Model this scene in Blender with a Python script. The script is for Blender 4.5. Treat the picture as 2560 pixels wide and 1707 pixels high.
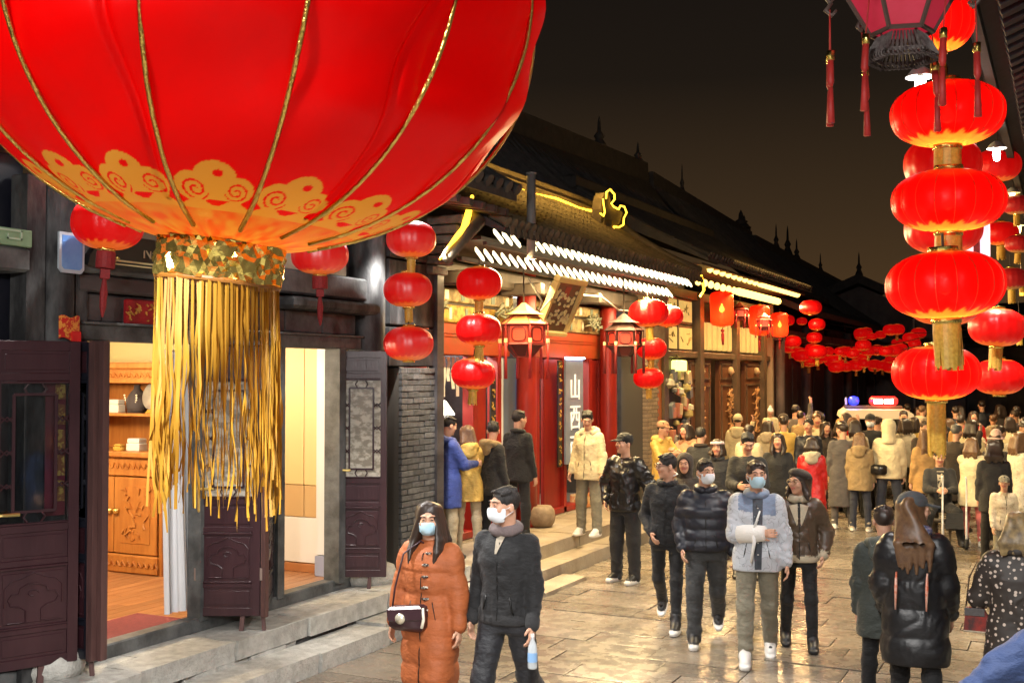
import bpy, math, random
import numpy as np
from mathutils import Vector, Matrix

random.seed(7)
for _o in list(bpy.data.objects): bpy.data.objects.remove(_o)
S = bpy.context.scene
COL = S.collection
R = math.radians
PI = math.pi

# ------------------------------------------------------------------ camera
cam_d = bpy.data.cameras.new('camera'); cam = bpy.data.objects.new('camera', cam_d); COL.objects.link(cam)
cam_d.sensor_width = 36; cam_d.lens = 40; cam_d.clip_start = .05; cam_d.clip_end = 600
cam.location = (0, 0, 2.5); cam.rotation_euler = (R(90 + 1.622), 0, R(26))
S.camera = cam

# ------------------------------------------------------------------ night sky
W = bpy.data.worlds.new('World'); S.world = W; W.use_nodes = True
_n = W.node_tree.nodes; _l = W.node_tree.links
_bg = _n['Background']
_tc = _n.new('ShaderNodeTexCoord'); _sx = _n.new('ShaderNodeSeparateXYZ'); _rp = _n.new('ShaderNodeValToRGB')
_l.new(_tc.outputs['Generated'], _sx.inputs[0]); _l.new(_sx.outputs['Z'], _rp.inputs[0]); _l.new(_rp.outputs[0], _bg.inputs[0])
_rp.color_ramp.elements[0].position = 0; _rp.color_ramp.elements[0].color = (.082, .044, .017, 1)
_rp.color_ramp.elements[1].position = .42; _rp.color_ramp.elements[1].color = (.0055, .0045, .0045, 1)
_e = _rp.color_ramp.elements.new(.13); _e.color = (.042, .0245, .0115, 1)
_e = _rp.color_ramp.elements.new(.25); _e.color = (.013, .009, .006, 1)
_bg.inputs[1].default_value = .74
S.view_settings.view_transform = 'Standard'; S.view_settings.look = 'None'
S.view_settings.exposure = 0.5; S.view_settings.gamma = 1; S.view_settings.use_curve_mapping = False
try:
    S.cycles.use_denoising = True; S.cycles.max_bounces = 6; S.cycles.diffuse_bounces = 3; S.cycles.glossy_bounces = 3
    S.cycles.transmission_bounces = 4; S.cycles.transparent_max_bounces = 6; S.cycles.sample_clamp_indirect = 4
    S.cycles.caustics_reflective = False; S.cycles.caustics_refractive = False
except Exception: pass

def lamp(kind, name, loc, power, color, size=.05, rot=None, parent=None, spot=None, sy=None):
    d = bpy.data.lights.new(name, kind); d.energy = power; d.color = color
    if kind == 'AREA':
        d.size = size
        if sy: d.shape = 'RECTANGLE'; d.size_y = sy
    else: d.shadow_soft_size = size
    if spot: d.spot_size = R(spot); d.spot_blend = .6
    o = bpy.data.objects.new(name, d); COL.objects.link(o); o.location = loc
    if rot: o.rotation_euler = rot
    if parent: o.parent = parent
    return o

# ------------------------------------------------------------------ materials
MATS = {}
def mat(name, col, rough=.6, col2=None, nscale=8, metal=0, bump=0, bscale=None, emit=None, es=1, coat=0, spec=.5,
        stretch=None, rnd=0, rvar=0, world=False, sheen=0, alpha=None, trans=0, thr=(.35, .65)):
    if name in MATS: return MATS[name]
    m = bpy.data.materials.new(name); m.use_nodes = True; MATS[name] = m
    n = m.node_tree.nodes; l = m.node_tree.links; b = n['Principled BSDF']
    c = tuple(col) + (1,)
    b.inputs['Base Color'].default_value = c
    b.inputs['Roughness'].default_value = rough; b.inputs['Metallic'].default_value = metal
    b.inputs['Specular IOR Level'].default_value = spec
    if coat: b.inputs['Coat Weight'].default_value = coat; b.inputs['Coat Roughness'].default_value = .15
    if sheen: b.inputs['Sheen Weight'].default_value = sheen
    if trans: b.inputs['Transmission Weight'].default_value = trans
    if alpha is not None: b.inputs['Alpha'].default_value = alpha
    vec = None
    def coords():
        nonlocal vec
        if vec: return vec
        if world: g = n.new('ShaderNodeNewGeometry'); v = g.outputs['Position']
        else: g = n.new('ShaderNodeTexCoord'); v = g.outputs['Object']
        if stretch:
            mp = n.new('ShaderNodeMapping'); mp.inputs['Scale'].default_value = stretch; l.new(v, mp.inputs[0]); v = mp.outputs[0]
        vec = v; return v
    def nz(scale, det=4):
        t = n.new('ShaderNodeTexNoise'); t.inputs['Scale'].default_value = scale; t.inputs['Detail'].default_value = det
        t.inputs['Roughness'].default_value = .6
        l.new(coords(), t.inputs['Vector']); return t.outputs['Fac']
    out = None
    if col2:
        r = n.new('ShaderNodeValToRGB'); l.new(nz(nscale), r.inputs[0])
        r.color_ramp.elements[0].position = thr[0]; r.color_ramp.elements[0].color = c
        r.color_ramp.elements[1].position = thr[1]; r.color_ramp.elements[1].color = tuple(col2) + (1,)
        out = r.outputs[0]
    if rnd:
        oi = n.new('ShaderNodeObjectInfo'); mr = n.new('ShaderNodeMapRange'); l.new(oi.outputs['Random'], mr.inputs[0])
        mr.inputs[3].default_value = 1 - rnd; mr.inputs[4].default_value = 1 + rnd
        hs = n.new('ShaderNodeHueSaturation'); l.new(mr.outputs[0], hs.inputs['Value'])
        if out: l.new(out, hs.inputs['Color'])
        else: hs.inputs['Color'].default_value = c
        out = hs.outputs[0]
    if out: l.new(out, b.inputs['Base Color'])
    if rvar:
        mr = n.new('ShaderNodeMapRange'); l.new(nz((bscale or nscale) * .6), mr.inputs[0]); mr.inputs[1].default_value = .3; mr.inputs[2].default_value = .7
        mr.inputs[3].default_value = max(.03, rough - rvar); mr.inputs[4].default_value = min(1, rough + rvar); l.new(mr.outputs[0], b.inputs['Roughness'])
    if bump:
        bp = n.new('ShaderNodeBump'); bp.inputs['Strength'].default_value = bump; bp.inputs['Distance'].default_value = .02
        l.new(nz(bscale or nscale * 2), bp.inputs['Height']); l.new(bp.outputs[0], b.inputs['Normal'])
    if emit:
        b.inputs['Emission Color'].default_value = tuple(emit) + (1,); b.inputs['Emission Strength'].default_value = es
    return m

# ------------------------------------------------------------------ mesh helpers
class MB:
    def __init__(s): s.v = []; s.f = []; s.m = []; s.cur = 0
    def add(s, vs, fs):
        o = len(s.v); s.v += [tuple(p) for p in vs]; s.f += [tuple(i + o for i in f) for f in fs]; s.m += [s.cur] * len(fs); return s
    def box(s, a, b, bev=0):
        x0, x1 = sorted((a[0], b[0])); y0, y1 = sorted((a[1], b[1])); z0, z1 = sorted((a[2], b[2]))
        if not bev:
            return s.add([(x0,y0,z0),(x1,y0,z0),(x1,y1,z0),(x0,y1,z0),(x0,y0,z1),(x1,y0,z1),(x1,y1,z1),(x0,y1,z1)],
                         [(3,2,1,0),(4,5,6,7),(0,1,5,4),(1,2,6,5),(2,3,7,6),(3,0,4,7)])
        e = min(bev, (x1-x0)/2.2, (y1-y0)/2.2, (z1-z0)/2.2); V = []
        for z, i in ((z0, e), (z0 + e, 0), (z1 - e, 0), (z1, e)):
            for (x, y) in ((x0+i,y0+i),(x1-i,y0+i),(x1-i,y1-i),(x0+i,y1-i)): V.append((x, y, z))
        F = [(3,2,1,0),(12,13,14,15)]
        for k in range(3):
            for j in range(4): F.append((4*k+j, 4*k+(j+1)%4, 4*k+4+(j+1)%4, 4*k+4+j))
        return s.add(V, F)
    def cb(s, c, d, bev=0):
        return s.box([c[i]-d[i]/2 for i in range(3)], [c[i]+d[i]/2 for i in range(3)], bev)
    def tube(s, pts, r, n=6, cap=True):
        pts = [Vector(p) for p in pts]; k = len(pts); rs = r if hasattr(r, '__len__') else [r]*k
        V = []; F = []; up = None
        for i, p in enumerate(pts):
            t = (pts[min(i+1, k-1)] - pts[max(i-1, 0)]).normalized()
            if up is None: up = t.orthogonal().normalized()
            u = (up - t*up.dot(t))
            u = u.normalized() if u.length > 1e-6 else t.orthogonal().normalized()
            up = u; w = t.cross(u)
            for j in range(n):
                a = 2*PI*j/n; V.append(p + (u*math.cos(a) + w*math.sin(a))*rs[i])
        for i in range(k-1):
            for j in range(n): F.append((i*n+j, i*n+(j+1)%n, (i+1)*n+(j+1)%n, (i+1)*n+j))
        if cap: F.append(tuple(range(n-1, -1, -1))); F.append(tuple((k-1)*n+j for j in range(n)))
        return s.add(V, F)
    def lathe(s, prof, n=24, c=(0,0,0), cap=True, lobes=0, amp=0):
        V = []; F = []; k = len(prof)
        for (r, z) in prof:
            for j in range(n):
                a = 2*PI*j/n; q = r
                if lobes: q = r*(1 - amp*(1 - abs(math.sin(lobes*a/2))))
                V.append((c[0]+q*math.cos(a), c[1]+q*math.sin(a), c[2]+z))
        for i in range(k-1):
            for j in range(n): F.append((i*n+j, i*n+(j+1)%n, (i+1)*n+(j+1)%n, (i+1)*n+j))
        if cap: F.append(tuple(range(n-1,-1,-1))); F.append(tuple((k-1)*n+j for j in range(n)))
        return s.add(V, F)
    def prism(s, poly, ext):
        n = len(poly); e = Vector(ext); V = [Vector(p) for p in poly] + [Vector(p)+e for p in poly]
        F = [tuple(range(n-1,-1,-1)), tuple(range(n, 2*n))] + [(i, (i+1)%n, n+(i+1)%n, n+i) for i in range(n)]
        return s.add(V, F)
    def grid(s, fn, nu, nv):
        V = [fn(i/nu, j/nv) for j in range(nv+1) for i in range(nu+1)]
        F = [(j*(nu+1)+i, j*(nu+1)+i+1, (j+1)*(nu+1)+i+1, (j+1)*(nu+1)+i) for j in range(nv) for i in range(nu)]
        return s.add(V, F)
    def mesh(s, name, mats, smooth=False):
        me = bpy.data.meshes.new(name); me.from_pydata(s.v, [], s.f)
        for m in (mats if isinstance(mats, (list, tuple)) else [mats]): me.materials.append(m)
        if any(s.m): me.polygons.foreach_set('material_index', s.m)
        if smooth: me.polygons.foreach_set('use_smooth', [True]*len(s.f))
        me.update(); return me

def link(name, me, parent=None, loc=None, rot=None, scale=None, kind=None, label=None, cat=None, group=None, world=True):
    """one object; children of an Empty are given in world coordinates when world is True"""
    o = bpy.data.objects.new(name, me); COL.objects.link(o)
    l = Vector(loc) if loc is not None else Vector((0,0,0))
    if parent is not None:
        o.parent = parent
        if world:
            q = parent; off = Vector((0,0,0))
            while q is not None: off += Vector(q.location); q = q.parent
            l = l - off
    o.location = l
    if rot is not None: o.rotation_euler = rot
    if scale is not None: o.scale = scale
    if kind: o['kind'] = kind
    if label: o['label'] = label
    if cat: o['category'] = cat
    if group: o['group'] = group
    return o
def part(name, mb, m, parent, smooth=False, kind=None, label=None, world=True, loc=None, rot=None):
    return link(name, mb.mesh(name, m, smooth), parent, kind=kind, label=label, world=world, loc=loc, rot=rot)
def thing(name, label, cat, loc, rot=0, group=None, kind=None):
    o = bpy.data.objects.new(name, None); COL.objects.link(o); o.location = loc; o.rotation_euler = (0, 0, rot)
    o.empty_display_size = .1
    if label: o['label'] = label
    if cat: o['category'] = cat
    if group: o['group'] = group
    if kind: o['kind'] = kind
    return o
def copy_tree(o, loc=None, rotz=None, label=None, parent=None):
    c = o.copy(); COL.objects.link(c)
    if parent: c.parent = parent
    for ch in o.children: copy_tree(ch, parent=c)
    if loc is not None: c.location = loc
    if rotz is not None: c.rotation_euler.z = rotz
    if label: c['label'] = label
    return c
def textmesh(body, size, depth=.004, align='CENTER'):
    cu = bpy.data.curves.new('lettering', 'FONT'); cu.body = body; cu.size = size; cu.extrude = depth; cu.align_x = align; cu.align_y = 'CENTER'
    cu.resolution_u = 2
    o = bpy.data.objects.new('lettering', cu); COL.objects.link(o)
    bpy.context.view_layer.update()
    me = bpy.data.meshes.new_from_object(o.evaluated_get(bpy.context.evaluated_depsgraph_get()))
    bpy.data.objects.remove(o); return me
# ------------------------------------------------------------------ people: bodies and clothes as smooth implicit surfaces
def _smin(a, b, k):
    h = np.clip(.5 + .5*(b - a)/k, 0, 1); return b*(1-h) + a*h - k*h*(1-h)
_rng = np.random.RandomState(3)
_NT = _rng.rand(32, 32, 32).astype(np.float32)
def vnoise(x, y, z):
    xi = np.floor(x).astype(int); yi = np.floor(y).astype(int); zi = np.floor(z).astype(int)
    fx = x-xi; fy = y-yi; fz = z-zi; fx = fx*fx*(3-2*fx); fy = fy*fy*(3-2*fy); fz = fz*fz*(3-2*fz)
    def g(a, b, c): return _NT[(xi+a) & 31, (yi+b) & 31, (zi+c) & 31]
    return ((g(0,0,0)*(1-fx)+g(1,0,0)*fx)*(1-fy)+(g(0,1,0)*(1-fx)+g(1,1,0)*fx)*fy)*(1-fz) + \
           ((g(0,0,1)*(1-fx)+g(1,0,1)*fx)*(1-fy)+(g(0,1,1)*(1-fx)+g(1,1,1)*fx)*fy)*fz - .5
class SDF:
    def __init__(s, lo, hi, h):
        s.h = h; s.lo = np.array(lo, np.float32)
        n = np.ceil((np.array(hi)-np.array(lo))/h).astype(int)+1; s.n = n
        s.ax = [s.lo[i] + h*np.arange(n[i], dtype=np.float32) for i in range(3)]
        s.d = np.full(n, 1.0, np.float32); s.lab = np.zeros(n, np.int8)
    def _sub(s, lo, hi):
        i0 = np.clip(np.floor((np.array(lo)-s.lo)/s.h).astype(int)-1, 0, s.n-1); i1 = np.clip(np.ceil((np.array(hi)-s.lo)/s.h).astype(int)+2, 1, s.n)
        sl = tuple(slice(a, b) for a, b in zip(i0, i1))
        X, Y, Z = np.meshgrid(*[s.ax[i][sl[i]] for i in range(3)], indexing='ij'); return sl, X, Y, Z
    def put(s, sl, d, k, lab, op):
        a = s.d[sl]; 
        if op == 'add':
            L = s.lab[sl]; L[d < a] = lab; s.lab[sl] = L
            s.d[sl] = _smin(a, d, k) if k else np.minimum(a, d)
        elif op == 'sub': s.d[sl] = -_smin(-a, d, k) if k else np.maximum(a, -d)
        elif op == 'and': s.d[sl] = np.maximum(a, d)
    def cone(s, a, b, ra, rb, k=.02, lab=0, op='add', quilt=None, wr=0, flat=None):
        a = np.array(a, float); b = np.array(b, float); r = max(ra, rb) + k + .03
        sl, X, Y, Z = s._sub(np.minimum(a, b)-r, np.maximum(a, b)+r)
        ba = b-a; L2 = max(ba@ba, 1e-9)
        t = np.clip(((X-a[0])*ba[0]+(Y-a[1])*ba[1]+(Z-a[2])*ba[2])/L2, 0, 1)
        d = np.sqrt((X-a[0]-t*ba[0])**2+(Y-a[1]-t*ba[1])**2+(Z-a[2]-t*ba[2])**2) - (ra+(rb-ra)*t)
        if quilt: d -= quilt[1]*(np.sqrt(np.abs(np.sin(PI*t*math.sqrt(L2)/quilt[0])))-.5)
        if wr: q = vnoise(X*9+3, Y*9, Z*13); d += wr*1.5*q+wr*1.1*(.5-np.abs(vnoise(X*16+Z*9+6*q, Y*16, Z*20+X*8)*2.2))*(.4+t)
        s.put(sl, d, k, lab, op); return s
    def ell(s, c, r, k=.02, lab=0, op='add', rot=None, wr=0, strand=0):
        m = max(r)+k+.02; sl, X, Y, Z = s._sub(np.array(c)-m, np.array(c)+m)
        P = [X-c[0], Y-c[1], Z-c[2]]
        if rot is not None: P = [rot[0][i]*P[0]+rot[1][i]*P[1]+rot[2][i]*P[2] for i in range(3)]
        k0 = np.sqrt(sum((P[i]/r[i])**2 for i in range(3))); k1 = np.sqrt(sum((P[i]/r[i]**2)**2 for i in range(3)))
        d = k0*(k0-1)/np.maximum(k1, 1e-6)
        if strand: d += strand*np.sin(np.arctan2(P[0], P[1]+.02)*30+7*vnoise(X*14, Y*14, Z*7))*(.5+vnoise(X*20, Y*20, Z*20))
        if wr: d += wr*vnoise(X*22, Y*22, Z*14)
        s.put(sl, d, k, lab, op); return s
    def torso(s, prof, k=.03, lab=0, quilt=None, wr=0, p=2.4, op='add', panel=None):
        z, cx, cy, rx, ry = [np.array(q, float) for q in zip(*prof)]
        m = max(rx.max(), ry.max())+.06
        sl, X, Y, Z = s._sub((cx.min()-m, cy.min()-m, z[0]-.05), (cx.max()+m, cy.max()+m, z[-1]+.05))
        iz = s.ax[2][sl[2]]; f = lambda q: np.interp(iz, z, q)[None, None, :]
        RX = f(rx); RY = f(ry)
        kk = (np.abs((X-f(cx))/RX)**p + np.abs((Y-f(cy))/RY)**p)**(1/p)
        d = (kk-1)*np.minimum(RX, RY)
        if quilt: d -= quilt[1]*(np.sqrt(np.abs(np.sin(PI*(Z-z[0])/quilt[0])))-.5)
        if wr: q = vnoise(X*7+3, Y*7, Z*7); d += wr*1.6*q+wr*1.1*(.5-np.abs(vnoise(X*13+5*q, Y*13, Z*13+X*6)*2.2))
        d = -_smin(-d, -np.maximum(z[0]-Z, Z-z[-1]), .012)
        s.put(sl, d, k, lab, op); return s
    def mesh(s, name, mats, labelled=False):
        d = s.d; n = s.n
        neg = d < 0
        c = np.zeros(tuple(n-1), np.uint8)
        for i in (0,1):
            for j in (0,1):
                for k in (0,1): c += neg[i:n[0]-1+i, j:n[1]-1+j, k:n[2]-1+k]
        act = (c > 0) & (c < 8); idx = np.argwhere(act)
        if len(idx) == 0: return bpy.data.meshes.new(name)
        num = np.full(act.shape, -1, np.int64); num[act] = np.arange(len(idx))
        pos = np.zeros((len(idx), 3)); cnt = np.zeros(len(idx))
        I = idx
        corners = [(i,j,k) for i in (0,1) for j in (0,1) for k in (0,1)]
        for a in corners:
            for ax in range(3):
                if a[ax] == 0:
                    b = list(a); b[ax] = 1
                    da = d[I[:,0]+a[0], I[:,1]+a[1], I[:,2]+a[2]]; db = d[I[:,0]+b[0], I[:,1]+b[1], I[:,2]+b[2]]
                    cr = (da < 0) != (db < 0)
                    t = np.where(cr, da/np.where(cr, da-db, 1), 0)
                    p = np.array(a)[None,:] + t[:,None]*(np.array(b)-np.array(a))[None,:]
                    pos[cr] += p[cr]; cnt[cr] += 1
        V = (idx + pos/np.maximum(cnt, 1)[:,None])*s.h + s.lo
        F = []
        for ax in range(3):
            u, v = (ax+1) % 3, (ax+2) % 3
            sa = [slice(None)]*3; sb = [slice(None)]*3; sa[ax] = slice(0, n[ax]-1); sb[ax] = slice(1, n[ax])
            e = neg[tuple(sa)] != neg[tuple(sb)]; ins = neg[tuple(sa)]
            q = np.argwhere(e); ok = (q[:,u] > 0) & (q[:,v] > 0) & (q[:,u] < n[u]-1) & (q[:,v] < n[v]-1); q = q[ok]
            if len(q) == 0: continue
            def at(du, dv):
                w = q.copy(); w[:,u] += du; w[:,v] += dv; return num[w[:,0], w[:,1], w[:,2]]
            Q = np.stack([at(-1,-1), at(0,-1), at(0,0), at(-1,0)], 1)
            fl = ~ins[q[:,0], q[:,1], q[:,2]]; Q[fl] = Q[fl][:, ::-1]
            F.append(Q)
        F = np.concatenate(F); F = F[(F >= 0).all(1)]
        me = bpy.data.meshes.new(name); me.vertices.add(len(V)); me.vertices.foreach_set('co', V.astype(np.float32).ravel())
        me.loops.add(F.size); me.loops.foreach_set('vertex_index', F.ravel().astype(np.int32))
        me.polygons.add(len(F)); me.polygons.foreach_set('loop_start', (np.arange(len(F))*4).astype(np.int32))
        try: me.polygons.foreach_set('loop_total', np.full(len(F), 4, np.int32))
        except Exception: pass
        for m in (mats if isinstance(mats, (list, tuple)) else [mats]): me.materials.append(m)
        if labelled:
            L = s.lab[tuple(idx[F[:,0]].T)]; me.polygons.foreach_set('material_index', L.astype(np.int32))
        me.polygons.foreach_set('use_smooth', np.ones(len(F), bool))
        me.update(calc_edges=True); me.validate(); return me

def rotm(yaw, pitch, roll=0):
    return (Matrix.Rotation(R(yaw), 3, 'Z') @ Matrix.Rotation(R(pitch), 3, 'X') @ Matrix.Rotation(R(roll), 3, 'Y'))
SKIN = [mat('skin', (.62,.36,.24), .5, (.55,.29,.19), 14, spec=.4), mat('lips', (.45,.14,.11), .45), mat('hair_black', (.012,.010,.010), .55, (.022,.018,.016), 60, bump=.5, bscale=90, stretch=(1,1,.15), spec=.45)]
def cloth(name, col, rough=.85, **k):
    k.setdefault('col2', tuple(c*.8 for c in col)); k.setdefault('nscale', 9); k.setdefault('bump', .5); k.setdefault('bscale', 24); k.setdefault('stretch', (1,1,1.8))
    return mat(name, col, rough, sheen=k.pop('sheen', .08), **k)

def person(label, loc, face, h=1.72, top=None, legs=None, shoe=None, hair='short', hcol=None, headyaw=0, headpitch=0,
           armL=(4,7,12,0), armR=(4,7,12,0), legL=(0,0,3), legR=(0,0,3), mask=None, hat=None, det=1.0, group=None, lean=0, heavy=1.0,
           hback=0.0):
    """face: degrees, 0 looks along -Y. top: dict(m, hem, puff, quilt, wr, collar, hood, cuff). arms: flex, abduct, elbow, inward"""
    sc = h/1.75; hv = .0085*det
    T = dict(hem=.86, puff=.0, quilt=None, wr=.008, collar=None, hood=None, flare=0, sleeve=1.0); T.update(top or {})
    root = thing('person', label, 'person', loc, R(face), group); root.scale = (sc, sc, sc)
    # ---- skeleton
    def leg(sd, q):
        f, kn, ab = q; hp = np.array([sd*.092, .0, .90])
        a = R(f); d1 = np.array([sd*math.sin(R(ab)), -math.sin(a), -math.cos(a)]); kp = hp+.43*d1
        a2 = R(f-kn); d2 = np.array([sd*math.sin(R(ab))*.6, -math.sin(a2), -math.cos(a2)]); an = kp+.415*d2; return hp, kp, an, f-kn
    LG = [leg(-1, legR), leg(1, legL)]
    low = min(g[2][2] - (.075 if g[3] > -12 else .095) for g in LG); dz = -low
    for g in LG:
        for p in g[:3]: p[2] += dz
    U = dz; ly = -lean
    shz = 1.425+U; hips = .93+U
    def arm(sd, q):
        f, ab, e, tw = q; s0 = np.array([sd*(.158*heavy+.004), ly+.012, shz-.028])
        u = np.array([sd*math.tan(R(ab)), -math.sin(R(f)), -math.cos(R(f))]); u /= np.linalg.norm(u); el = s0+.285*u
        a = R(f+e); t = R(tw)
        v = np.array([sd*(math.tan(R(ab))*.6*math.cos(t)-math.sin(t)*max(.35, abs(math.sin(R(e))))), -math.sin(a)*math.cos(t), -math.cos(a)*(1 if tw < 50 else .6)]); v /= np.linalg.norm(v)
        return s0, el, el+.25*v, v, sd
    AR = [arm(-1, armR), arm(1, armL)]
    hc = np.array([0, ly-.025-.02*(headpitch > 15), 1.638+U]); hm = rotm(headyaw, headpitch); HM = np.array(hm)
    def H(p): return hc + HM @ np.array(p)
    # ---- body (one continuous skin)
    B = SDF((-.75, -.75, -.02), (.75, .6, 1.85+U), hv)
    b0 = [p.min(0) for p in ()]
    pts = np.array([q for a in AR for q in (a[0], a[1], a[2], a[2]+.2*a[3])] + [q for g in LG for q in g[:3]] + [list(hc)])
    lo = pts.min(0)-.19; hi = pts.max(0)+.17; lo[2] = -.02
    lo = np.minimum(lo, hc-.18); hi = np.maximum(hi, hc+.18)
    B = SDF(lo, hi, hv)
    B.torso([(hips-.1, 0, 0, .13, .09), (1.1+U, 0, ly*.4, .115, .08), (1.3+U, 0, ly*.8, .14, .09), (shz+.02, 0, ly, .10, .06)], k=.03)
    for (a, e, w, v, sd) in AR:
        B.cone(a, e, .045, .038, .03); B.cone(e, w, .038, .027, .02)
        n = np.array([-sd, .0, 0.]); n = n - v*(n@v); n /= np.linalg.norm(n)+1e-9; sw = np.cross(v, n)*(sd)
        if sw @ np.array([0, -1, 0]) < 0: sw = -sw
        pc = w+.05*v
        for q in (-.022, 0, .022): B.cone(w+.012*v+q*.6*sw, w+.085*v+q*sw, .017, .014, .014)
        for q, ln in ((-.031, .058), (-.011, .07), (.010, .074), (.031, .066)):
            f0 = w+.088*v+q*sw; m1 = f0+ln*.55*(v*.9+n*.35); m2 = m1+ln*.5*(v*.55+n*.8)
            rr = .0088 if det < 1.3 else .0105
            B.cone(f0, m1, rr*1.05, rr, .006); B.cone(m1, m2, rr, rr*.85, .004)
        t0 = w+.03*v+.026*sw; t1 = t0+.036*(v*.6+sw*.75+n*.25); B.cone(t0, t1, .0125, .0105, .01); B.cone(t1, t1+.03*(v*.85+sw*.2+n*.4), .0105, .009, .005)
    for (hp, kp, an, fa) in LG:
        B.cone(hp, kp, .07, .048, .03); B.cone(kp, an, .048, .034, .02); B.cone(an+.12*(kp-an), an, .036, .036, .02, lab=2); B.cone(an, an+np.array([0, -.1, -.035]), .034, .026, .02, lab=2)
    B.cone((0, ly+.012, shz-.03), H((0, .03, -.06)), .058, .052, .03)
    hr = HM
    B.ell(H((0, .012, .035)), (.077, .095, .086), .02, rot=hr); B.ell(H((0, -.022, -.04)), (.061, .07, .08), .03, rot=hr)
    B.ell(H((0, -.064, -.098)), (.026, .022, .02), .02, rot=hr)
    for sx in (-1, 1):
        B.ell(H((sx*.032, -.104, .012)), (.019, .014, .011), .014, op='sub', rot=hr)
        B.ell(H((sx*.031, -.086, .010)), (.0145, .013, .0115), .004, rot=hr)
        B.cone(H((sx*.015, -.094, .033)), H((sx*.05, -.078, .034)), .009, .007, .012)
        B.ell(H((sx*.08, .008, -.012)), (.011, .021, .032), .008, rot=hr)
        B.ell(H((sx*.04, -.07, -.025)), (.022, .02, .02), .02, rot=hr)
    B.cone(H((0, -.09, .02)), H((0, -.108, -.02)), .009, .0135, .012); B.ell(H((0, -.1, -.024)), (.019, .012, .009), .008, rot=hr)
    B.ell(H((0, -.086, -.054)), (.024, .011, .0055), .005, lab=1, rot=hr); B.ell(H((0, -.084, -.064)), (.02, .011, .0065), .005, lab=1, rot=hr)
    hm_ = hcol or SKIN[2]
    body = link('body', B.mesh('body', [SKIN[0], SKIN[1], mat('dark_sock', (.03,.03,.032), .9)], True), root, world=False)
    if hat != 'hood_up' or True:
        for sx in (-1, 1):                                   # eyes and brows
            if det > 1.6: continue
            m = MB(); m.lathe([(.0001, -.007), (.009, -.003), (.012, 0), (.009, .003), (.0001, .007)], 8, cap=False)
            eo = part('eye', m, mat('eye_dark', (.02,.013,.01), .2), root, True, world=False, loc=H((sx*.031, -.0965, .010)))
            eo.rotation_euler = hm.to_euler(); eo.scale = (1.0, .38, .62)
            m = MB(); m.tube([H((sx*.014, -.1035, .030)), H((sx*.033, -.1, .036)), H((sx*.052, -.083, .030))], [.003, .0042, .002], 5)
            part('eyebrow', m, hm_, root, True, world=False)
    # ---- hair
    if hair and hat != 'hood_up':
        G = SDF(hc-np.array((.2, .22, .2 if hair == 'short' else .46)), hc+np.array((.2, .22, .2)), hv*.9)
        G.ell(H((0, .016, .04)), (.0815, .100, .089), .01, rot=hr, wr=.006, strand=.003)
        hrn = random.Random(int(abs(loc[0]*977+loc[1]*131)))
        if hair == 'short':
            fw = hrn.uniform(-.02, .02)
            for k in range(13):
                x = -.062+.124*k/12; y0_ = hrn.uniform(.0, .06)
                G.cone(H((x*.9, y0_, .118-abs(x)*.35)), H((x+fw*.6+hrn.uniform(-.012, .012), -.072+abs(x)*.45+hrn.uniform(-.012, .01), .100-abs(x)*.32+hrn.uniform(-.006, .012))), .022, .010, .006)
            G.ell(H((0, -.128, -.052)), (.066, .125, .122), .006, op='sub', rot=hr)
            G.ell(H((0, -.02, -.205)), (.15, .17, .125), .012, op='sub', rot=hr)
            for sx in (-1, 1): G.ell(H((sx*.088, .012, -.03)), (.022, .03, .045), .008, op='sub', rot=hr)
        else:
            dn = hair if isinstance(hair, float) else .3
            for sx in (-1, 1):
                for k in range(9):
                    a0 = k/8; p0 = H((sx*(.030+.035*a0), -.03+.1*a0, .085-.025*a0)); p1 = hc+np.array([sx*((.092 if dn > .24 else .074)+hrn.uniform(-.012, .014)), -.045+.11*a0+hrn.uniform(-.012, .012), -dn*.5]); p2 = hc+np.array([sx*((.098 if dn > .24 else .07)+hrn.uniform(-.02, .028)), -.10+.16*a0+hrn.uniform(-.02, .02), -dn*hrn.uniform(.86, 1.08)])
                    pm = (p1+p2)/2+np.array([sx*hrn.uniform(-.004, .02), hrn.uniform(-.012, .006), 0]); G.cone(p0, p1, .030, .027, .020); G.cone(p1, pm, .027, .023, .012); G.cone(pm, p2, .023, .011, .010)
                for k in range(6):
                    x = sx*(.012+.016*k); q_ = hc+np.array([x*1.1+hrn.uniform(-.012, .012), .112+hback+hrn.uniform(-.01, .01), -dn*.55]); G.cone(H((x*.8, .075, .03)), q_, .032, .028, .02); G.cone(q_, hc+np.array([x*1.25+hrn.uniform(-.02, .02), .118+hback+hrn.uniform(-.012, .012), -dn*hrn.uniform(.85, 1.08)]), .028, .011, .012)
            G.ell(H((0, -.12, -.035)), (.058+.012*hrn.random(), .1, .1), .012, op='sub', rot=hr)
            G.ell(H((0, -.06, -.13)), (.055, .08, .1), .012, op='sub', rot=hr)
        link('hair', G.mesh('hair', hm_), root, world=False)
    if mask:
        G = SDF(hc-.17, hc+.17, hv*.8)
        G.ell(H((0, -.026, -.042)), (.069, .082, .088), .01, rot=hr); G.ell(H((0, -.1, -.04)), (.04, .026, .05), .03, rot=hr)
        G.ell(H((0, -.12, -.048)), (.105, .105, .05), .0, op='and', rot=hr) if False else None
        sl, X, Y, Z = G._sub(hc-.3, hc+.3)
        P = [X-hc[0], Y-hc[1], Z-hc[2]]; L = [HM[0][i]*P[0]+HM[1][i]*P[1]+HM[2][i]*P[2] for i in range(3)]
        G.put(sl, np.maximum.reduce([L[2]+.006+.1*np.abs(L[0]), -.112-L[2]+.12*np.abs(L[0]), L[1]+.03]), 0, 0, 'and')
        link('mask', G.mesh('mask', mask), root, world=False)
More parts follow.
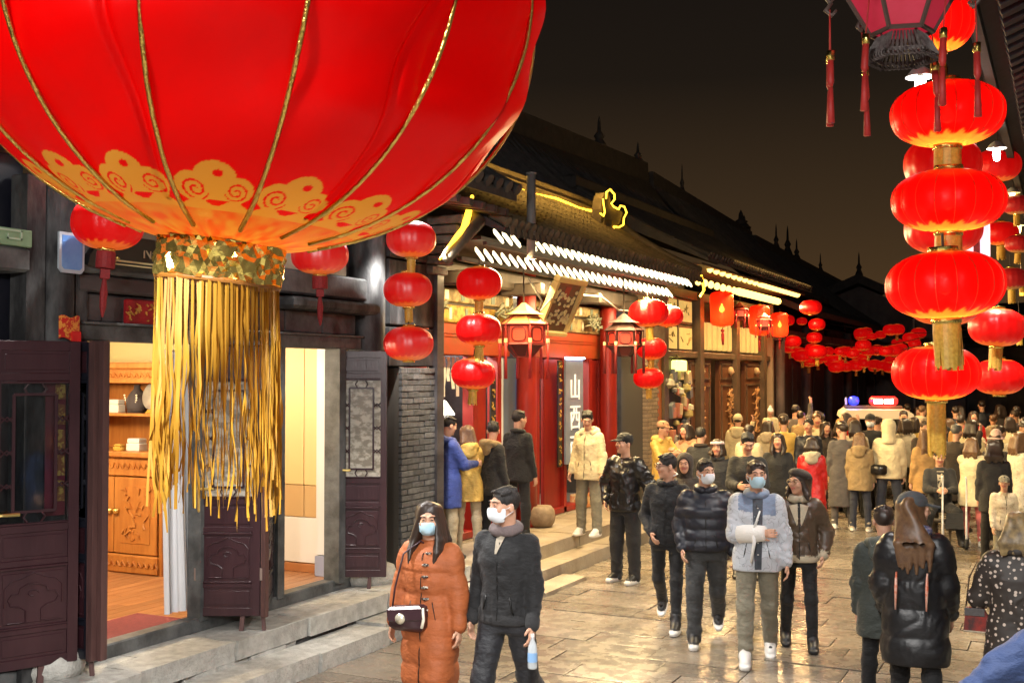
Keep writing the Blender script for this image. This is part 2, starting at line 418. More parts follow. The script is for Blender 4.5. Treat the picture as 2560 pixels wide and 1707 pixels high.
        for sx in (-1, 1):
            m = MB(); m.tube([H((sx*.060, -.062, -.028)), H((sx*.080, -.02, -.008)), H((sx*.088, .016, .012))], .0022, 4); m.tube([H((sx*.056, -.058, -.085)), H((sx*.078, -.015, -.05)), H((sx*.088, .016, -.03))], .0022, 4)
            part('ear_loop', m, mask, root, world=False)
    # ---- trousers, shoes
    if legs:
        m_, rad = legs if isinstance(legs, tuple) else (legs, 1.0)
        G = SDF((pts.min(0)-.15)*np.array([1, 1, 0])+np.array([0, 0, -.02]), np.array([pts.max(0)[0]+.15, pts.max(0)[1]+.2, 1.12+U]), .0105*det)
        G.torso([(hips-.13, 0, .0, .148*heavy, .102*heavy), (hips+.1, 0, ly*.2, .138*heavy, .098*heavy)], k=.04, wr=.006)
        for (hp, kp, an, fa) in LG:
            G.cone(hp+np.array([0, .01, -.0]), kp, .082*rad*heavy, .064*rad, .035, wr=.007); G.cone(kp, an+np.array([0, .004, -.01]), .064*rad, .054*rad, .03, wr=.011)
        link('trousers', G.mesh('trousers', m_), root, world=False)
    for (hp, kp, an, fa) in LG:
        if not shoe: break
        G = SDF((-.09, -.24, -.12), (.09, .12, .12), .009*det)
        G.cone((0, .03, -.045), (0, -.12, -.06), .042, .036, .02); G.cone((0, 0, .0), (0, .01, .05), .046, .044, .03); G.cone((0, -.02, -.02), (0, -.1, -.048), .044, .03, .03)
        G.torso([(-.1, 0, -.05, .047, .135), (-.055, 0, -.05, .05, .138)], k=.004, lab=1, p=2.6)
        so = link('shoe', G.mesh('shoe', list(shoe) if isinstance(shoe, tuple) else [shoe, shoe], True), root, world=False)
        pt = max(0, min(55, -fa-10)); so.scale = (1.1, 1.12, 1.06); so.location = an+np.array([0, 0, .03]); so.rotation_euler = (R(pt*.9), 0, 0)
    # ---- coat or jacket
    pf = T['puff']; hem = T['hem']+U*.9
    if T.get('m') is not None:
        xs = pts[:8]; lo = np.minimum(xs.min(0)-.15, (-.36, -.32+min(0, ly), hem-.05)); hi = np.maximum(xs.max(0)+.15, (.36, .32, shz+.16)); lo[2] = min(lo[2], hem-.05)
        G = SDF(lo, hi, .0115*det)
        fl = T['flare']; w = heavy
        prof = [(hem, 0, .01, (.168+pf+fl)*w, (.13+pf+fl)*w), ((hem+hips)/2, 0, .005, (.17+pf+fl*.7)*w, (.132+pf+fl*.7)*w)] if hem < hips-.12 else [(hem, 0, .0, (.165+pf*.8+fl)*w, (.128+pf*.8+fl)*w)]
        prof += [(max(hips+.02, hem+.05), 0, ly*.2, (.163+pf)*w, (.126+pf)*w), (1.12+U, 0, ly*.5, (.15+pf)*w, (.118+pf)*w), (1.29+U, 0, ly*.85, (.166+pf*.9)*w, (.122+pf)*w),
                 (shz-.035, 0, ly, (.148+pf*.4)*w, .096+pf*.5), (shz+.03, 0, ly+.012, .092+pf*.3, .07+pf*.2), (shz+.062, 0, ly+.012, .066, .058)]
        G.torso(prof, k=.03, quilt=T['quilt'], wr=T['wr'])
        if hem < hips-.12:
            for (hp, kp, an, fa) in LG:
                G.cone(hp+np.array([0, .0, .05]), kp+np.array([0, 0, -.05]), .105*w, .092+fl*.5, .07, wr=T['wr'], quilt=T['quilt'])
            sl, X, Y, Z = G._sub((-1, -1, 0), (1, 1, 2)); G.put(sl, hem-Z+.012*vnoise(X*8, Y*8, Z*0), 0, 0, 'and')
        for i, (a, e, wv, v, sd) in enumerate(AR):
            sr = T['sleeve']; q = T['quilt']
            G.cone(a, e, (.062+pf*.5)*sr, (.054+pf*.55)*sr, .04, quilt=q, wr=T['wr']); G.cone(e, wv-.012*v, (.054+pf*.55)*sr, (.041+pf*.3)*sr, .025, quilt=q, wr=T['wr'])
            if T.get('yoke'):
                sl_, X_, Y_, Z_ = G._sub((-1,-1,0),(1,1,3)); q_ = G.lab[sl_]; q_[(Z_ > shz-T['yoke']-.02*np.sin(X_*9)) & (np.abs(X_) < .16)] = 1; G.lab[sl_] = q_
            if T.get('cuff'): G.cone(wv-.028*v, wv+.004*v, .046+pf*.3, .046+pf*.3, .006, lab=1)
        if T.get('hemband'): G.torso([(hem-.005, 0, .0, (.163+pf+fl)*w, (.123+pf+fl)*w), (hem+.05, 0, 0, (.166+pf+fl)*w, (.126+pf+fl)*w)], k=.006, lab=1)
        GD, GL, GH, GA = G.d, G.lo, G.h, G.ax[1]
        def surf(x, z, back=False):
            i = int(round((x-GL[0])/GH)); k = int(round((z-GL[2])/GH))
            if not (0 <= i < GD.shape[0] and 0 <= k < GD.shape[2]): return None
            c = GD[i, :, k]; q = np.where(c < 0)[0]
            if not len(q): return None
            return float(GA[q[-1]]+GH*.4) if back else float(GA[q[0]]-GH*.4)
        if det <= 1.4:
            zd = T.get('zip') or mat('zip_dark', (.012,.012,.012), .35, metal=.3)
            pz = [(.0, surf(0, z), z) for z in np.arange(hem+.03, shz-.0, .03)]; pz = [p for p in pz if p[1] is not None]
            if len(pz) > 3: part('zip', MB().tube([(p[0], p[1]-.001, p[2]) for p in pz], .0045, 5), zd, root, True, world=False)
            for sx in (-1, 1):
                pk = [(sx*(.085+.028*t), None, 1.06+U-.13*t) for t in (0, .35, .7, 1)]; pk = [(p[0], surf(p[0], p[2]), p[2]) for p in pk]
                if hem < .95+U and all(p[1] is not None for p in pk): part('pocket', MB().tube([(p[0], p[1], p[2]) for p in pk], [.004,.007,.007,.004], 5), zd, root, True, world=False)
        link('coat' if T['hem'] < .78 else 'jacket', G.mesh('jacket', [T['m'], T.get('m2') or T['m']], True), root, world=False)
    if T.get('collar') is not None:
        m_, ch = T['collar']; G = SDF((-.2, ly-.2, shz-.1), (.2, ly+.22, shz+.2), .0105*det)
        for i in range(14):
            a = -PI/2+.38+(2*PI-.76)*i/13; a2 = -PI/2+.38+(2*PI-.76)*min(13, i+1)/13
            pa = lambda t: np.array([.083*math.cos(t), ly+.008+.078*math.sin(t), shz+.045+.016*math.sin(t)+ch*.5])
            G.cone(pa(a), pa(a2), .02+ch*.5, .02+ch*.5, .012, wr=.006)
        link('collar', G.mesh('collar', m_), root, world=False)
    if T.get('hood') is not None:
        G = SDF((-.26, ly-.22, shz-.2), (.26, ly+.3, shz+.24), .0115*det); m_ = T['hood']
        for i in range(10):
            a = -.75+(PI+1.5)*i/9; p = np.array([.112*math.cos(a), ly+.03+.105*math.sin(a), shz+.035+.02*math.sin(a)]); a2 = -.75+(PI+1.5)*min(9, i+1)/9
            G.cone(p, (.112*math.cos(a2), ly+.03+.105*math.sin(a2), shz+.035+.02*math.sin(a2)), .042+.014*max(0, math.sin(a)), .042+.014*max(0, math.sin(a2)), .02, wr=.02 if T.get('fur') else .008)
        G.ell((0, ly+.135, shz-.03), (.115, .05, .09), .03, wr=.012)
        link('hood', G.mesh('hood', m_), root, world=False)
    # ---- hats
    if hat:
        kind, m_ = hat[0], hat[1]
        G = SDF(hc-.24, hc+.24, hv*.95)
        if kind == 'cap':
            G.ell(H((0, .012, .06)), (.092, .108, .078), .01, rot=hr); G.ell(H((0, 0, -.06)), (.2, .2, .095), .004, op='sub', rot=hr)
            for sx in (-.055, -.03, 0, .03, .055): G.cone(H((sx, -.08, .042)), H((sx*.95, -.188+abs(sx)*.5, .022)), .009, .008, .012)
        elif kind == 'beret':
            G.ell(H((0, .03, .072)), (.112, .125, .058), .02, rot=np.array(rotm(headyaw, headpitch-14, 8)), wr=.008); G.ell(H((0, .0, -.07)), (.2, .2, .098), .004, op='sub', rot=hr)
        elif kind == 'bucket':
            G.cone(H((0, .01, .05)), H((0, .01, .11)), .1, .088, .02); G.ell(H((0, .01, .035)), (.15, .16, .02), .02, rot=hr); G.ell(H((0, 0, -.06)), (.2, .2, .078), .004, op='sub', rot=hr)
        elif kind == 'beanie':
            G.ell(H((0, .012, .055)), (.092, .107, .088), .01, rot=hr, wr=.006); G.ell(H((0, .0, .03)), (.096, .111, .03), .01, rot=hr); G.ell(H((0, -.03, -.08)), (.2, .2, .1), .004, op='sub', rot=hr)
            if len(hat) > 2: G.ell(H((0, .01, .165)), (.042, .042, .042), .008, wr=.02)
        elif kind == 'hoodup':
            G.ell(H((0, .03, .02)), (.115, .13, .135), .02, rot=hr, wr=.008); G.cone(H((0, .05, -.06)), (0, ly+.06, shz), .1, .11, .04, wr=.008)
            G.ell(H((0, -.13, -.02)), (.074, .14, .1), .02, op='sub', rot=hr)
        elif kind == 'furhood':
            G.ell(H((0, .04, .0)), (.125, .12, .15), .02, rot=hr, wr=.03); G.ell(H((0, -.14, -.01)), (.08, .15, .105), .02, op='sub', rot=hr)
        elif kind == 'band':
            for i in range(13):
                a = 2*PI*i/12; p = H((.088*math.cos(a), .012+.105*math.sin(a), .07)); a2 = 2*PI*(i+1)/12
                G.cone(p, H((.088*math.cos(a2), .012+.105*math.sin(a2), .07)), .022, .022, .01, wr=.02)
        link({'hoodup': 'hood', 'furhood': 'hood', 'band': 'headband'}.get(kind, kind if kind != 'bucket' else 'hat'), G.mesh('hat', m_), root, world=False)
    surf = locals().get('surf')
    def wpt(p): return root_matrix(root) @ Vector(p)
    return dict(root=root, H=lambda p: wpt(H(p)), wrist=[wpt(a[2]) for a in AR], hand=[wpt(a[2]+.09*a[3]) for a in AR], elbow=[wpt(a[1]) for a in AR],
                sh=wpt((0, ly, shz)), U=U, L=wpt, hc=hc, HM=HM, ly=ly, shz=shz, sc=sc, surf=surf)
def root_matrix(o):
    return Matrix.Translation(o.location) @ Matrix.Rotation(o.rotation_euler.z, 4, 'Z') @ Matrix.Diagonal((o.scale[0], o.scale[1], o.scale[2], 1))
# ------------------------------------------------------------------ setting: street, platforms
M_STREET = mat('street_stone', (.155,.128,.102), .27, (.265,.225,.178), 2.6, bump=.16, bscale=11, rnd=.26, rvar=.12, world=True, spec=.65, thr=(.2,.8))
M_STEP = mat('step_stone', (.54,.53,.49), .6, (.36,.35,.32), 9, bump=.8, bscale=38, rnd=.16, world=True)
M_JOINT = mat('joint_dirt', (.10,.088,.072), .9, world=True)
M_BRICK = mat('grey_brick', (.13,.13,.127), .8, (.07,.07,.07), 14, bump=.4, bscale=60, rnd=.3, world=True)
M_BRICKW = mat('warm_brick', (.36,.28,.19), .8, (.28,.21,.14), 14, bump=.4, bscale=60, rnd=.25, world=True)
M_TIM = mat('black_timber', (.024,.024,.025), .6, (.13,.13,.13), 5.5, spec=.25, bump=.3, bscale=22, stretch=(1,1,.35), world=True, thr=(.45,.85), rvar=.15)
M_TIMG = mat('grey_timber', (.048,.051,.051), .55, (.125,.13,.13), 5, bump=.25, bscale=24, world=True)
M_TIMB = mat('brown_black_timber', (.034,.029,.030), .5, (.085,.075,.075), 4, bump=.2, bscale=20, world=True, stretch=(1,.3,1), rvar=.12)
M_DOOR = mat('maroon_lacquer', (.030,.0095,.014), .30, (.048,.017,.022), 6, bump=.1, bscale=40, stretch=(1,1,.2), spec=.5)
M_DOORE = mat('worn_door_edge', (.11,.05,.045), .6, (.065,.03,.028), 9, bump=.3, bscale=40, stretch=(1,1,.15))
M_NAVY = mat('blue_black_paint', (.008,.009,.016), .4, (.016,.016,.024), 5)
M_PALEW = mat('pale_panel', (.62,.58,.42), .8, (.50,.45,.30), 5, world=True)
M_TILE = mat('roof_tile', (.034,.032,.032), .75, (.06,.056,.052), 6, bump=.3, bscale=30, rnd=.25, world=True)
M_GOLD = mat('gilt', (.75,.50,.12), .35, metal=.7)
M_BRASS = mat('brass', (.78,.58,.20), .28, metal=.9)
M_WHITE = mat('white_paint', (.80,.80,.78), .6)
M_RED = mat('red_paint', (.30,.016,.008), .40, (.20,.010,.006), 4, world=True, stretch=(1,1,.3))
M_GLASS = bpy.data.materials.new('window_glass'); M_GLASS.use_nodes = True
_n = M_GLASS.node_tree.nodes; _l = M_GLASS.node_tree.links
_t = _n.new('ShaderNodeBsdfTransparent'); _t.inputs[0].default_value = (.80,.84,.86,1); _g = _n.new('ShaderNodeBsdfGlossy'); _g.inputs['Roughness'].default_value = .06
_x = _n.new('ShaderNodeMixShader'); _f = _n.new('ShaderNodeFresnel'); _f.inputs[0].default_value = 1.8
_l.new(_f.outputs[0], _x.inputs[0]); _l.new(_t.outputs[0], _x.inputs[1]); _l.new(_g.outputs[0], _x.inputs[2]); _l.new(_x.outputs[0], _n['Material Output'].inputs[0])

m = MB().box((-300, -120, -.4), (300, 320, -.09)); link('ground', m.mesh('ground', mat('earth', (.05,.043,.036), .9, (.07,.06,.05), 3, world=True)), kind='structure')
street = thing('street', None, None, (0, 0, 0), kind='structure')
m = MB().box((-6.3, -4, -.085), (.0, 60, -.028)); part('bedding', m, M_JOINT, street)
UNIT = {}
def unit_box(name, m, bev=.02, sub=None):
    k = (name, m.name)
    if k not in UNIT:
        UNIT[k] = MB().box((-.5,-.5,-.5), (.5,.5,.5)).mesh(name, m) if not bev else MB().box((-.5,-.5,-.5), (.5,.5,.5), bev).mesh(name, m)
    return UNIT[k]
def piece(name, m, a, b, parent, bev=.02, rot=None, kind=None):
    c = [(a[i]+b[i])/2 for i in range(3)]; s = [max(.001, abs(b[i]-a[i])) for i in range(3)]
    return link(name, unit_box(name, m, bev), parent, loc=c, scale=s, rot=rot, kind=kind)
rg = random.Random(5); far = MB()
y = 5.6; k = 0
while y < 46:
    d = .36 + rg.random()*.06; x = -5.68 - rg.random()*.5 if False else -5.66
    off = rg.random()*.7
    xs = [-5.66]; q = -5.66 + .35 + off
    while q < -.1: xs.append(q); q += .62 + rg.random()*.42
    xs.append(0.02)
    for a, b in zip(xs, xs[1:]):
        if b - a < .12: continue
        g = .0045; zt = rg.uniform(-.006, .004)
        if y < 21.3 and k < 300:
            o = piece('paving_stone', M_STREET, (a+g, y+g, -.05+zt), (b-g, y+d-g, zt), street, .02, rot=(rg.uniform(-.006,.006), rg.uniform(-.004,.004), 0)); k += 1
        else: far.box((a+g, y+g, -.05+zt), (b-g, y+d-g, zt), .006)
    y += d
part('paving', far, M_STREET, street, kind='stuff')
near = MB(); y = -3.6
while y < 5.55:
    for i in range(7): near.box((-5.66+i*.81, y+.006, -.05), (-5.66+(i+1)*.81-.01, y+.375, rg.uniform(-.005, .003)), .006)
    y += .381
part('paving', near, M_STREET, street, kind='stuff')

# platform and steps in front of the left-hand shop
def rough(mb, amp, s=6, seed=0):
    out = []
    for p in mb.v:
        q = Vector(p)*s; from_ = [math.sin(q.x*3.1+q.y*1.7+seed)+math.sin(q.y*5.3+q.z*2.9+seed*2)*.6+math.sin(q.z*7.1+q.x*4.3)*.5 for _ in (0,)]
        d = from_[0]*amp; out.append((p[0]+d, p[1]+d*.7, p[2]+d*.35))
    mb.v = out; return mb
def dense_box(a, b, n=(3, 8, 3), bev=0):
    mb = MB()
    import itertools
    def face(o, u, v, nu, nv): mb.grid(lambda s, t: tuple(o[i]+u[i]*s+v[i]*t for i in range(3)), nu, nv)
    dx, dy, dz = b[0]-a[0], b[1]-a[1], b[2]-a[2]
    face((a[0],a[1],b[2]), (dx,0,0), (0,dy,0), n[0], n[1]); face((b[0],a[1],a[2]), (0,dy,0), (0,0,dz), n[1], n[2])
    face((a[0],a[1],a[2]), (dx,0,0), (0,0,dz), n[0], n[2]); face((b[0],b[1],a[2]), (-dx,0,0), (0,0,dz), n[0], n[2]); face((a[0],b[1],a[2]), (0,-dy,0), (0,0,dz), n[1], n[2])
    return mb
plat = thing('platform', None, None, (-6.6, 6, 0), kind='structure')
m = MB().box((-6.9, -3, -.05), (-6.12, 11.32, .285)); part('core', m, mat('rubble_core', (.20,.185,.165), .9, (.12,.11,.10), 9, bump=.8, bscale=25, world=True), plat)
y = -1.0; i = 0
while y < 11.2:
    L = .75 + rg.random()*.55; e = min(11.3, y+L)
    mb = dense_box((-6.38, y+.008, .19), (-6.03+rg.uniform(-.02,.03), e-.008, .35+rg.uniform(-.006,.006)), (4, 12, 3)); rough(mb, .008, 5, i)
    part('kerb_stone', mb, M_STEP, plat, True); i += 1
    y = e
y = -1.0
while y < 11.2:
    L = .6 + rg.random()*.5; e = min(11.3, y+L)
    piece('paving_stone', M_STEP, (-6.66, y+.006, .25), (-6.39, e-.006, .347+rg.uniform(-.004,.003)), plat, .02); y = e
for r in range(3):                                           # brick courses under the kerb stones
    y = 8.15 + (r % 2)*.13
    while y < 11.2:
        e = min(y+.255, 11.28); piece('brick', M_BRICK, (-6.2, y+.005, -.01+r*.066), (-6.075+rg.uniform(-.012,.012), e-.005, .052+r*.066), plat, .05); y = e
y = -1; i = 0
while y < 8.1:                                               # rough rubble stones under the kerb further left
    L = .22+rg.random()*.3; e = min(8.12, y+L); mb = dense_box((-6.22, y+.006, -.02), (-6.06+rg.uniform(-.03,.03), e-.006, .185), (2, 5, 4)); rough(mb, .012, 9, i); i += 3
    part('rubble_stone', mb, M_STEP, plat, True); y = e
step = thing('step', None, None, (-5.85, 6, 0), kind='structure')
y = -1; i = 1
for e in (.4, 1.7, 2.9, 4.2, 5.5, 6.7, 7.95, 9.05, 10.1, 11.3):
    w = -5.66 if e < 9.4 else -5.72; h = .15 if e < 9.2 else .17
    mb = dense_box((-6.05, y+.008, -.03), (w+rg.uniform(-.015,.01), e-.012, h+rg.uniform(-.008,.008)), (4, 12, 3)); rough(mb, .005, 5, i); i += 1
    part('step_stone', mb, M_STEP, step, True); y = e

# steps and platform of the lantern-lit shop
plat2 = thing('platform', None, None, (-6.4, 15, 0), kind='structure')
m = MB().box((-8.6, 11.34, -.05), (-6.0, 29, .24)); part('core', m, M_JOINT, plat2)
y = 11.35; i = 0
M_STEPW = mat('worn_sandstone', (.36,.30,.22), .55, (.27,.22,.16), 3.5, bump=.4, bscale=30, rnd=.14, world=True)
while y < 18.6:
    L = 1.1+rg.random()*.6; e = min(18.7, y+L)
    mb = dense_box((-6.45, y+.008, .10), (-5.98, e-.008, .33), (4, 12, 3)); rough(mb, .006, 5, i); part('kerb_stone', mb, M_STEPW, plat2, True)
    piece('paving_stone', M_STEPW, (-7.0, y+.006, .2), (-6.46, e-.006, .322), plat2); piece('paving_stone', M_STEPW, (-7.4, y+.006, .2), (-7.01, e-.006, .325), plat2)
    mb = dense_box((-5.97, y+.3, -.03), (-5.62, min(18.7, e+.3)-.012, .165), (4, 12, 3)); rough(mb, .006, 5, i+7); part('step_stone', mb, M_STEPW, plat2, True); i += 1
    y = e
mb = dense_box((-5.60, 11.7, -.03), (-5.28, 12.9, .045), (4, 8, 2)); rough(mb, .012, 6, 3); part('loose_slab', mb, M_STEPW, plat2, True)
y = 18.7
while y < 29:
    e = y+1.3; mb = dense_box((-6.5, y+.008, .0), (-5.9, e-.01, .2), (3, 8, 2)); rough(mb, .006, 5, i); part('kerb_stone', mb, M_STEPW, plat2, True); i += 1; y = e

# ------------------------------------------------------------------ left-hand timber shop
A = thing('timber_shop', 'dark grey timber shopfront with folding maroon doors open beside the steps', 'shop', (-6.8, 6.5, .35))
def bx(name, a, b, m, parent, bev=.01, **k): return part(name, MB().box(a, b, bev), m, parent, **k)
for (yc, r) in ((5.93, .145), (10.02, .2), (2.6, .16)):
    m = MB().lathe([(r*1.02, 0), (r, .4), (r*.98, 2.2), (r*.96, 4.1)], 20, (-6.58, yc, .35)); part('post', m, M_TIM, A, True)
    m = MB().lathe([(r*1.5, -.02), (r*1.7, .06), (r*1.5, .16), (r*1.1, .19)], 16, (-6.58, yc, .35)); part('post_base', m, M_STEP, A, True)
bx('side_post', (-6.66, 5.62, .35), (-6.5, 5.78, 3.9), M_TIM, A)
bx('jamb', (-6.68, 6.08, .42), (-6.52, 6.19, 3.35), M_TIM, A)
bx('jamb', (-6.68, 9.42, .42), (-6.5, 9.53, 2.76), M_TIMG, A)
bx('jamb', (-6.68, 7.46, .42), (-6.54, 7.56, 2.76), M_TIMG, A)
bx('jamb', (-6.68, 8.5, .42), (-6.54, 8.6, 2.76), M_TIMG, A)
bx('sill', (-6.7, 6.1, .34), (-6.55, 9.78, .455), M_TIMG, A, .012)
bx('sill', (-6.7, 3.0, .34), (-6.55, 5.75, .455), M_TIMG, A, .012)
# beams over the doors
bx('lintel', (-6.7, 6.1, 2.745), (-6.5, 9.8, 2.88), M_TIMG, A, .012)
bx('moulding', (-6.5, 6.1, 2.865), (-6.46, 9.8, 2.885), M_TIMG, A, .004)
for (a, b) in ((6.12, 6.36), (6.38, 7.5), (7.52, 8.6), (8.62, 9.2), (9.22, 9.78)):
    bx('transom_panel', (-6.66, a, 2.89), (-6.56, b, 3.10), M_TIMB if a < 8 else M_TIMG, A, .012)
bx('bracket_beam', (-6.72, 8.4, 3.10), (-6.3, 9.85, 3.21), M_TIM, A, .03)
bx('beam', (-6.72, 6.1, 3.11), (-6.5, 8.39, 3.24), M_TIMB, A, .015)
bx('beam', (-6.74, 6.1, 3.245), (-6.46, 9.85, 3.47), M_TIMG, A, .02)
bx('beam', (-6.74, 3.0, 3.20), (-6.46, 5.61, 3.37), M_TIMG, A, .02)
bx('beam', (-6.74, 3.0, 4.05), (-6.46, 11.3, 4.3), M_TIM, A, .02)
bx('wall', (-6.78, 3.0, .35), (-6.7, 5.75, 4.2), M_NAVY, A, 0)
bx('wall', (-6.78, 6.1, 2.76), (-6.7, 10.4, 4.2), M_TIMB, A, 0)
bx('wall', (-6.72, 7.57, .42), (-6.64, 8.49, 2.745), M_TIMB, A, 0)
for (a, b) in ((4.2, 5.5), (6.15, 7.3), (7.4, 8.5), (8.6, 9.76)):
    m = MB().box((-6.7, a, 3.5), (-6.66, b, 3.98), .004); o = part('painted_panel', m, M_PALEW, A)
    m = MB()
    for k in range(9): yy = a+.1+rg.random()*(b-a-.2); zz = 3.6+rg.random()*.3; m.tube([(-6.657, yy, zz), (-6.657, yy+rg.uniform(-.06,.06), zz+rg.uniform(-.05,.05)), (-6.657, yy+rg.uniform(-.1,.1), zz+rg.uniform(-.08,.08))], .004, 4)
    part('ink_painting', m, mat('faded_ink', (.25,.23,.17), .8), o, world=True)
m = MB().box((-6.62, 4.3, 3.372), (-6.44, 5.61, 3.49), .005); fr = part('frieze', m, mat('pale_green_paint', (.24,.36,.21), .7, (.17,.27,.15), 6, world=True), A)
m = MB()
for k in range(4):
    y0 = 4.42+k*.3
    for (p, q) in (((y0, .02), (y0, .1)), ((y0, .1), (y0+.2, .1)), ((y0+.2, .1), (y0+.2, .045)), ((y0+.2, .045), (y0+.09, .045)), ((y0+.09, .045), (y0+.09, .07))):
        m.box((-6.44, min(p[0], q[0])-.006, 3.375+min(p[1], q[1])-.006), (-6.434, max(p[0], q[0])+.006, 3.375+max(p[1], q[1])+.006))
part('meander', m, mat('meander_green', (.40,.50,.36), .7), fr)
# brick pier at the end of the shop and its timber cladding above
bx('pier_core', (-6.95, 10.47, .3), (-6.46, 11.3, 2.56), M_JOINT, A, 0)
for r in range(34):
    z = .34+r*.0655; y = 10.47 - (.12 if r % 2 else 0)
    while y < 11.29:
        a, b = max(y, 10.47), min(y+.245, 11.3)
        if b-a > .03: piece('brick', M_BRICK, (-6.55, a+.004, z+.004), (-6.425+rg.uniform(-.006,.006), b-.004, z+.0615), A, .06)
        y += .245
    piece('brick', M_BRICK, (-6.95, 11.2, z+.004), (-6.56, 11.306, z+.0615), A, .06)
bx('wall', (-6.8, 10.2, .3), (-6.62, 10.47, 4.3), M_TIM, A, 0)
for k, (a, b) in enumerate(((2.58, 3.0), (3.02, 3.42), (3.44, 3.72), (3.74, 4.28))):
    bx('cladding_board', (-6.9, 10.24, a), (-6.44+(.01 if k % 2 else 0), 11.3, b), M_TIM, A, .012)
bx('end_post', (-6.5, 11.18, .33), (-6.39, 11.33, 4.2), M_TIMB, A, .01)
# eave and roof
m = MB(); 
for k in range(34): m2 = piece('rafter', M_TIMB, (-6.7, 2.0+k*.28, 4.34), (-5.55, 2.07+k*.28, 4.42), A, .03, rot=(0, R(9), 0))
m = MB().prism([(-5.45, 1.2, 4.40), (-5.45, 1.2, 4.50), (-8.9, 1.2, 6.8), (-8.9, 1.2, 6.6)], (0, 10.1, 0)); part('roof', m, M_TILE, A)
rowm = MB(); 
def tile_row_mesh(name, prof, r=.055):
    """one run of overlapping roll tiles down the slope with a round end tile"""
    mb = MB(); n = len(prof)
    pts = []; rs = []
    for i in range(n-1):
        a = Vector(prof[i]); b = Vector(prof[i+1])
        pts += [a, a.lerp(b, .94)]; rs += [r*1.12, r*.94]
    pts.append(Vector(prof[-1])); rs.append(r)
    mb.tube(pts, rs, 8); a = Vector(prof[0]); d = (a-Vector(prof[1])).normalized()
    mb.tube([a-d*.01, a+d*.02], r*1.25, 10)
    return mb.mesh(name, M_TILE, False)
def slope(xe, ze, xr, zr, n, sag=.12):
    return [(xe+(xr-xe)*t, 0, ze+(zr-ze)*(t*(1-sag)+sag*t*t)) for t in [i/n for i in range(n+1)]]
rm = tile_row_mesh('tile_row', slope(-5.42, 4.53, -8.9, 6.84, 12))
for k in range(44): link('tile_row', rm, A, loc=(0, 1.35+k*.23, 0))
# carved brick gable end shoulder
ge = MB()
for k in range(6): ge.box((-6.75, 11.02-.0*k, 3.62+k*.11), (-6.36+.075*k, 11.36, 3.715+k*.11), .012)
part('gable_corbel', ge, mat('carved_brick', (.15,.14,.125), .8, (.09,.085,.075), 14, bump=.8, bscale=35, world=True), A)

# doors ---------------------------------------------------------------
LW, LH = .52, 2.26
def leaf_frame():
    m = MB(); t = .045
    m.box((0, 0, 0), (.062, t, LH), .006); m.box((LW-.062, 0, 0), (LW, t, LH), .006)
    for (a, b) in ((0, .07), (.235, .275), (.70, .745), (.93, .985), (1.98, 2.035), (2.19, LH)):
        m.box((.0625, .003, a), (LW-.0625, t-.003, b), .004)
    for (a, b) in ((.2755, .29), (.68, .6995), (.9855, 1.0), (1.962, 1.9795)): m.box((.064, -.004, a), (LW-.064, .02, b), .004)
    return m
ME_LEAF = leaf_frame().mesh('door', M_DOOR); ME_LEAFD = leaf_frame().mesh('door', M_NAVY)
def panelm(a, b):
    m = MB().box((.0625, .012, a), (LW-.0625, .035, b)); m.box((.085, .006, a+.022), (LW-.085, .0125, b-.022), .005); return m
ME_P = [panelm(a, b).mesh('panel', M_DOOR) for (a, b) in ((.0705, .2345), (.7455, .9295), (2.0355, 2.1895))]
def carved():
    m = panelm(.2905, .6795); c = LW/2; z0 = .47
    P = [(-.15,-.15),(-.045,-.15),(-.045,-.07),(-.075,-.045),(-.13,-.03),(-.145,.01),(-.125,.045),(-.085,.045),(-.075,.08),(-.035,.105),(0,.11)]
    P += [(-x, z) for x, z in P[::-1]][1:]
    m.tube([(c+x, .002, z0+z) for x, z in P], .006, 5)
    Q = [(-.165,-.04),(-.165,.09),(-.13,.135),(-.07,.15),(-.03,.17),(0,.185)]; Q += [(-x, z) for x, z in Q[::-1]][1:]
    m.tube([(c+x, .004, z0+z) for x, z in Q], .005, 5)
    m.tube([(c+.03*math.cos(a), .003, z0+.045+.02*math.sin(a)) for a in [i*PI/6 for i in range(10)]], .005, 5)
    return m
ME_CARV = carved().mesh('carved_panel', M_DOOR)
ME_PANE = MB().box((.0625, .02, 1.0005), (LW-.0625, .026, 1.9615)).mesh('glass_pane', M_GLASS)
def lattice():
    m = MB(); x0, x1, a, b = .0625, LW-.0625, 1.0005, 1.9615; q = .075
    for x in (x0+q, x1-q): m.box((x-.009, .008, a+q), (x+.009, .019, b-q))
    for z in (a+q, b-q): m.box((x0+q, .008, z-.009), (x1-q, .019, z+.009))
    for z in (a+.25, (a+b)/2, b-.25):
        for x, s in ((x0, 1), (x1, -1)):
            m.tube([(x, .013, z-.02), (x+s*q*.5, .013, z+.02), (x+s*q, .013, z-.02)], .007, 5); m.tube([(x, .013, z+.025), (x+s*q*.5, .013, z-.01), (x+s*q, .013, z+.025)], .007, 5)
    for z, s in ((a, 1), (b, -1)):
        for dx in (-.04, .04): m.tube([(LW/2+dx, .013, z), (LW/2+dx*1.6, .013, z+s*q*.5), (LW/2+dx, .013, z+s*q)], .007, 5)
    return m
ME_LAT = lattice().mesh('lattice', M_DOOR); ME_LATD = lattice().mesh('lattice', M_NAVY)
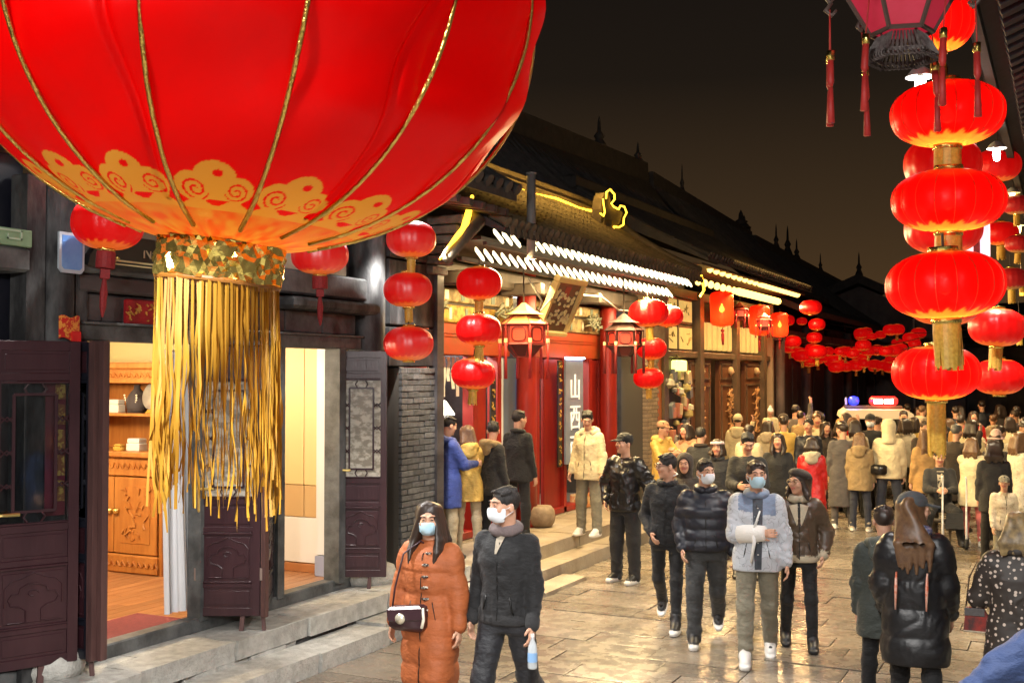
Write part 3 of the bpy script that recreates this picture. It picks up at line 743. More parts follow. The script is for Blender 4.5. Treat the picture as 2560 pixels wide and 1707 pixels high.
def handle(side):
    x = .035 if side == 'l' else LW-.035; s = 1 if side == 'l' else -1
    m = MB(); m.tube([(x, -.008, .88), (x, -.008, 1.16)], [.018, .018], 8); m.tube([(x, -.008, .862), (x, -.008, .88)], [.006, .018], 8); m.tube([(x, -.008, 1.16), (x, -.008, 1.18)], [.018, .006], 8)
    m.tube([(x, -.01, 1.07), (x, -.05, 1.07), (x+s*.03, -.058, 1.07), (x+s*.125, -.052, 1.068)], [.011, .011, .012, .013], 8)
    return m.mesh('handle', M_BRASS)
ME_HL, ME_HR = handle('l'), handle('r')
ME_STOP = MB().prism([(0,0,0),(.035,0,0),(.035,0,.2),(0,0,.2)], (0,.03,0)).mesh('doorstop', M_DOORE)
def leaf(A0, B0, z0, z1, handle=None, dark=False, stop=None, label=None):
    dx, dy = B0[0]-A0[0], B0[1]-A0[1]; w = math.hypot(dx, dy)
    o = link('door', ME_LEAFD if dark else ME_LEAF, A, loc=(A0[0], A0[1], z0), rot=(0, 0, math.atan2(dy, dx)), scale=(w/LW, 1, (z1-z0)/LH), label=label)
    for me in ME_P: link('panel', me, o, world=False)
    link('carved_panel', ME_CARV, o, world=False); link('glass_pane', ME_PANE, o, world=False); link('lattice', ME_LATD if dark else ME_LAT, o, world=False)
    if handle: link('handle', ME_HL if handle == 'l' else ME_HR, o, world=False)
    if stop is not None: link('doorstop', ME_STOP, o, world=False, loc=(stop*LW, .0, -.13), rot=(R(-6), R(4), 0))
    for z in (.3, 1.9):
        m = MB().box((-.006, -.004, z), (.02, .05, z+.1)); link('hinge', m.mesh('hinge', mat('hinge_steel', (.25,.18,.15), .5, metal=.5)), o, world=False)
    return o
leaf((-6.58, 5.40), (-6.33, 5.95), .47, 2.73, 'l', stop=.55)
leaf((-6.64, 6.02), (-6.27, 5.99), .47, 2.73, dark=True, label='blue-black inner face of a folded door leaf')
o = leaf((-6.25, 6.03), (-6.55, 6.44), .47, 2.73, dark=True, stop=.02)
bx('door_edge', (-6.285, 5.985, .46), (-6.235, 6.045, 2.735), M_DOORE, A, .006); bx('door_edge', (-6.232, 6.03, .46), (-6.19, 6.09, 2.735), M_DOORE, A, .006)
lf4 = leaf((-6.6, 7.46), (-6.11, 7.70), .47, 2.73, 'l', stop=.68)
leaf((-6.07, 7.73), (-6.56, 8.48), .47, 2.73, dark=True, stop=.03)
bx('door_edge', (-6.105, 7.705, .46), (-6.06, 7.755, 2.735), M_DOORE, A, .006)
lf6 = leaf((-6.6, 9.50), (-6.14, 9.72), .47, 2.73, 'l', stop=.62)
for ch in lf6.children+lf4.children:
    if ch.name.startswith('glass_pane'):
        ch.data = ch.data.copy(); ch.data.materials[0] = mat('painted_reflection_glass', (.50,.46,.38), .3, (.24,.21,.16), 14, thr=(.42,.56), stretch=(1,1,1.6)); ch['label'] = 'glass pane with pale reflections painted in'  # reflections of lit shelves are painted into the pane colour
cst = thing('reflection_strip', 'red and gold strip added behind the nearest door glass as its reflection', 'couplet', (-6.44, 5.86, 1.5))  # strip added to stand for the red-gold reflection in this pane
dq = Vector((.414,.91,0)); part('paper', MB().prism([tuple(dq*-.09), tuple(dq*.05), tuple(dq*.05+Vector((0,0,.95))), tuple(dq*-.09+Vector((0,0,.95)))], (-.008,.003,0)), mat('reflection_red', (.26,.012,.03), .5, (.16,.01,.02), 5), cst, world=False)
for k in range(5): m = MB(); glyph_q = .1+.18*k; m.prism([tuple(dq*-.03+Vector((.004,-.002,glyph_q))), tuple(dq*.045+Vector((.004,-.002,glyph_q))), tuple(dq*.04+Vector((.004,-.002,glyph_q+.14))), tuple(dq*-.02+Vector((.004,-.002,glyph_q+.15)))], (.004,-.002,0)); part('gold_cloud', m, mat('reflection_gold', (.70,.42,.08), .4, (.35,.10,.03), 26, thr=(.45,.52)), cst, world=False)
# sign boards, plaque on the post, signs
nb = thing('name_board', 'black chamfered name board with gold lettering above the left doorway', 'sign', (-6.45, 6.55, 3.3))
m = MB().prism([(0,-.47,.0),(0,.5,.0),(0,.5,.25),(0,-.36,.25),(0,-.47,.08)], (.05,0,0)); part('board', m, mat('black_lacquer', (.012,.013,.014), .3), nb, world=False, rot=(0, R(14), 0))
m = MB().box((.052, -.3, .055), (.056, .48, .068)); m.box((.052, -.34, .03), (.055, .48, .04)); part('gold_line', m, mat('pale_gilt', (.85,.74,.40), .45), nb, world=False, rot=(0, R(14), 0))
m = MB()
for k in range(5): m.lathe([(.001,-.012),(.022,0),(.001,.012)], 7, (.055, -.33+.03*k, .05+.028*(k % 3)), cap=False)
part('ornament', m, M_GOLD, nb, True, world=False, rot=(0, R(14), 0))
link('lettering', textmesh('Name', .125, .003), nb, world=False, loc=(.085, .19, .125), rot=(R(90), 0, R(90))).data.materials.append(mat('gilt_letter', (.62,.52,.34), .5))
pq = thing('post_plaque', 'pale blue notched plaque hung on the round post', 'plaque', (-6.43, 5.94, 3.22))
m = MB().prism([(0,-.115,.03),(0,-.085,0),(0,.085,0),(0,.115,.03),(0,.115,.29),(0,-.115,.29)], (.018,0,0)); part('plate', m, mat('plaque_white', (.45,.50,.56), .4), pq, world=False)
m = MB().prism([(.0185,-.092,.045),(.0185,-.07,.026),(.0185,.07,.026),(.0185,.092,.045),(.0185,.092,.268),(.0185,-.092,.268)], (.004,0,0)); part('face', m, mat('plaque_blue', (.10,.25,.60), .35, (.18,.36,.68), 5), pq, world=False)
rs_ = thing('door_sign', 'small red sign with gold seal script above the doorway', 'sign', (-6.52, 6.78, 2.88))
m = MB().box((-.03, -.2, .0), (.0, .2, .2), .012); part('board', m, mat('sign_red', (.40,.015,.02), .4, (.28,.01,.014), 12), rs_, world=False)
def glyph(mb, c, s, rnd, ax=1, x=0.004, n=6, r=.008):
    for k in range(n):
        a = [rnd.uniform(-.5,.5)*s*.8, rnd.uniform(-.5,.5)*s]; b = [a[0]+rnd.uniform(-.4,.4)*s, a[1]+rnd.uniform(-.4,.4)*s]; h = [(a[0]+b[0])/2+rnd.uniform(-.15,.15)*s, (a[1]+b[1])/2]
        mb.tube([(c[0]+x, c[1]+q[0], c[2]+max(-s*.55, min(s*.55, q[1]))) for q in (a, h, b)], [r, r*1.2, r*.6], 4)
for k in range(4):
    m = MB(); glyph(m, (0, -.135+.09*k, .1), .12, rg, n=7); part('gold_character', m, M_GOLD, rs_, world=False)
cp = thing('couplet_scrap', 'torn red and gold paper at the foot of the post above the door', 'paper', (-6.43, 5.93, 2.73))
m = MB().grid(lambda s, t: (.02*math.cos((s-.5)*2.2)+.0, (s-.5)*.19, .02+t*.16+.01*math.sin(s*9)), 8, 5); part('paper', m, mat('red_gold_paper', (.75,.30,.05), .5, (.55,.02,.015), 22, thr=(.47,.52)), cp, world=False)
m = MB().box((.014, .01, .0), (.03, .09, .075), .004); part('red_box', m, mat('bright_red', (.7,.02,.02), .4), cp, world=False)
# inside the shop ------------------------------------------------------
SH = thing('shop_interior', None, None, (-8.5, 7.5, .4), kind='structure')
bx('ceiling', (-10.8, 3.2, 2.9), (-6.8, 10.0, 2.97), M_WHITE, SH, 0)
M_CREAM = mat('cream_wall', (.78,.68,.36), .7, world=True)
bx('back_wall', (-10.9, 3.2, .4), (-10.8, 10.0, 2.9), M_CREAM, SH, 0); bx('end_wall', (-10.8, 10.0, .4), (-6.8, 10.1, 2.9), M_CREAM, SH, 0)
bx('end_wall', (-10.8, 3.1, .4), (-6.8, 3.2, 2.9), M_WHITE, SH, 0)
M_FLOOR = mat('oak_floor', (.40,.19,.085), .35, (.30,.13,.055), 3, bump=.1, bscale=30, rnd=.18, world=True, stretch=(6,.6,1))
bx('floor_slab', (-10.8, 3.2, .2), (-6.7, 10.0, .385), M_JOINT, SH, 0)
for i in range(31):
    x = -10.79+i*.13
    for a, b in ((3.2, 5.0), (5.0, 6.7), (6.7, 8.3), (8.3, 10.0)):
        o_ = (i*.37) % .8; piece('floor_board', M_FLOOR, (x+.002, max(3.2, a-o_)+.002, .37), (x+.128, (b-o_ if b < 10 else 10)-.002, .402), SH, .01)
mt = thing('door_mat', 'maroon carpet mat just inside the left doorway', 'mat', (-7.0, 6.95, .403)); m = MB().box((-.32, -.75, 0), (.22, .6, .014), .004); part('pile', m, mat('maroon_carpet', (.22,.04,.045), .95, (.16,.03,.035), 40, bump=.3, bscale=120), mt, world=False)
# wall panels seen through the right-hand doorway
for (a, b, c) in ((-7.75, -7.31, M_PALEW), (-7.30, -7.06, mat('tan_panel', (.55,.36,.16), .6, world=True))):
    bx('wall_panel', (a, 9.93, 1.32), (b, 9.99, 2.85), mat('honey_panel', (.72,.53,.24), .55, world=True), SH, .006)
    bx('wall_panel', (a, 9.935, .98), (b, 9.99, 1.315), mat('tan_panel', (.58,.36,.15), .55, world=True), SH, .006)
bx('wall_panel', (-7.75, 9.94, .5), (-7.06, 9.99, .975), M_WHITE, SH, .004); bx('wall_panel', (-7.05, 9.8, .62), (-6.85, 9.99, 2.88), M_WHITE, SH, .006); bx('skirting', (-7.05, 9.78, .403), (-6.85, 9.99, .61), mat('grey_blue_skirting', (.30,.33,.45), .5), SH, .004)
bx('skirting', (-7.75, 9.92, .403), (-7.06, 9.99, .49), mat('wood_skirting', (.38,.15,.05), .5), SH, .004)
# cabinet
M_CAB = mat('honey_wood', (.48,.20,.05), .35, (.36,.13,.03), 4, bump=.15, bscale=30, stretch=(4,4,.5), world=True)
cab = thing('display_cabinet', 'tall honey-coloured carved wooden cabinet inside the left doorway', 'cabinet', (-9.1, 9.35, .4))
X0, X1, Y0 = -9.75, -8.45, 9.05
bx('side_panel', (X1-.04, Y0, .4), (X1, 9.6, 2.62), M_CAB, cab, .005); bx('side_panel', (X0, Y0, .4), (X0+.04, 9.6, 2.62), M_CAB, cab, .005); bx('back_panel', (X0+.04, 9.55, .4), (X1-.04, 9.6, 2.6), M_CAB, cab, 0)
bx('top', (X0-.04, Y0-.05, 2.55), (X1+.04, 9.62, 2.62), M_CAB, cab, .015); bx('cornice', (X0+.041, Y0+.0, 2.40), (X1-.041, Y0+.03, 2.549), M_CAB, cab, .006)
bx('shelf', (X0+.041, Y0+.01, 2.05), (X1-.041, 9.549, 2.08), M_CAB, cab, .004); bx('counter', (X0-.03, Y0-.06, 1.62), (X1+.03, 9.549, 1.68), M_CAB, cab, .012)
bx('drawer_front', (X0+.041, Y0-.0, 1.42), (X1-.041, Y0+.03, 1.615), M_CAB, cab, .01); bx('plinth', (X0+.041, Y0-.02, .405), (X1-.041, Y0+.03, .60), M_CAB, cab, .015)
for k in range(2):
    a = X0+.05+k*.6; d = part('cabinet_door', MB().box((a, Y0-.012, .61), (a+.59, Y0+.018, 1.41), .008), M_CAB, cab)
    m = MB().box((a+.09, Y0-.02, .72), (a+.50, Y0-.0125, 1.32), .004)
    for q in range(26):
        x, z = a+.13+rg.random()*.33, .76+rg.random()*.5; m.tube([(x, Y0-.022, z), (x+rg.uniform(-.06,.06), Y0-.03, z+rg.uniform(-.04,.07)), (x+rg.uniform(-.09,.09), Y0-.022, z+rg.uniform(-.02,.1))], [.008, .013, .004], 4)
    part('carved_panel', m, M_CAB, d); part('knob', MB().lathe([(.001,-.03),(.035,-.02),(.035,.02),(.001,.03)], 10, (a+(.55 if k == 0 else .04), Y0-.03, 1.05), cap=False), M_BRASS, d, True)
m = MB()
for q in range(16): x = X0+.08+q*.075; m.tube([(x, Y0-.004, 2.46), (x+.03, Y0-.012, 2.5), (x+.06, Y0-.004, 2.46)], .01, 4); m.tube([(x, Y0-.022, .48), (x+.03, Y0-.03, .53), (x+.06, Y0-.022, .48)], .012, 4); m.tube([(x, Y0-.004, 1.5), (x+.03, Y0-.012, 1.55), (x+.06, Y0-.004, 1.5)], .01, 4)
part('carving', m, M_CAB, cab, kind='stuff')
bu = thing('necklace_bust', 'dark velvet necklace bust with white beads on the cabinet shelf', 'display bust', (-9.0, 9.25, 2.08))
m = MB().lathe([(.10,0),(.11,.06),(.12,.14),(.07,.22),(.035,.26),(.035,.3)], 14); part('bust', m, mat('dark_velvet', (.05,.04,.045), .9), bu, True, world=False)
m = MB(); 
for q in range(14): a = PI*q/13; m.lathe([(.001,-.012),(.013,0),(.001,.012)], 6, (.085*math.cos(a), -.10+.02*math.sin(a), .19-.11*math.sin(a)), cap=False)
part('beads', m, mat('pearl', (.85,.80,.65), .3), bu, True, world=False)
pl = thing('display_plate', 'round silver-grey plate on a gold stand inside the cabinet', 'plate', (-8.72, 9.22, 2.08))
m = MB().lathe([(.001,.0),(.13,.004),(.15,.02),(.15,.03),(.001,.026)], 24); part('plate', m, mat('plate_grey', (.35,.33,.32), .3, (.5,.48,.45), 8), pl, True, world=False, loc=(0, 0, .18), rot=(R(80), 0, 0))
m = MB().prism([(-.14,0,0),(.14,0,0),(.07,0,.07),(-.07,0,.07)], (0,.08,0)); part('stand', m, M_GOLD, pl, world=False)
def trinket(name, label, cat, loc, size, m):
    t = thing(name, label, cat, loc); part('box', MB().box((-size[0]/2, -size[1]/2, 0), (size[0]/2, size[1]/2, size[2]*.6), .006), m, t, world=False); part('lid', MB().box((-size[0]*.46, -size[1]*.46, size[2]*.602), (size[0]*.46, size[1]*.46, size[2]), .01), m, t, world=False)
trinket('gift_box', 'white gift box at the left of the upper cabinet shelf', 'box', (-9.3, 9.25, 2.08), (.16, .1, .14), M_WHITE)
trinket('gift_box', 'larger white gift box on the cabinet counter', 'box', (-8.95, 9.2, 1.68), (.18, .12, .13), M_WHITE)
trinket('gift_box', 'small gold gift box at the front of the cabinet counter', 'box', (-9.12, 9.12, 1.68), (.10, .08, .07), M_GOLD)
trinket('incense_box', 'dark carved wooden incense box on the cabinet counter', 'box', (-8.66, 9.25, 1.68), (.22, .14, .2), mat('rosewood', (.16,.04,.03), .35))
# hanging door curtain
dcu = thing('door_curtain', 'white plastic strip curtain gathered at the side of the left doorway', 'curtain', (-6.75, 7.3, 2.7))
for k in range(5):
    m = MB().grid(lambda s, t, k=k: (.035*math.sin(s*5+k*2)+.02*k*.4-.02, -.06+k*.045+s*.085+.10*(t**2.2)*(1 if k > 1 else .6)*(1-t*.2), -t*2.2), 6, 14)
    part('strip', m, mat('clear_white_plastic', (.82,.82,.84), .25, spec=.6), dcu, True, world=False)
lampA = thing('ceiling_lamp', 'square white lamp glowing on the cream wall in the left doorway', 'lamp', (-9.95, 8.9, 2.72))
part('shade', MB().prism([(-.14,0,.12),(.14,0,.12),(.11,0,-.03),(-.11,0,-.03)], (0,.1,0)), mat('lamp_glow', (1,.95,.75), .5, emit=(1,.9,.6), es=5), lampA, world=False)
lamp('POINT', 'shop_light', (-8.7, 7.2, 2.6), 190, (1, .76, .46), .15, parent=None); lamp('POINT', 'shop_light', (-7.8, 8.9, 2.6), 42, (1, .86, .66), .12)
# ------------------------------------------------------------------ lantern-lit red shop (next along the street)
B = thing('red_shop', 'red-columned shop under a tiled eave lined with glowing white rafter ends', 'shop', (-7.2, 15, .33))
def bb(name, a, b, m, bev=.01, parent=None, **k): return part(name, MB().box(a, b, bev), m, parent or B, **k)
M_CREAMP = mat('painted_cream', (.40,.30,.13), .6, (.16,.11,.04), 7, world=True, thr=(.42,.6)); M_YELP = mat('painted_yellow', (.52,.33,.06), .55, (.28,.14,.02), 9, world=True, thr=(.45,.58))
M_ORP = mat('orange_red_board', (.40,.045,.010), .5, (.30,.06,.012), 5, world=True); M_DKB = mat('dark_shop_timber', (.045,.032,.022), .6, (.08,.06,.04), 4, world=True)
M_BLUEG = mat('blue_grey_board', (.13,.17,.24), .4); M_LWALL = mat('lit_white_wall', (.62,.63,.68), .6)
bb('wall', (-8.9, 11.4, .33), (-8.8, 19.3, 4.0), M_LWALL, 0); bb('wall', (-8.8, 11.35, .33), (-7.0, 11.45, 4.0), M_LWALL, 0); bb('wall', (-8.8, 19.2, .33), (-7.0, 19.3, 4.0), M_DKB, 0)
bb('floor', (-8.8, 11.46, .25), (-7.25, 19.19, .335), mat('shop_floor', (.40,.36,.30), .4), 0); bb('ceiling', (-8.8, 11.46, 3.62), (-7.2, 19.19, 3.68), M_DKB, 0)
for (a, b) in ((11.55, 14.55), (14.95, 18.2)):
    bb('painted_beam', (-7.28, a, 3.42), (-7.08, b, 3.60), M_CREAMP, .012); bb('dark_fillet', (-7.26, a, 3.385), (-7.12, b, 3.419), M_DKB, .003)
    bb('painted_beam', (-7.28, a, 3.16), (-7.10, b, 3.384), M_YELP if a < 12 else M_CREAMP, .012)
    q = bb('sign_board', (-7.27, a, 2.74), (-7.13, b, 3.155), M_ORP, .012)
    for z in (2.98, 3.02): part('moulding', MB().box((-7.13, a+.1, z), (-7.115, b-.1, z+.012)), M_ORP, q)
    for k in range(7):
        y = a+.2+k*(b-a-.4)/6; m = MB().box((-7.08, y-.05, 3.45), (-7.072, y+.05, 3.57)); m.box((-7.1, y+.1, 3.2), (-7.092, y+.17, 3.35)); part('paint_motif', m, mat('paint_white', (.78,.74,.55), .6) if k % 2 == 0 else mat('paint_blue_green', (.16,.22,.17), .6), B, kind='stuff')
for yc in (11.62, 14.72, 17.95):
    m = MB().lathe([(.15,0),(.148,1.2),(.14,2.9),(.135,3.7)], 18, (-6.95, yc, .33)); part('column', m, M_RED, B, True)
    m = MB().lathe([(.16,0),(.20,.05),(.22,.14),(.20,.24),(.16,.29)], 16, (-6.78, yc+.1, .33)); part('drum_stone', m, mat('drum_stone', (.30,.22,.15), .7, (.20,.14,.09), 9, bump=.4), B, True)
for (y0, y1) in ((13.38, 13.52), (14.1, 14.22), (15.36, 15.5), (16.42, 16.52), (17.46, 17.6), (17.98, 18.1)): bb('door_post', (-7.26, y0, .33), (-7.1, y1, 2.74), M_RED, .012)
for (y0, y1, z0) in ((13.53, 13.86, .33), (15.8, 16.4, .33), (17.62, 17.97, .33)): bb('red_leaf', (-7.22, y0, z0), (-7.16, y1, 2.73), M_RED, .01)
bb('low_wall', (-7.25, 17.0, .33), (-7.02, 17.9, .55), mat('patch_orange', (.55,.20,.06), .6, (.60,.42,.2), 9, thr=(.48,.52)), .01)
bb('leaf_panel', (-7.2, 14.23, .33), (-7.16, 14.40, 2.73), M_LWALL, .004); bb('leaf_panel', (-7.23, 14.41, .33), (-7.18, 15.34, 2.72), M_BLUEG, .006)
q = bb('blue_screen', (-7.17, 14.85, 1.5), (-7.155, 15.28, 2.66), mat('blue_screen', (.20,.25,.55), .3, (.35,.40,.75), 6, emit=(.30,.36,.8), es=.35), .003)
bb('sill', (-7.3, 11.5, .33), (-7.1, 17.9, .43), M_RED, .012)
# couplet boards
def couplet(y, z0, z1, label):
    t = thing('couplet_board', label, 'couplet board', (-6.86, y, z0)); part('board', MB().box((-.02, -.075, 0), (.0, .075, z1-z0), .008), mat('black_lacquer', (.012,.013,.014), .3), t, world=False)
    n = int((z1-z0)/.17)
    for k in range(n):
        m = MB(); glyph(m, (0, 0, (z1-z0)*(k+.5)/n), .1, rg, n=6, r=.010); part('gold_character', m, M_GOLD, t, world=False)
couplet(13.5, 1.1, 2.5, 'black couplet board with gold characters between the blue shop doors')
couplet(15.72, 1.1, 2.7, 'black couplet board with gold characters beside the vertical shop sign')
# vertical sign
vs = thing('vertical_sign', 'tall blue-grey shop sign reading three white Chinese characters', 'sign', (-6.95, 16.5, 1.1))
part('board', MB().box((-.03, -.36, 0), (0, .34, 1.62), .01), mat('sign_blue_grey', (.16,.20,.27), .35, (.22,.26,.34), 3), vs, world=False)
part('light_bar', MB().box((-.02, -.36, 1.63), (.03, .36, 1.66), .006), mat('sign_light', (.8,.85,1), .5, emit=(.75,.8,1), es=5), vs, world=False)
for k, ch in enumerate('山西面'):
    link('lettering', textmesh(ch, .44, .006), vs, world=False, loc=(.008, .0, 1.16-k*.47), rot=(R(90), 0, R(90))).data.materials.append(mat('sign_white', (.85,.85,.80), .5, emit=(.9,.9,.8), es=.35))
# white lit counter bay with paper strips
for k in range(9):
    t = MB().grid(lambda s, q, k=k: (-7.3+.01*math.sin(q*7+k), 12.3+k*.12+s*.085, 2.72-q*(.32+.1*((k*7) % 3))), 1, 4); part('paper_strip', t, mat('paper_white', (.85,.85,.82), .7), B)
sl_ = thing('counter_lamp', 'white shaded lamp hanging over the bright food counter', 'lamp', (-7.5, 13.25, 1.95)); part('shade', MB().lathe([(.03,.2),(.06,.18),(.17,.02),(.17,0)], 16), mat('shade_white', (.85,.82,.7), .4, emit=(1,.93,.75), es=2.5), sl_, True, world=False); part('cord', MB().tube([(0,0,.2),(0,0,1.66)], .006, 5), M_DKB, sl_, world=False)
bb('counter', (-7.6, 11.6, .34), (-7.3, 13.05, 1.2), M_RED, .01); bb('added_glow_panel', (-8.79, 11.7, .9), (-8.77, 17.6, 3.3), mat('bay_glow', (.9,.9,.9), .5, emit=(1,.98,.95), es=2.2), .004)  # glowing back panel added so the counter bay reads white
lamp('POINT', 'shop_light', (-8.0, 12.6, 3.2), 200, (1, .95, .86), .12); lamp('POINT', 'shop_light', (-8.0, 16.6, 3.2), 60, (.92, .94, 1), .12)
# hung plaque
hp = thing('hung_plaque', 'large tilted name plaque with pale gold brush characters under the lit eave', 'sign', (-6.42, 14.4, 3.10)); hp.rotation_euler = (0, R(24), 0)
part('board', MB().box((-.03, -.42, 0), (.0, .42, .70), .004), mat('plaque_dark', (.10,.075,.04), .4, (.18,.05,.025), 3), hp, world=False)
m = MB(); m.box((-.04, -.49, .70), (.05, .49, .79), .015); m.box((-.04, -.49, -.07), (.05, .49, 0), .015); m.box((-.04, -.49, .0), (.05, -.42, .70), .01); m.box((-.04, .42, .0), (.05, .49, .70), .01); part('frame', m, mat('plaque_frame', (.75,.56,.22), .45), hp, world=False)
for k in range(4):
    for q in range(2):
        m = MB(); glyph(m, (0, -.3+.2*k, .48-.28*q), .2, rg, n=6, r=.024); part('gold_character', m, mat('pale_gilt', (.85,.74,.40), .45), hp, world=False)
part('red_seal', MB().box((.0, -.06, .46), (.008, .1, .65), .003), mat('seal_red', (.35,.06,.04), .5), hp, world=False)
# brackets of carved foliage beside the columns
def carvings(c, sy, n, parent):
    m = MB()
    for k in range(n): y = c[1]+sy*rg.random()*.5; z = c[2]-rg.random()*.22*(1-abs(y-c[1])); m.tube([(c[0], y, z), (c[0]+.05, y+rg.uniform(-.1,.1), z+rg.uniform(-.05,.07)), (c[0]+.02, y+rg.uniform(-.16,.16), z+rg.uniform(-.08,.06))], [.012,.022,.006], 5)
    part('carved_bracket', m, mat('green_grey_carving', (.16,.17,.11), .7, (.30,.30,.20), 12), parent)
for yc in (11.9, 14.45, 15.0, 17.65): carvings((-7.02, yc, 3.42), 1 if yc in (11.9, 15.0) else -1, 34, B)
# rafter ends lit from below; the light is put in as glowing tubes
M_LED = mat('eave_light', (1,.95,.85), .5, emit=(1,.86,.52), es=2.3); M_LEDO = mat('eave_light_amber', (1,.8,.3), .5, emit=(1,.60,.13), es=3.2); M_STRIP = mat('amber_strip', (1,.75,.2), .5, emit=(1,.52,.03), es=3.4)
up = MB().tube([(0,0,0),(-.02,0,.035),(-.10,0,.13),(-.12,0,.165)], [.012,.024,.024,.010], 8).mesh('glowing_rafter_end', M_LED, True)
lo_ = MB().tube([(0,0,0),(-.03,.015,.035),(-.12,.05,.13),(-.14,.06,.165)], [.011,.023,.023,.010], 8).mesh('glowing_rafter_end', M_LED, True)
el = thing('lit_rafter_ends', 'two rows of rafter ends made to glow white under the tiled eave', 'eave lights', (-5.9, 15, 4.0))
y = 11.5; k = 0
while y < 18.75:
    if not 12.05 < y < 12.2: link('glowing_rafter_end', up, el, loc=(-5.72, y, 3.975))
    if k > 0: link('glowing_rafter_end', lo_, el, loc=(-6.02, y-.12, 3.80))
    y += .225; k += 1
bb('eave_board', (-5.93, 11.4, 3.955), (-5.88, 18.8, 4.0), M_DKB, .005); bb('eave_board', (-6.26, 11.4, 3.79), (-6.2, 18.8, 3.84), M_DKB, .005)
bb('purlin', (-6.9, 11.4, 3.62), (-6.7, 18.9, 3.86), M_DKB, .03); bb('soffit', (-7.3, 11.4, 4.02), (-5.95, 18.9, 4.06), M_DKB, 0)
for k in range(4): bb('bracket_arm', (-6.9, 11.7+k*2.1, 3.55), (-6.3, 11.82+k*2.1, 3.72), M_DKB, .02)
# roof with tile rows
PR = slope(-5.62, 4.20, -7.5, 5.32, 9, .25)
m = MB(); m.add([(-5.6, 11.3, 4.12), (-5.6, 19.0, 4.12), (-7.5, 19.0, 5.24), (-7.5, 11.3, 5.24), (-5.6, 11.3, 4.06), (-5.6, 19.0, 4.06), (-7.5, 19.0, 4.9), (-7.5, 11.3, 4.9)], [(0,1,2,3),(7,6,5,4),(0,4,5,1),(0,3,7,4),(1,5,6,2),(3,2,6,7)]); part('roof', m, M_TILE, B)
M_TILE2 = mat('warm_roof_tile', (.09,.074,.05), .7, (.15,.12,.08), 6, bump=.3, bscale=30, rnd=.2, world=True)
tr = tile_row_mesh('tile_row', PR, .052); tr.materials[0] = M_TILE2
k = 0; y = 11.4
while y < 18.95: link('tile_row', tr, B, loc=(0, y, 0)); y += .168
dm = MB().prism([(0,-.06,0),(0,.06,0),(0,.045,-.07),(0,0,-.115),(0,-.045,-.07)], (.015,0,0)).mesh('drip_tile', M_TILE2)
y = 11.484
while y < 18.9: link('drip_tile', dm, B, loc=(-5.61, y, 4.16)); y += .168
m = MB().box((-7.68, 11.6, 5.2), (-7.42, 19.1, 5.42), .03); m.box((-7.64, 11.6, 5.421), (-7.46, 19.1, 5.56), .05); part('ridge', m, M_TILE2, B)
m = MB().tube([(-5.65, 18.95, 4.25), (-6.2, 18.98, 4.5), (-6.9, 19.0, 4.95), (-7.45, 19.0, 5.42)], .085, 8); part('hip_ridge', m, M_TILE2, B, True)
m = MB().tube([(-5.72, 10.2, 3.68), (-5.9, 11.25, 4.2), (-6.6, 11.45, 4.75), (-7.45, 11.6, 5.42)], [.05,.08,.085,.085], 8); part('hip_ridge', m, M_TILE2, B, True)
# dragon finial with light outline
fi = thing('ridge_finial', 'dragon-fish ridge finial outlined in glowing yellow light', 'finial', (-7.0, 17.75, 5.14))
def sil(pts, sc=1.2): return [(0, p[0]*sc, p[1]*sc) for p in pts]
S_ = [(0,-.1),(0,.1),(.05,.25),(.15,.35),(.3,.38),(.4,.25),(.55,.15),(.7,.2),(.88,.16),(.76,0),(.55,-.1),(.38,-.12),(.34,-.45),(-.1,-.62),(-.25,-.5),(-.05,-.35)]
m = MB().prism(sil(S_), (-.16,0,0)); part('body', m, M_TILE2, fi, world=False)
m = MB()
for k in range(6): m.tube([(.02, -.2+k*.09, -.55+k*.02), (.05, -.1+k*.08, -.38), (.03, .02+k*.06, -.2), (.02, .12+k*.07, -.02)], [.02,.03,.03,.01], 5)
part('scales', m, M_TILE2, fi, True, world=False)
KF = 1.2
O1 = [(-.12,.02),(0,0),(.05,.066),(0,.165),(-.02,.24)]; O2 = [(.1,.257),(.11,.347),(.26,.41),(.43,.363),(.43,.29),(.3,.215),(.4,.18),(.6,.17),(.66,.23),(.83,.24),(.93,.165),(.81,.07),(.79,-.03),(.6,-.09),(.4,-.1),(.4,-.165),(.57,-.33),(.72,-.43),(.98,-.51)]
m = MB().tube([(.05, a*KF, b*KF) for a, b in O1], .015, 6); m.tube([(.05, a*KF, b*KF) for a, b in O2], .016, 6); part('light_outline', m, M_STRIP, fi, True, world=False)
rl = thing('ridge_light', 'glowing amber light strip along the curved roof ridge', 'light strip', (-7.4, 15, 5.4))
pts = [(-7.4, 13.9+.48*i, 5.36+.03*math.sin(i*1.3)-.06*math.sin(i*PI/10)) for i in range(11)]
part('strip', MB().tube(pts, [.012+.014*(i/10) for i in range(11)], 6), M_STRIP, rl, True)
hl = thing('hip_light', 'curved amber light strip on the corner of the roof end', 'light strip', (-5.8, 10.6, 4.0))
part('strip', MB().tube([(-5.70, 10.02, 3.66), (-5.74, 10.25, 3.80), (-5.80, 10.55, 3.95), (-5.9, 10.9, 4.08), (-5.97, 11.12, 4.26), (-6.0, 11.28, 4.5)], [.012,.016,.03,.04,.04,.02], 6), M_STRIP, hl, True)
ht = thing('corner_light', 'short amber light strip on the far corner of the lit eave', 'light strip', (-5.6, 18.95, 4.1))
part('strip', MB().tube([(-5.6, 18.8, 3.82), (-5.58, 18.95, 3.93), (-5.62, 19.05, 4.05), (-5.66, 19.05, 4.2)], .022, 6), M_STRIP, ht, True)
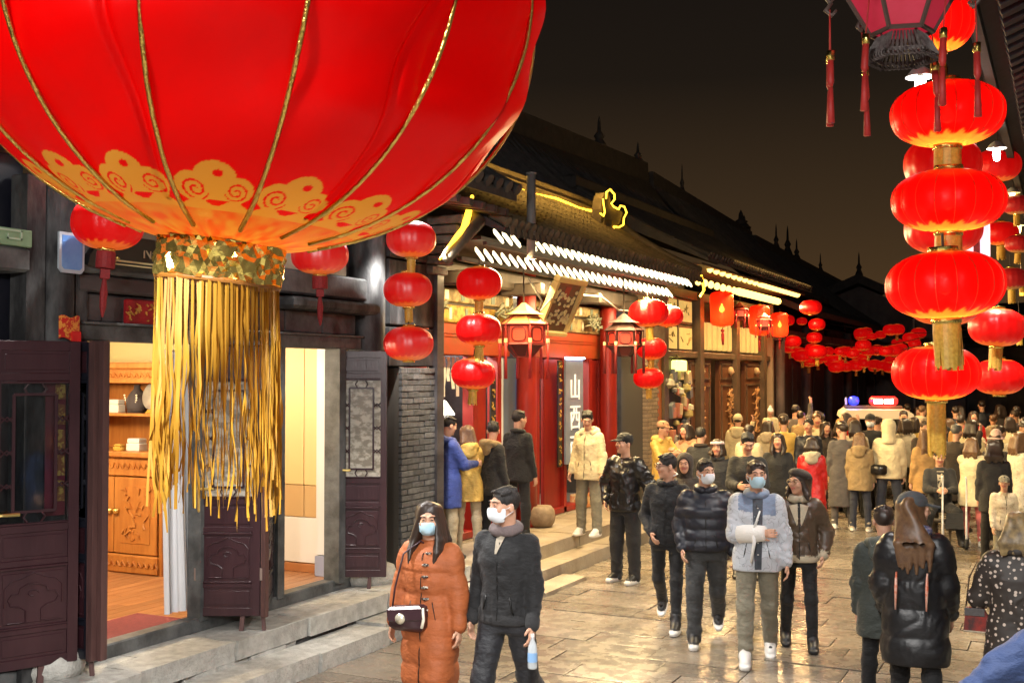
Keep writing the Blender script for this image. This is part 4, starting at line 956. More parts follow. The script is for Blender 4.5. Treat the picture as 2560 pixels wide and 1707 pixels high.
lamp('AREA', 'eave_lamp', (-5.8, 13.2, 3.78), 330, (1, .73, .34), .14, (0, R(-46), 0), sy=3.6); lamp('AREA', 'eave_lamp', (-5.8, 16.9, 3.78), 330, (1, .73, .34), .14, (0, R(-46), 0), sy=3.6)
lamp('AREA', 'eave_lamp', (-6.25, 15.0, 3.70), 130, (1, .74, .36), .12, (0, R(35), 0), sy=7)
lamp('AREA', 'ridge_lamp', (-7.1, 15.4, 5.85), 45, (1, .55, .1), .1, (0, R(-15), 0), sy=5)
# dark pipe beside the gable, cables
pp = thing('downpipe', 'grey metal pipe standing at the roof corner above the glowing rafter ends', 'pipe', (-5.85, 12.1, 4.0)); part('pipe', MB().tube([(-5.66, 12.12, 3.85), (-5.66, 12.12, 4.85)], .055, 10), mat('pipe_grey', (.20,.19,.18), .5), pp, True); part('cap', MB().tube([(-5.66, 12.12, 4.85), (-5.66, 12.12, 4.87)], .065, 10), mat('pipe_grey', (.2,.19,.18), .5), pp)
cb = thing('cable', 'pale cable looping under the lit eave by the hung plaque', 'cable', (-6.3, 15, 3.5)); part('wire', MB().tube([(-6.2, 13.2, 3.72), (-6.15, 13.5, 3.45), (-6.25, 13.62, 3.3), (-6.2, 13.9, 3.5), (-6.3, 14.6, 3.62), (-6.3, 16.0, 3.66), (-6.25, 16.6, 3.48), (-6.2, 17.3, 3.5)], .014, 5), mat('cable_grey', (.45,.42,.33), .6), cb, True)

# ------------------------------------------------------------------ brick pier and carved-door shop
C = thing('carved_door_shop', 'dark timber shop with three carved brown door leaves beyond the red shop', 'shop', (-6.8, 23, .2))
bb('pier_core', (-7.0, 18.7, .2), (-6.52, 19.25, 3.0), M_JOINT, 0, C)
for r in range(40):
    z = .22+r*.069
    for s in range(3):
        y = 18.68+s*.2-(.1 if r % 2 else 0); a, b = max(y, 18.68), min(y+.195, 19.26)
        if b-a > .03: piece('brick', M_BRICKW, (-6.6, a, z+.004), (-6.5, b, z+.065), C, .06)
bb('pier_cap', (-7.05, 18.6, 3.0), (-6.4, 19.3, 3.35), M_BRICKW, .03, C); bb('gable_stone', (-6.9, 18.75, 3.36), (-6.35, 19.2, 3.95), mat('carved_brick_warm', (.32,.25,.18), .8, (.22,.17,.12), 11, bump=.7, bscale=30), .05, C)
bb('orange_post', (-6.75, 19.3, .2), (-6.55, 19.55, 3.0), mat('orange_post', (.50,.14,.03), .5), .02, C)
M_CT = mat('brown_timber', (.085,.06,.035), .5, (.14,.10,.06), 3, bump=.2, bscale=20, world=True); M_CDOOR = mat('carved_brown', (.16,.07,.028), .42, (.12,.045,.018), 5, bump=.2, bscale=30, world=True, stretch=(1,1,.2))
bb('wall', (-7.4, 19.3, .2), (-7.3, 28.0, 4.2), M_DKB, 0, C); bb('beam', (-6.75, 19.5, 2.8), (-6.55, 28.0, 2.93), M_CT, .015, C); bb('beam', (-6.75, 19.5, 3.95), (-6.55, 28.0, 4.12), M_CT, .015, C)
bb('end_wall', (-7.3, 27.92, .2), (-6.5, 28.05, 4.2), mat('pale_end', (.42,.34,.24), .7), .01, C)
for y in (19.7, 21.95, 24.7, 27.2): bb('post', (-6.78, y-.13, .2), (-6.5, y+.13, 4.1), M_CT, .03, C)
M_WIN = mat('lit_window_paper', (.40,.28,.09), .7, (.34,.22,.06), 5, emit=(1,.66,.18), es=.42)
for (a, b, z0, z1) in ((19.95, 20.65, 2.97, 3.38), (20.8, 21.6, 2.97, 3.38), (20.8, 21.6, 3.5, 3.9), (19.95, 20.65, 3.5, 3.9)):
    f = bb('window', (-6.70, a-.06, z0-.05), (-6.62, b+.06, z1+.05), M_CT, .01, C); part('paper_pane', MB().box((-6.618, a, z0), (-6.605, b, z1), .003), M_WIN, f)
    m = MB(); 
    for q in range(5): y = a+.15+rg.random()*(b-a-.3); z = z0+.1+rg.random()*.2; m.tube([(-6.602, y, z), (-6.602, y+rg.uniform(-.15,.15), z+rg.uniform(-.05,.1)), (-6.602, y+rg.uniform(-.2,.2), z+rg.uniform(-.1,.1))], .01, 4)
    part('painted_branch', m, mat('ochre_ink', (.28,.2,.06), .7), f)
for base in (22.15, 24.9): 
    for k in range(6 if base < 24 else 5):
        y = base+.12+k*.4; bb('window_slat', (-6.66, y, 2.98), (-6.6, y+.26, 3.55), M_WIN, .02, C)
M_RELIEF = mat('relief_brown', (.50,.28,.12), .45)
for (a, b) in ((21.35, 22.95), (23.6, 25.1), (25.7, 27.6)):
    d = bb('door', (-6.72, a, .42), (-6.62, b, 2.78), M_CDOOR, .012, C); w = b-a
    for (z0, z1) in ((2.38, 2.72), (1.05, 2.26), (.5, .95)): part('frame_moulding', (lambda m: [m.box((-6.62, a+.12, z), (-6.595, b-.12, z+.03)) for z in (z0, z1-.03)] and [m.box((-6.62, q, z0+.031), (-6.597, q+.035, z1-.031)) for q in (a+.12, b-.155)] and m)(MB()), M_CT, d)
    m = MB(); c = (a+b)/2; m.tube([(-6.60, c-.05, 1.15), (-6.595, c+.06, 1.4), (-6.595, c-.04, 1.65), (-6.595, c+.05, 1.9), (-6.6, c, 2.15)], .022, 5)
    for q in range(26): z = 1.12+rg.random()*1.0; y = c+rg.uniform(-.12,.12); m.tube([(-6.60, y, z), (-6.585, y+rg.uniform(-.2,.2), z+rg.uniform(-.02,.12)), (-6.6, y+rg.uniform(-.3,.3)*w/1.5, z+rg.uniform(-.08,.14))], [.016,.024,.008], 4)
    part('carved_branch', m, M_RELIEF, d, kind='stuff')
    m = MB().lathe([(.001,-.09),(.09,-.02),(.05,.08),(.001,.1)], 8, (-6.58, c, 2.55), cap=False); part('door_boss', m, mat('pale_boss', (.50,.38,.22), .5), d, True)
# goods wall
gd = thing('goods_stand', 'crowded souvenir stand of small hanging goods beside the brick pier', 'stall', (-6.6, 20.3, .2))
part('backboard', MB().box((-6.66, 19.6, .3), (-6.6, 21.25, 2.78)), mat('stand_black', (.02,.018,.016), .6), gd)
cols = [(.62,.52,.30), (.30,.28,.25), (.55,.20,.12), (.70,.66,.50), (.18,.20,.22), (.5,.42,.15)]
for k in range(46):
    y = 19.68+rg.random()*1.5; z = .95+rg.random()*1.6; s = .05+rg.random()*.07
    m = MB().lathe([(.001,-s),(s,-s*.5),(s*.9,s*.4),(.001,s*.8)], 7, cap=False) if k % 2 else MB().box((-s*.4,-s,-s*1.2),(s*.4,s,s*1.2), .012)
    part('souvenir', m, mat('goods_%d' % (k % 6), cols[k % 6], .5), gd, world=True, loc=(-6.5+rg.uniform(-.04,.04), y, z), rot=(rg.uniform(-.3,.3), 0, 0))
bx2 = thing('stall_light_box', 'small glowing yellow light box above the souvenir stand', 'light box', (-6.5, 20.4, 2.55)); part('panel', MB().box((-.05,-.28,0),(.05,.36,.2),.02), mat('box_glow', (.9,.9,.3), .5, emit=(.95,.85,.18), es=2.2), bx2, world=False); part('bracket', MB().box((-.12,-.02,.2),(-.02,.02,.3)), M_DKB, bx2, world=False)
# eave bulbs and roof
ec = thing('eave_bulbs', 'two rows of amber eave lights over the carved-door shop', 'eave lights', (-5.85, 24, 4.4))
bm = MB().lathe([(.001,-.075),(.05,-.05),(.062,0),(.045,.05),(.001,.075)], 8, cap=False).mesh('bulb', M_LEDO, True)
y = 20.3
while y < 24.2: link('bulb', bm, ec, loc=(-5.86, y, 4.42)); link('bulb', bm, ec, loc=(-6.1, y+.05, 4.2)); y += .42
part('strip', MB().tube([(-5.86, 24.1, 4.42), (-5.86, 27.8, 4.42)], .075, 8), M_LEDO, ec, True); part('strip', MB().tube([(-6.1, 23.2, 4.2), (-6.1, 26.8, 4.2)], .08, 8), M_LEDO, ec, True)
lamp('AREA', 'eave_lamp', (-5.95, 24, 4.1), 480, (1, .62, .25), .14, (0, R(-38), 0), sy=7)
bb('soffit', (-7.3, 19.4, 4.42), (-5.75, 28.2, 4.46), M_DKB, 0, C)
PC = slope(-5.62, 4.58, -8.2, 6.0, 8, .2)
m = MB(); m.add([(-5.6, 19.3, 4.52), (-5.6, 28.3, 4.52), (-8.2, 28.3, 5.94), (-8.2, 19.3, 5.94), (-5.6, 19.3, 4.47), (-5.6, 28.3, 4.47), (-8.2, 28.3, 5.6), (-8.2, 19.3, 5.6)], [(0,1,2,3),(7,6,5,4),(0,4,5,1),(0,3,7,4),(1,5,6,2),(3,2,6,7)]); part('roof', m, M_TILE, C)
tr2 = tile_row_mesh('tile_row', PC, .055); y = 19.4
while y < 28.2: link('tile_row', tr2, C, loc=(0, y, 0)); y += .2
part('ridge', MB().box((-8.35, 19.3, 5.9), (-8.1, 28.4, 6.2), .05), M_TILE, C); lamp('AREA', 'eave_glow', (-5.5, 24.5, 4.7), 26, (1, .55, .15), .2, (0, R(125), 0), sy=7)

# ------------------------------------------------------------------ dark halls behind and beyond
def finial(mb, c, h=.6, r=.08): mb.lathe([(r*1.6,0),(r*1.2,h*.12),(r*.7,h*.25),(r*1.1,h*.34),(r*.4,h*.5),(r*.3,h*.8),(.005,h)], 8, c)
def hall(label, y0, y1, xe, ze, xr, zr0, zr1, fins, front=True, rows=.3):
    H_ = thing('hall', label, 'building', (xr, (y0+y1)/2, 0)); n = 10
    sec = [(xe+(xr-xe)*t, t*.75+.25*t*t) for t in [i/n for i in range(n+1)]]
    V = []; F = []
    for yy, zr in ((y0, zr0), (y1, zr1)):
        for (x, t) in sec: V.append((x, yy, ze+(zr-ze)*t))
        for (x, t) in sec: V.append((x, yy, ze+(zr-ze)*t-.16))
    k = n+1
    for i in range(n): F += [(i, i+1, 2*k+i+1, 2*k+i), (k+i+1, k+i, 3*k+i, 3*k+i+1)]
    F += [(0, 2*k, 3*k, k)]
    part('roof', MB().add(V, F), M_TILE, H_)
    m = MB(); y = y0+.1; c = 0
    me = MB().tube([(x, 0, ze+(zr0-ze)*t+.03) for (x, t) in sec], .055, 6).mesh('tile_row', M_TILE)
    while y < y1 and c < 280: link('tile_row', me, H_, loc=(0, y, (y-y0)/(y1-y0)*(zr1-zr0)*.5)); y += rows; c += 1
    part('ridge', MB().prism([(xr-.15, y0, zr0-.2), (xr+.15, y0, zr0-.2), (xr+.12, y0, zr0+.28), (xr-.12, y0, zr0+.28)], (0, y1-y0, zr1-zr0)), M_TILE, H_)
    part('wall', MB().box((xr-.2, y0+.2, .1), (xe-1.0, y1-.2, ze+.1)), M_TIMB, H_)
    for f in fins:
        m = MB(); zz = zr0+(zr1-zr0)*(f[0]-y0)/(y1-y0)+.25; finial(m, (xr, f[0], zz), f[1], f[2]); part('finial', m, M_TILE, H_, True)
    return H_
hall('tall dark tiled hall rising behind the red shop, highest ridge in the street', 11.0, 27.0, -7.6, 5.3, -9.5, 7.0, 7.5, [(24.0, .7, .12), (26.6, .5, .1)])
hall('dark tiled hall in the middle of the row with a thin spike on its ridge', 27.4, 37.5, -6.9, 4.9, -9.5, 7.35, 6.95, [(30.2, .8, .06), (36.5, .6, .22), (36.9, .5, .15)])
hall('far dark tiled hall with three pointed finials on the ridge', 38.0, 57.0, -6.4, 4.4, -9.5, 6.9, 6.5, [(41.5, .9, .09), (43.4, 1.1, .12), (45.0, .8, .1), (49.8, .8, .08)])
D = thing('dark_shopfront', 'unlit dark plank shopfront past the carved doors', 'building', (-6.7, 33, 0))
M_PLK = mat('night_plank', (.075,.062,.064), .6, (.12,.10,.10), 3, world=True, rnd=.25)
part('wall', MB().box((-6.95, 28.1, 0), (-6.75, 43, 3.9)), M_PLK, D)
y = 28.15
while y < 42.8: piece('plank', M_PLK, (-6.75, y, .1), (-6.66+rg.uniform(-.02,.02), y+.54, 3.3), D, .03); y += .56
for y in (28.3, 31.5, 34.7, 38): part('post', MB().tube([(-6.4, y, .1), (-6.4, y, 3.8)], .12, 8), M_PLK, D, True)
part('beam', MB().box((-6.6, 28.1, 3.32), (-6.3, 43, 3.6), .02), M_PLK, D); part('roof', MB().prism([(-5.7, 28.4, 3.95), (-5.7, 28.4, 4.1), (-8.2, 28.4, 5.2), (-8.2, 28.4, 5.0)], (0, 15, 0)), M_TILE, D)
E_ = thing('gabled_hall', 'dark gabled hall closing the far end of the street', 'building', (-7, 45, 0))
part('wall', MB().prism([(-11.5, 45, 0), (-3.6, 45, 0), (-3.6, 45, 4.2), (-7.1, 45, 5.85), (-11.5, 45, 4.2)], (0, 6, 0)), M_PLK, E_)
part('roof', MB().prism([(-12, 44.6, 4.0), (-7.1, 44.6, 5.95), (-2.9, 44.6, 4.0), (-2.9, 44.6, 4.25), (-7.1, 44.6, 6.3), (-12, 44.6, 4.25)], (0, 7, 0)), M_TILE, E_)
m = MB(); finial(m, (-7.1, 44.8, 6.25), .9, .1); part('finial', m, M_TILE, E_, True); m = MB(); finial(m, (-5.4, 44.8, 5.4), .6, .06); part('finial', m, M_TILE, E_, True)
x = -11
while x < -3.7: piece('plank', M_PLK, (x, 44.9, .2), (x+.6, 44.98, 3.6), E_, .03); x += .64
E2 = thing('end_hall', 'low dark hall across the far end of the street on the right', 'building', (-1, 47, 0))
part('wall', MB().box((-3.5, 47, 0), (4, 50, 3.6)), M_PLK, E2); part('roof', MB().prism([(-3.8, 46.3, 3.5), (-3.8, 46.3, 3.65), (-3.8, 49, 5.3), (-3.8, 51.5, 3.5)], (8, 0, 0)), M_TILE, E2)
x = -3.4
while x < 3.6: piece('plank', M_PLK, (x, 46.9, .2), (x+.66, 46.99, 3.1), E2, .03); x += .7
for (x, l) in ((-9.2, 'thin white pole in front of the dark gabled hall'), (-6.9, 'second thin pale pole nearer the police lights')):
    t = thing('pole', l, 'pole', (x+2.2, 41, 0)); part('shaft', MB().tube([(0,0,0),(0,0,4.3)], .03, 6), mat('pole_white', (.5,.48,.42), .5), t, True, world=False); part('knob', MB().lathe([(.001,-.05),(.05,0),(.001,.05)], 6, (0,0,4.33), cap=False), mat('pole_white', (.5,.48,.42), .5), t, True, world=False)

# ------------------------------------------------------------------ right-hand side: porch eave over the camera
RB = thing('porch_building', 'wooden porch eave with close-set rafters at the upper right', 'building', (.6, 10, .3))
M_RAF = mat('porch_rafter', (.022,.019,.024), .75, (.012,.010,.013), 4, world=True, stretch=(.3,3,1))
y = 3.0
while y < 32: piece('rafter', M_RAF, (-.52, y, 5.66), (1.45, y+.12, 5.76), RB, .08, rot=(0, R(-24), 0)); y += .26
part('roof', MB().prism([(-.7, 2.5, 5.36), (-.7, 2.5, 5.48), (1.6, 2.5, 6.52), (3.6, 2.5, 7.6), (3.6, 2.5, 7.4), (1.6, 2.5, 6.36)], (0, 30, 0)), M_RAF, RB)
part('eave_board', MB().box((-.66, 2.6, 5.27), (-.58, 32, 5.38)), M_RAF, RB); part('wall', MB().box((1.5, -3, .3), (1.7, 32, 6.2)), M_TIMB, RB)
for y in (4.5, 9.5, 15, 21, 27): part('post', MB().tube([(.7, y, .3), (.7, y, 5.85)], .13, 12), M_TIM, RB, True)
rp = link('right_platform', MB().box((.03, -4, -.05), (6, 60, .3), .03).mesh('right_platform', M_STEP), kind='structure')
# ------------------------------------------------------------------ lanterns
def lantern_mat(name, red, gold, es, thin=False, see=0.0, spec=.3, seec=None):
    m = bpy.data.materials.new(name); m.use_nodes = True; n = m.node_tree.nodes; l = m.node_tree.links; b = n['Principled BSDF']
    at = n.new('ShaderNodeAttribute'); at.attribute_name = 'print'
    mx = n.new('ShaderNodeMix'); mx.data_type = 'RGBA'; l.new(at.outputs['Fac'], mx.inputs['Factor']); mx.inputs['A'].default_value = red+(1,); mx.inputs['B'].default_value = gold+(1,)
    c = mx.outputs['Result']; l.new(c, b.inputs['Base Color']); b.inputs['Roughness'].default_value = .38; b.inputs['Specular IOR Level'].default_value = spec
    tx = n.new('ShaderNodeTexCoord'); nz = n.new('ShaderNodeTexNoise'); nz.inputs['Scale'].default_value = 5; nz.inputs['Detail'].default_value = 3; l.new(tx.outputs['Object'], nz.inputs[0])
    bp = n.new('ShaderNodeBump'); bp.inputs['Strength'].default_value = .25; bp.inputs['Distance'].default_value = .05; l.new(nz.outputs[0], bp.inputs['Height']); l.new(bp.outputs[0], b.inputs['Normal'])
    out = n['Material Output']
    if thin:
        t = n.new('ShaderNodeBsdfTranslucent'); l.new(c, t.inputs[0]); a = n.new('ShaderNodeMixShader'); a.inputs[0].default_value = .55; l.new(b.outputs[0], a.inputs[1]); l.new(t.outputs[0], a.inputs[2]); res = a.outputs[0]
        if see:
            tr = n.new('ShaderNodeBsdfTransparent'); (l.new(c, tr.inputs[0]) if not seec else setattr(tr.inputs[0], 'default_value', seec+(1,))); a2 = n.new('ShaderNodeMixShader'); a2.inputs[0].default_value = see; l.new(res, a2.inputs[1]); l.new(tr.outputs[0], a2.inputs[2]); res = a2.outputs[0]
        l.new(res, out.inputs[0])
    if es:
        l.new(c, b.inputs['Emission Color']); b.inputs['Emission Strength'].default_value = es
    return m
RED_ = (.50, .002, .002); GLD_ = (.55, .17, .03)
LM_GLOW = lantern_mat('lantern_silk', RED_, (.62,.10,.012), .52); LM_THIN = lantern_mat('lantern_silk_thin', RED_, (.60,.20,.03), .10, True, .10)
LM_DIM = lantern_mat('lantern_silk_dim', (.42,.012,.012), (.5,.2,.06), .16)
LM_BIG = lantern_mat('big_lantern_silk', (.33,.0,.0), (.30,.165,.022), .02, True, spec=.2)
M_FOIL = mat('gold_foil', (.80,.60,.16), .22, metal=1, bump=.9, bscale=18); M_FRINGE = mat('gold_fringe', (.60,.34,.045), .5, (.78,.52,.09), 30)
M_TASSEL = mat('maroon_tassel', (.22,.012,.016), .7, (.32,.02,.02), 30); M_RTAS = mat('red_tassel', (.28,.012,.010), .6, (.38,.02,.016), 30, emit=(.5,.04,.03), es=.08)
def shell_mesh(name, ratio, m, gores=18, per=5, rings=26, p=2.3, cyl=False, scal=True):
    N = gores*per; V = []; A_ = []; F = []
    for j in range(rings+1):
        t = -1+2*j/rings; t = math.copysign(abs(t)**.9, t)
        if cyl: r = .5*min(1, (1-abs(t)**9)**.5*.55+.45); t_ = t
        else: r = .5*max(0, 1-abs(t)**p)**.5*.86+.07; t_ = t
        for i in range(N):
            a = 2*PI*i/N; u = (i % per)/per; q = r*(1-.022*(1-math.sin(PI*u))*(1-abs(t)**3))
            V.append((q*math.cos(a), q*math.sin(a), t_*.5*ratio))
            w = .5+.5*math.cos(2*PI*(i/N)*gores)
            edge = -.72-.12*w
            A_.append(1.0 if scal and (t < edge or t > .93) else 0.0)
    for j in range(rings):
        for i in range(N): F.append((j*N+i, j*N+(i+1) % N, (j+1)*N+(i+1) % N, (j+1)*N+i))
    me = bpy.data.meshes.new(name); me.from_pydata(V, [], F); me.materials.append(m); me.polygons.foreach_set('use_smooth', [True]*len(F))
    at = me.attributes.new('print', 'FLOAT', 'POINT'); at.data.foreach_set('value', A_); return me
SH_G = shell_mesh('shell', .70, LM_GLOW); SH_T = shell_mesh('shell', .58, LM_THIN, per=6, rings=36); SH_D = shell_mesh('shell', .70, LM_DIM); SH_S = shell_mesh('shell', .72, LM_GLOW, 10, 2, 10)
SH_C = shell_mesh('shell', 1.55, lantern_mat('lantern_gauze', (.80,.03,.008), (.8,.3,.05), .25, True, .22, seec=(1,.55,.12)), 16, 3, 24, cyl=True, scal=False)
ME_RIB = MB(); 
for k in range(18):
    a = 2*PI*k/18; ME_RIB.tube([(((.5*max(0, 1-abs(t)**2.3)**.5*.86+.07)*.985+.002)*math.cos(a), ((.5*max(0, 1-abs(t)**2.3)**.5*.86+.07)*.985+.002)*math.sin(a), t*.29) for t in [-.98+.14*i for i in range(15)]], .0028, 4)
ME_RIB = ME_RIB.mesh('ribs', mat('dull_gold_wire', (.35,.10,.03), .4, metal=.4))
def ring_mesh(name, r, h, m): return MB().lathe([(r*.8,-h/2),(r,-h/2),(r*1.02,0),(r,h/2),(r*.8,h/2)], 18).mesh(name, m, True)
ME_CAP = ring_mesh('cap', .125, .05, M_FOIL)
def fringe(r, L, n, m, w=.02):
    mb = MB()
    for k in range(n):
        a = 2*PI*k/n+rg.uniform(-.05,.05); d = L*rg.uniform(.86,1); q = rg.uniform(-.02,.02)
        c, s = math.cos(a), math.sin(a); tx, ty = -s*w, c*w
        pts = [(r*c, r*s, 0), (r*1.02*c+q*.3, r*1.02*s, -d*.5), (r*.97*c+q, r*.97*s+q, -d)]
        o = [(p[0]-tx, p[1]-ty, p[2]) for p in pts]+[(p[0]+tx, p[1]+ty, p[2]) for p in pts]
        mb.add(o, [(0,3,4,1),(1,4,5,2)])
    return mb.mesh('tassel', m)
ME_FR = {L: fringe(.115, L, 22, M_FRINGE) for L in (.3, .42, .75)}
def slim_tassel(m): 
    mb = MB().tube([(0,0,0),(0,0,-.1)], .012, 6); mb.lathe([(.03,-.1),(.06,-.13),(.06,-.2),(.03,-.22)], 8); mb.lathe([(.025,-.22),(.05,-.32),(.05,-.5),(.035,-.78)], 8); return mb.mesh('tassel', m, True)
ME_SLIM = slim_tassel(M_TASSEL); ME_SLIMR = slim_tassel(M_RTAS)
mb = MB().lathe([(.14,0),(.15,-.03),(.15,-.24),(.14,-.26)], 14); mb.box((-.07,-.07,-.42),(.07,.07,-.27),.01); mb.lathe([(.03,-.42),(.06,-.62),(.05,-.85),(.015,-1.0)], 8); ME_MAROON = mb.mesh('tassel', M_TASSEL)
ME_BULB = MB().lathe([(.001,-.05),(.04,-.03),(.045,.0),(.03,.04),(.012,.06),(.012,.09)], 10, cap=False).mesh('bulb', mat('bulb_glow', (1,.9,.6), .5, emit=(1,.72,.25), es=14), True)
LNG = 'red lanterns hung along the street'
def lantern(loc, D, label, kind='glow', tassel=None, group=None, cord=.0, ratio=None, light=0, tilt=0):
    t = thing('lantern', label, 'lantern', loc, rg.random()*6, group); t.scale = (D, D, D*rg.uniform(.95,1.04)); t.rotation_euler = (R(rg.uniform(-3,3)), R(rg.uniform(-3,3)), rg.random()*6)
    me = {'gloss': globals().get('SH_W'), 'glow': SH_G, 'thin': SH_T, 'dim': SH_D, 'small': SH_S, 'cyl': SH_C}[kind]
    hh = {'gloss': .35, 'glow': .35, 'thin': .29, 'dim': .35, 'small': .36, 'cyl': .775}[kind]; rs = 1
    link('shell', me, t, world=False, scale=(1, 1, ratio or 1)); hh *= ratio or 1
    if kind == 'thin': link('ribs', ME_RIB, t, world=False, scale=(1, 1, ratio or 1))
    if kind != 'small':
        link('cap', ME_CAP, t, world=False, loc=(0, 0, hh+.012)); link('cap', ME_CAP, t, world=False, loc=(0, 0, -hh-.012))
    else: link('cap', ME_CAP, t, world=False, loc=(0, 0, -hh-.0))
    if tassel: 
        mm, s = tassel; link('tassel', mm, t, world=False, loc=(0, 0, -hh-.03), scale=(s, s, s if s < 1 else 1))
    if cord: part('cord', MB().tube([(0,0,hh+.02),(0,0,hh+cord/D)], .012, 5), mat('cord_dark', (.05,.03,.02), .7), t, world=False)
    if light:
        link('bulb', ME_BULB, t, world=False, loc=(.0, 0, -.02), scale=(2.6,2.6,2.6) if kind == 'cyl' else (1.4,1.4,1.4)); 
        lamp('POINT', 'lantern_bulb', (0, 0, -.12*(hh/.29)), light, (1, .62, .28), .04, parent=t)
    return t
# chain hung close to the porch eave at the right
G1 = 'large red lanterns strung one above another on the right'
lantern((-.80, 8.62, 5.02), .50, 'topmost round red lantern half hidden behind the big palace lantern', 'thin', (ME_FR[.42], .9), G1, .4, 1.5, 7)
for z, Y, l, tas in ((4.36, 8.66, 'wide red lantern directly under the palace lantern tassels', ME_FR[.42]), (3.74, 8.68, 'wide red lantern second below the palace lantern at the right', ME_FR[.42]), (3.11, 8.33, 'broadest red lantern of the right-hand string, lowest but one', ME_FR[.42])):
    lantern((-.75, Y, z), .79, l, 'thin', (tas, 1.0), G1, .12, 1, 15)
lantern((-1.10, 11.28, 2.51), .80, 'red lantern with a bright bulb spot and long gold fringe low over the crowd', 'thin', (ME_FR[.75], .9), G1, .2, 1.12, 15)
for z, l in ((3.2, 'red lantern peeping out behind the broadest lantern'), (3.85, 'lantern mostly hidden behind the second wide lantern'), (4.45, 'lantern mostly hidden behind the upper wide lantern')):
    lantern((-1.02, 11.25, z), .70, l, 'glow', (ME_FR[.42], .9), G1, .15)
for (x, Y, z, D, l, k, tas) in ((-.79, 16.15, 5.23, .6, 'pleated red lantern under the white bulbs at the right edge', 'glow', None), (-.97, 20.7, 4.85, .58, 'red lantern with a painted scroll beside the lilac light box', 'glow', ME_FR[.42]),
        (-.69, 13.61, 3.01, .6, 'upper lantern of the smaller pair at the right edge', 'glow', ME_FR[.42]), (-.77, 15.49, 2.46, .64, 'lower lantern of the smaller pair at the right edge', 'glow', None)):
    lantern((x, Y, z), D, l, k, (tas, 1) if tas else None, G1, .3)
for i, (x, Y, z, D) in enumerate([(-.65,18.53,5.02,.4),(-.67,19.64,4.55,.41),(-.76,19.06,3.96,.47),(-.6,17.49,3.19,.37),(-.74,22.96,4.25,.4),(-1.04,21.76,2.6,.31)]):
    lantern((x, Y, z), D, ('uppermost dim dark-red lantern at the right edge', 'dim dark-red lantern just below the uppermost one at the right edge', 'widest dim dark-red lantern beside the lilac light box', 'dim dark-red lantern over the smaller lantern pair', 'farthest dim dark-red lantern under the porch eave', 'dim little lantern low behind the long gold fringe')[i], 'dim', (ME_FR[.42], 1), 'dim lanterns at the right edge', .2)
# strings on the left
G2 = 'white-topped lanterns in the three-lantern string'
SH_W = SH_G.copy(); SH_W.materials[0] = LM_GLOW.copy(); _b = SH_W.materials[0].node_tree.nodes['Principled BSDF']; _b.inputs['Coat Weight'].default_value = 1; _b.inputs['Coat Roughness'].default_value = .42; _b.inputs['Coat IOR'].default_value = 1.8
SH_W.materials[0].name = 'glossy_lantern_silk'
for (p, D, l) in (((-5.87,9.74,3.84), .5, 'top lantern of the white-topped string under the pendant lamp'), ((-5.92,9.76,3.34), .49, 'middle lantern of the white-topped string by the dark wall'), ((-5.91,9.76,2.80), .5, 'lowest lantern of the white-topped string above the right door leaf')):
    lantern(p, D, l, 'gloss', (ME_FR[.42], .72) if p[2] > 3 else None, G2, .1)
G3 = 'red lanterns in the string by the shop corner'
for (p, D, l, t_) in (((-5.77,11.01,3.49), .5, 'top lantern of the string by the red shop corner', ME_FR[.42]), ((-5.78,11.02,2.98), .5, 'middle lantern of the string by the red shop corner with an orange glint', ME_FR[.42]), ((-5.95,11.22,2.50), .5, 'bottom lantern of the string by the red shop corner, gold fringe below', ME_FR[.42])):
    lantern(p, D, l, 'glow', (t_, .8), G3, .1)
lantern((-6.10, 5.97, 3.56), .5, 'plain red lantern with a maroon tassel before the name board', 'glow', (ME_MAROON, .9), 'single lanterns under the timber shop eave', .5)
lantern((-5.83, 8.14, 3.53), .5, 'red lantern with a white lit top and maroon tassel right of the gold fringe', 'gloss', (ME_MAROON, .9), 'single lanterns under the timber shop eave', .5)
G4 = 'lanterns hung before the brick pier'
for (p, D, l, t_) in (((-5.75,16.56,3.43), .62, 'cloudy pale-topped lantern at the top of the string by the brick pier', ME_FR[.42]), ((-5.87,17.88,3.44), .5, 'plain orange-red lantern tucked behind the cloudy one', None), ((-6.1,17.70,2.91), .5, 'middle lantern with gold streaks by the brick pier', ME_FR[.42]), ((-6.15,17.70,2.43), .5, 'lowest lantern by the brick pier with a thin gold tassel', ME_FR[.42])):
    lantern(p, D, l, 'glow', (t_, .8) if t_ else None, G4, .2)
G5 = 'tall cylindrical lanterns under the amber eave'
for (p, D, l) in (((-6.2,22.3,3.80), .47, 'nearest tall cylindrical lantern with a yellow glowing core'), ((-6.2,25.4,3.70), .46, 'tall cylindrical lantern in the middle behind a small palace lantern'), ((-6.2,27.4,3.68), .40, 'farthest tall cylindrical lantern with a red tassel beside the lantern cluster')):
    lantern(p, D, l, 'cyl', (ME_SLIMR, 1.3), G5, .1, .98, 12)
G6 = 'red lanterns clustered past the carved doors'
for (x, y, z, d) in [(-6.4,29.12,3.86,.39),(-6.59,29.59,3.49,.36),(-5.45,27.34,4.07,.52),(-5.52,28.43,3.71,.41),(-6.27,30.29,3.88,.28),(-5.78,29.43,3.42,.4),(-5.93,29.92,3.15,.38),(-6.18,28.68,3.3,.46),(-6.6,31.06,3.15,.3),(-6.32,30.29,3.07,.34)]:
    lantern((x, y, z), d, 'red lantern in the cluster hanging past the carved doors', 'small', None, G6)
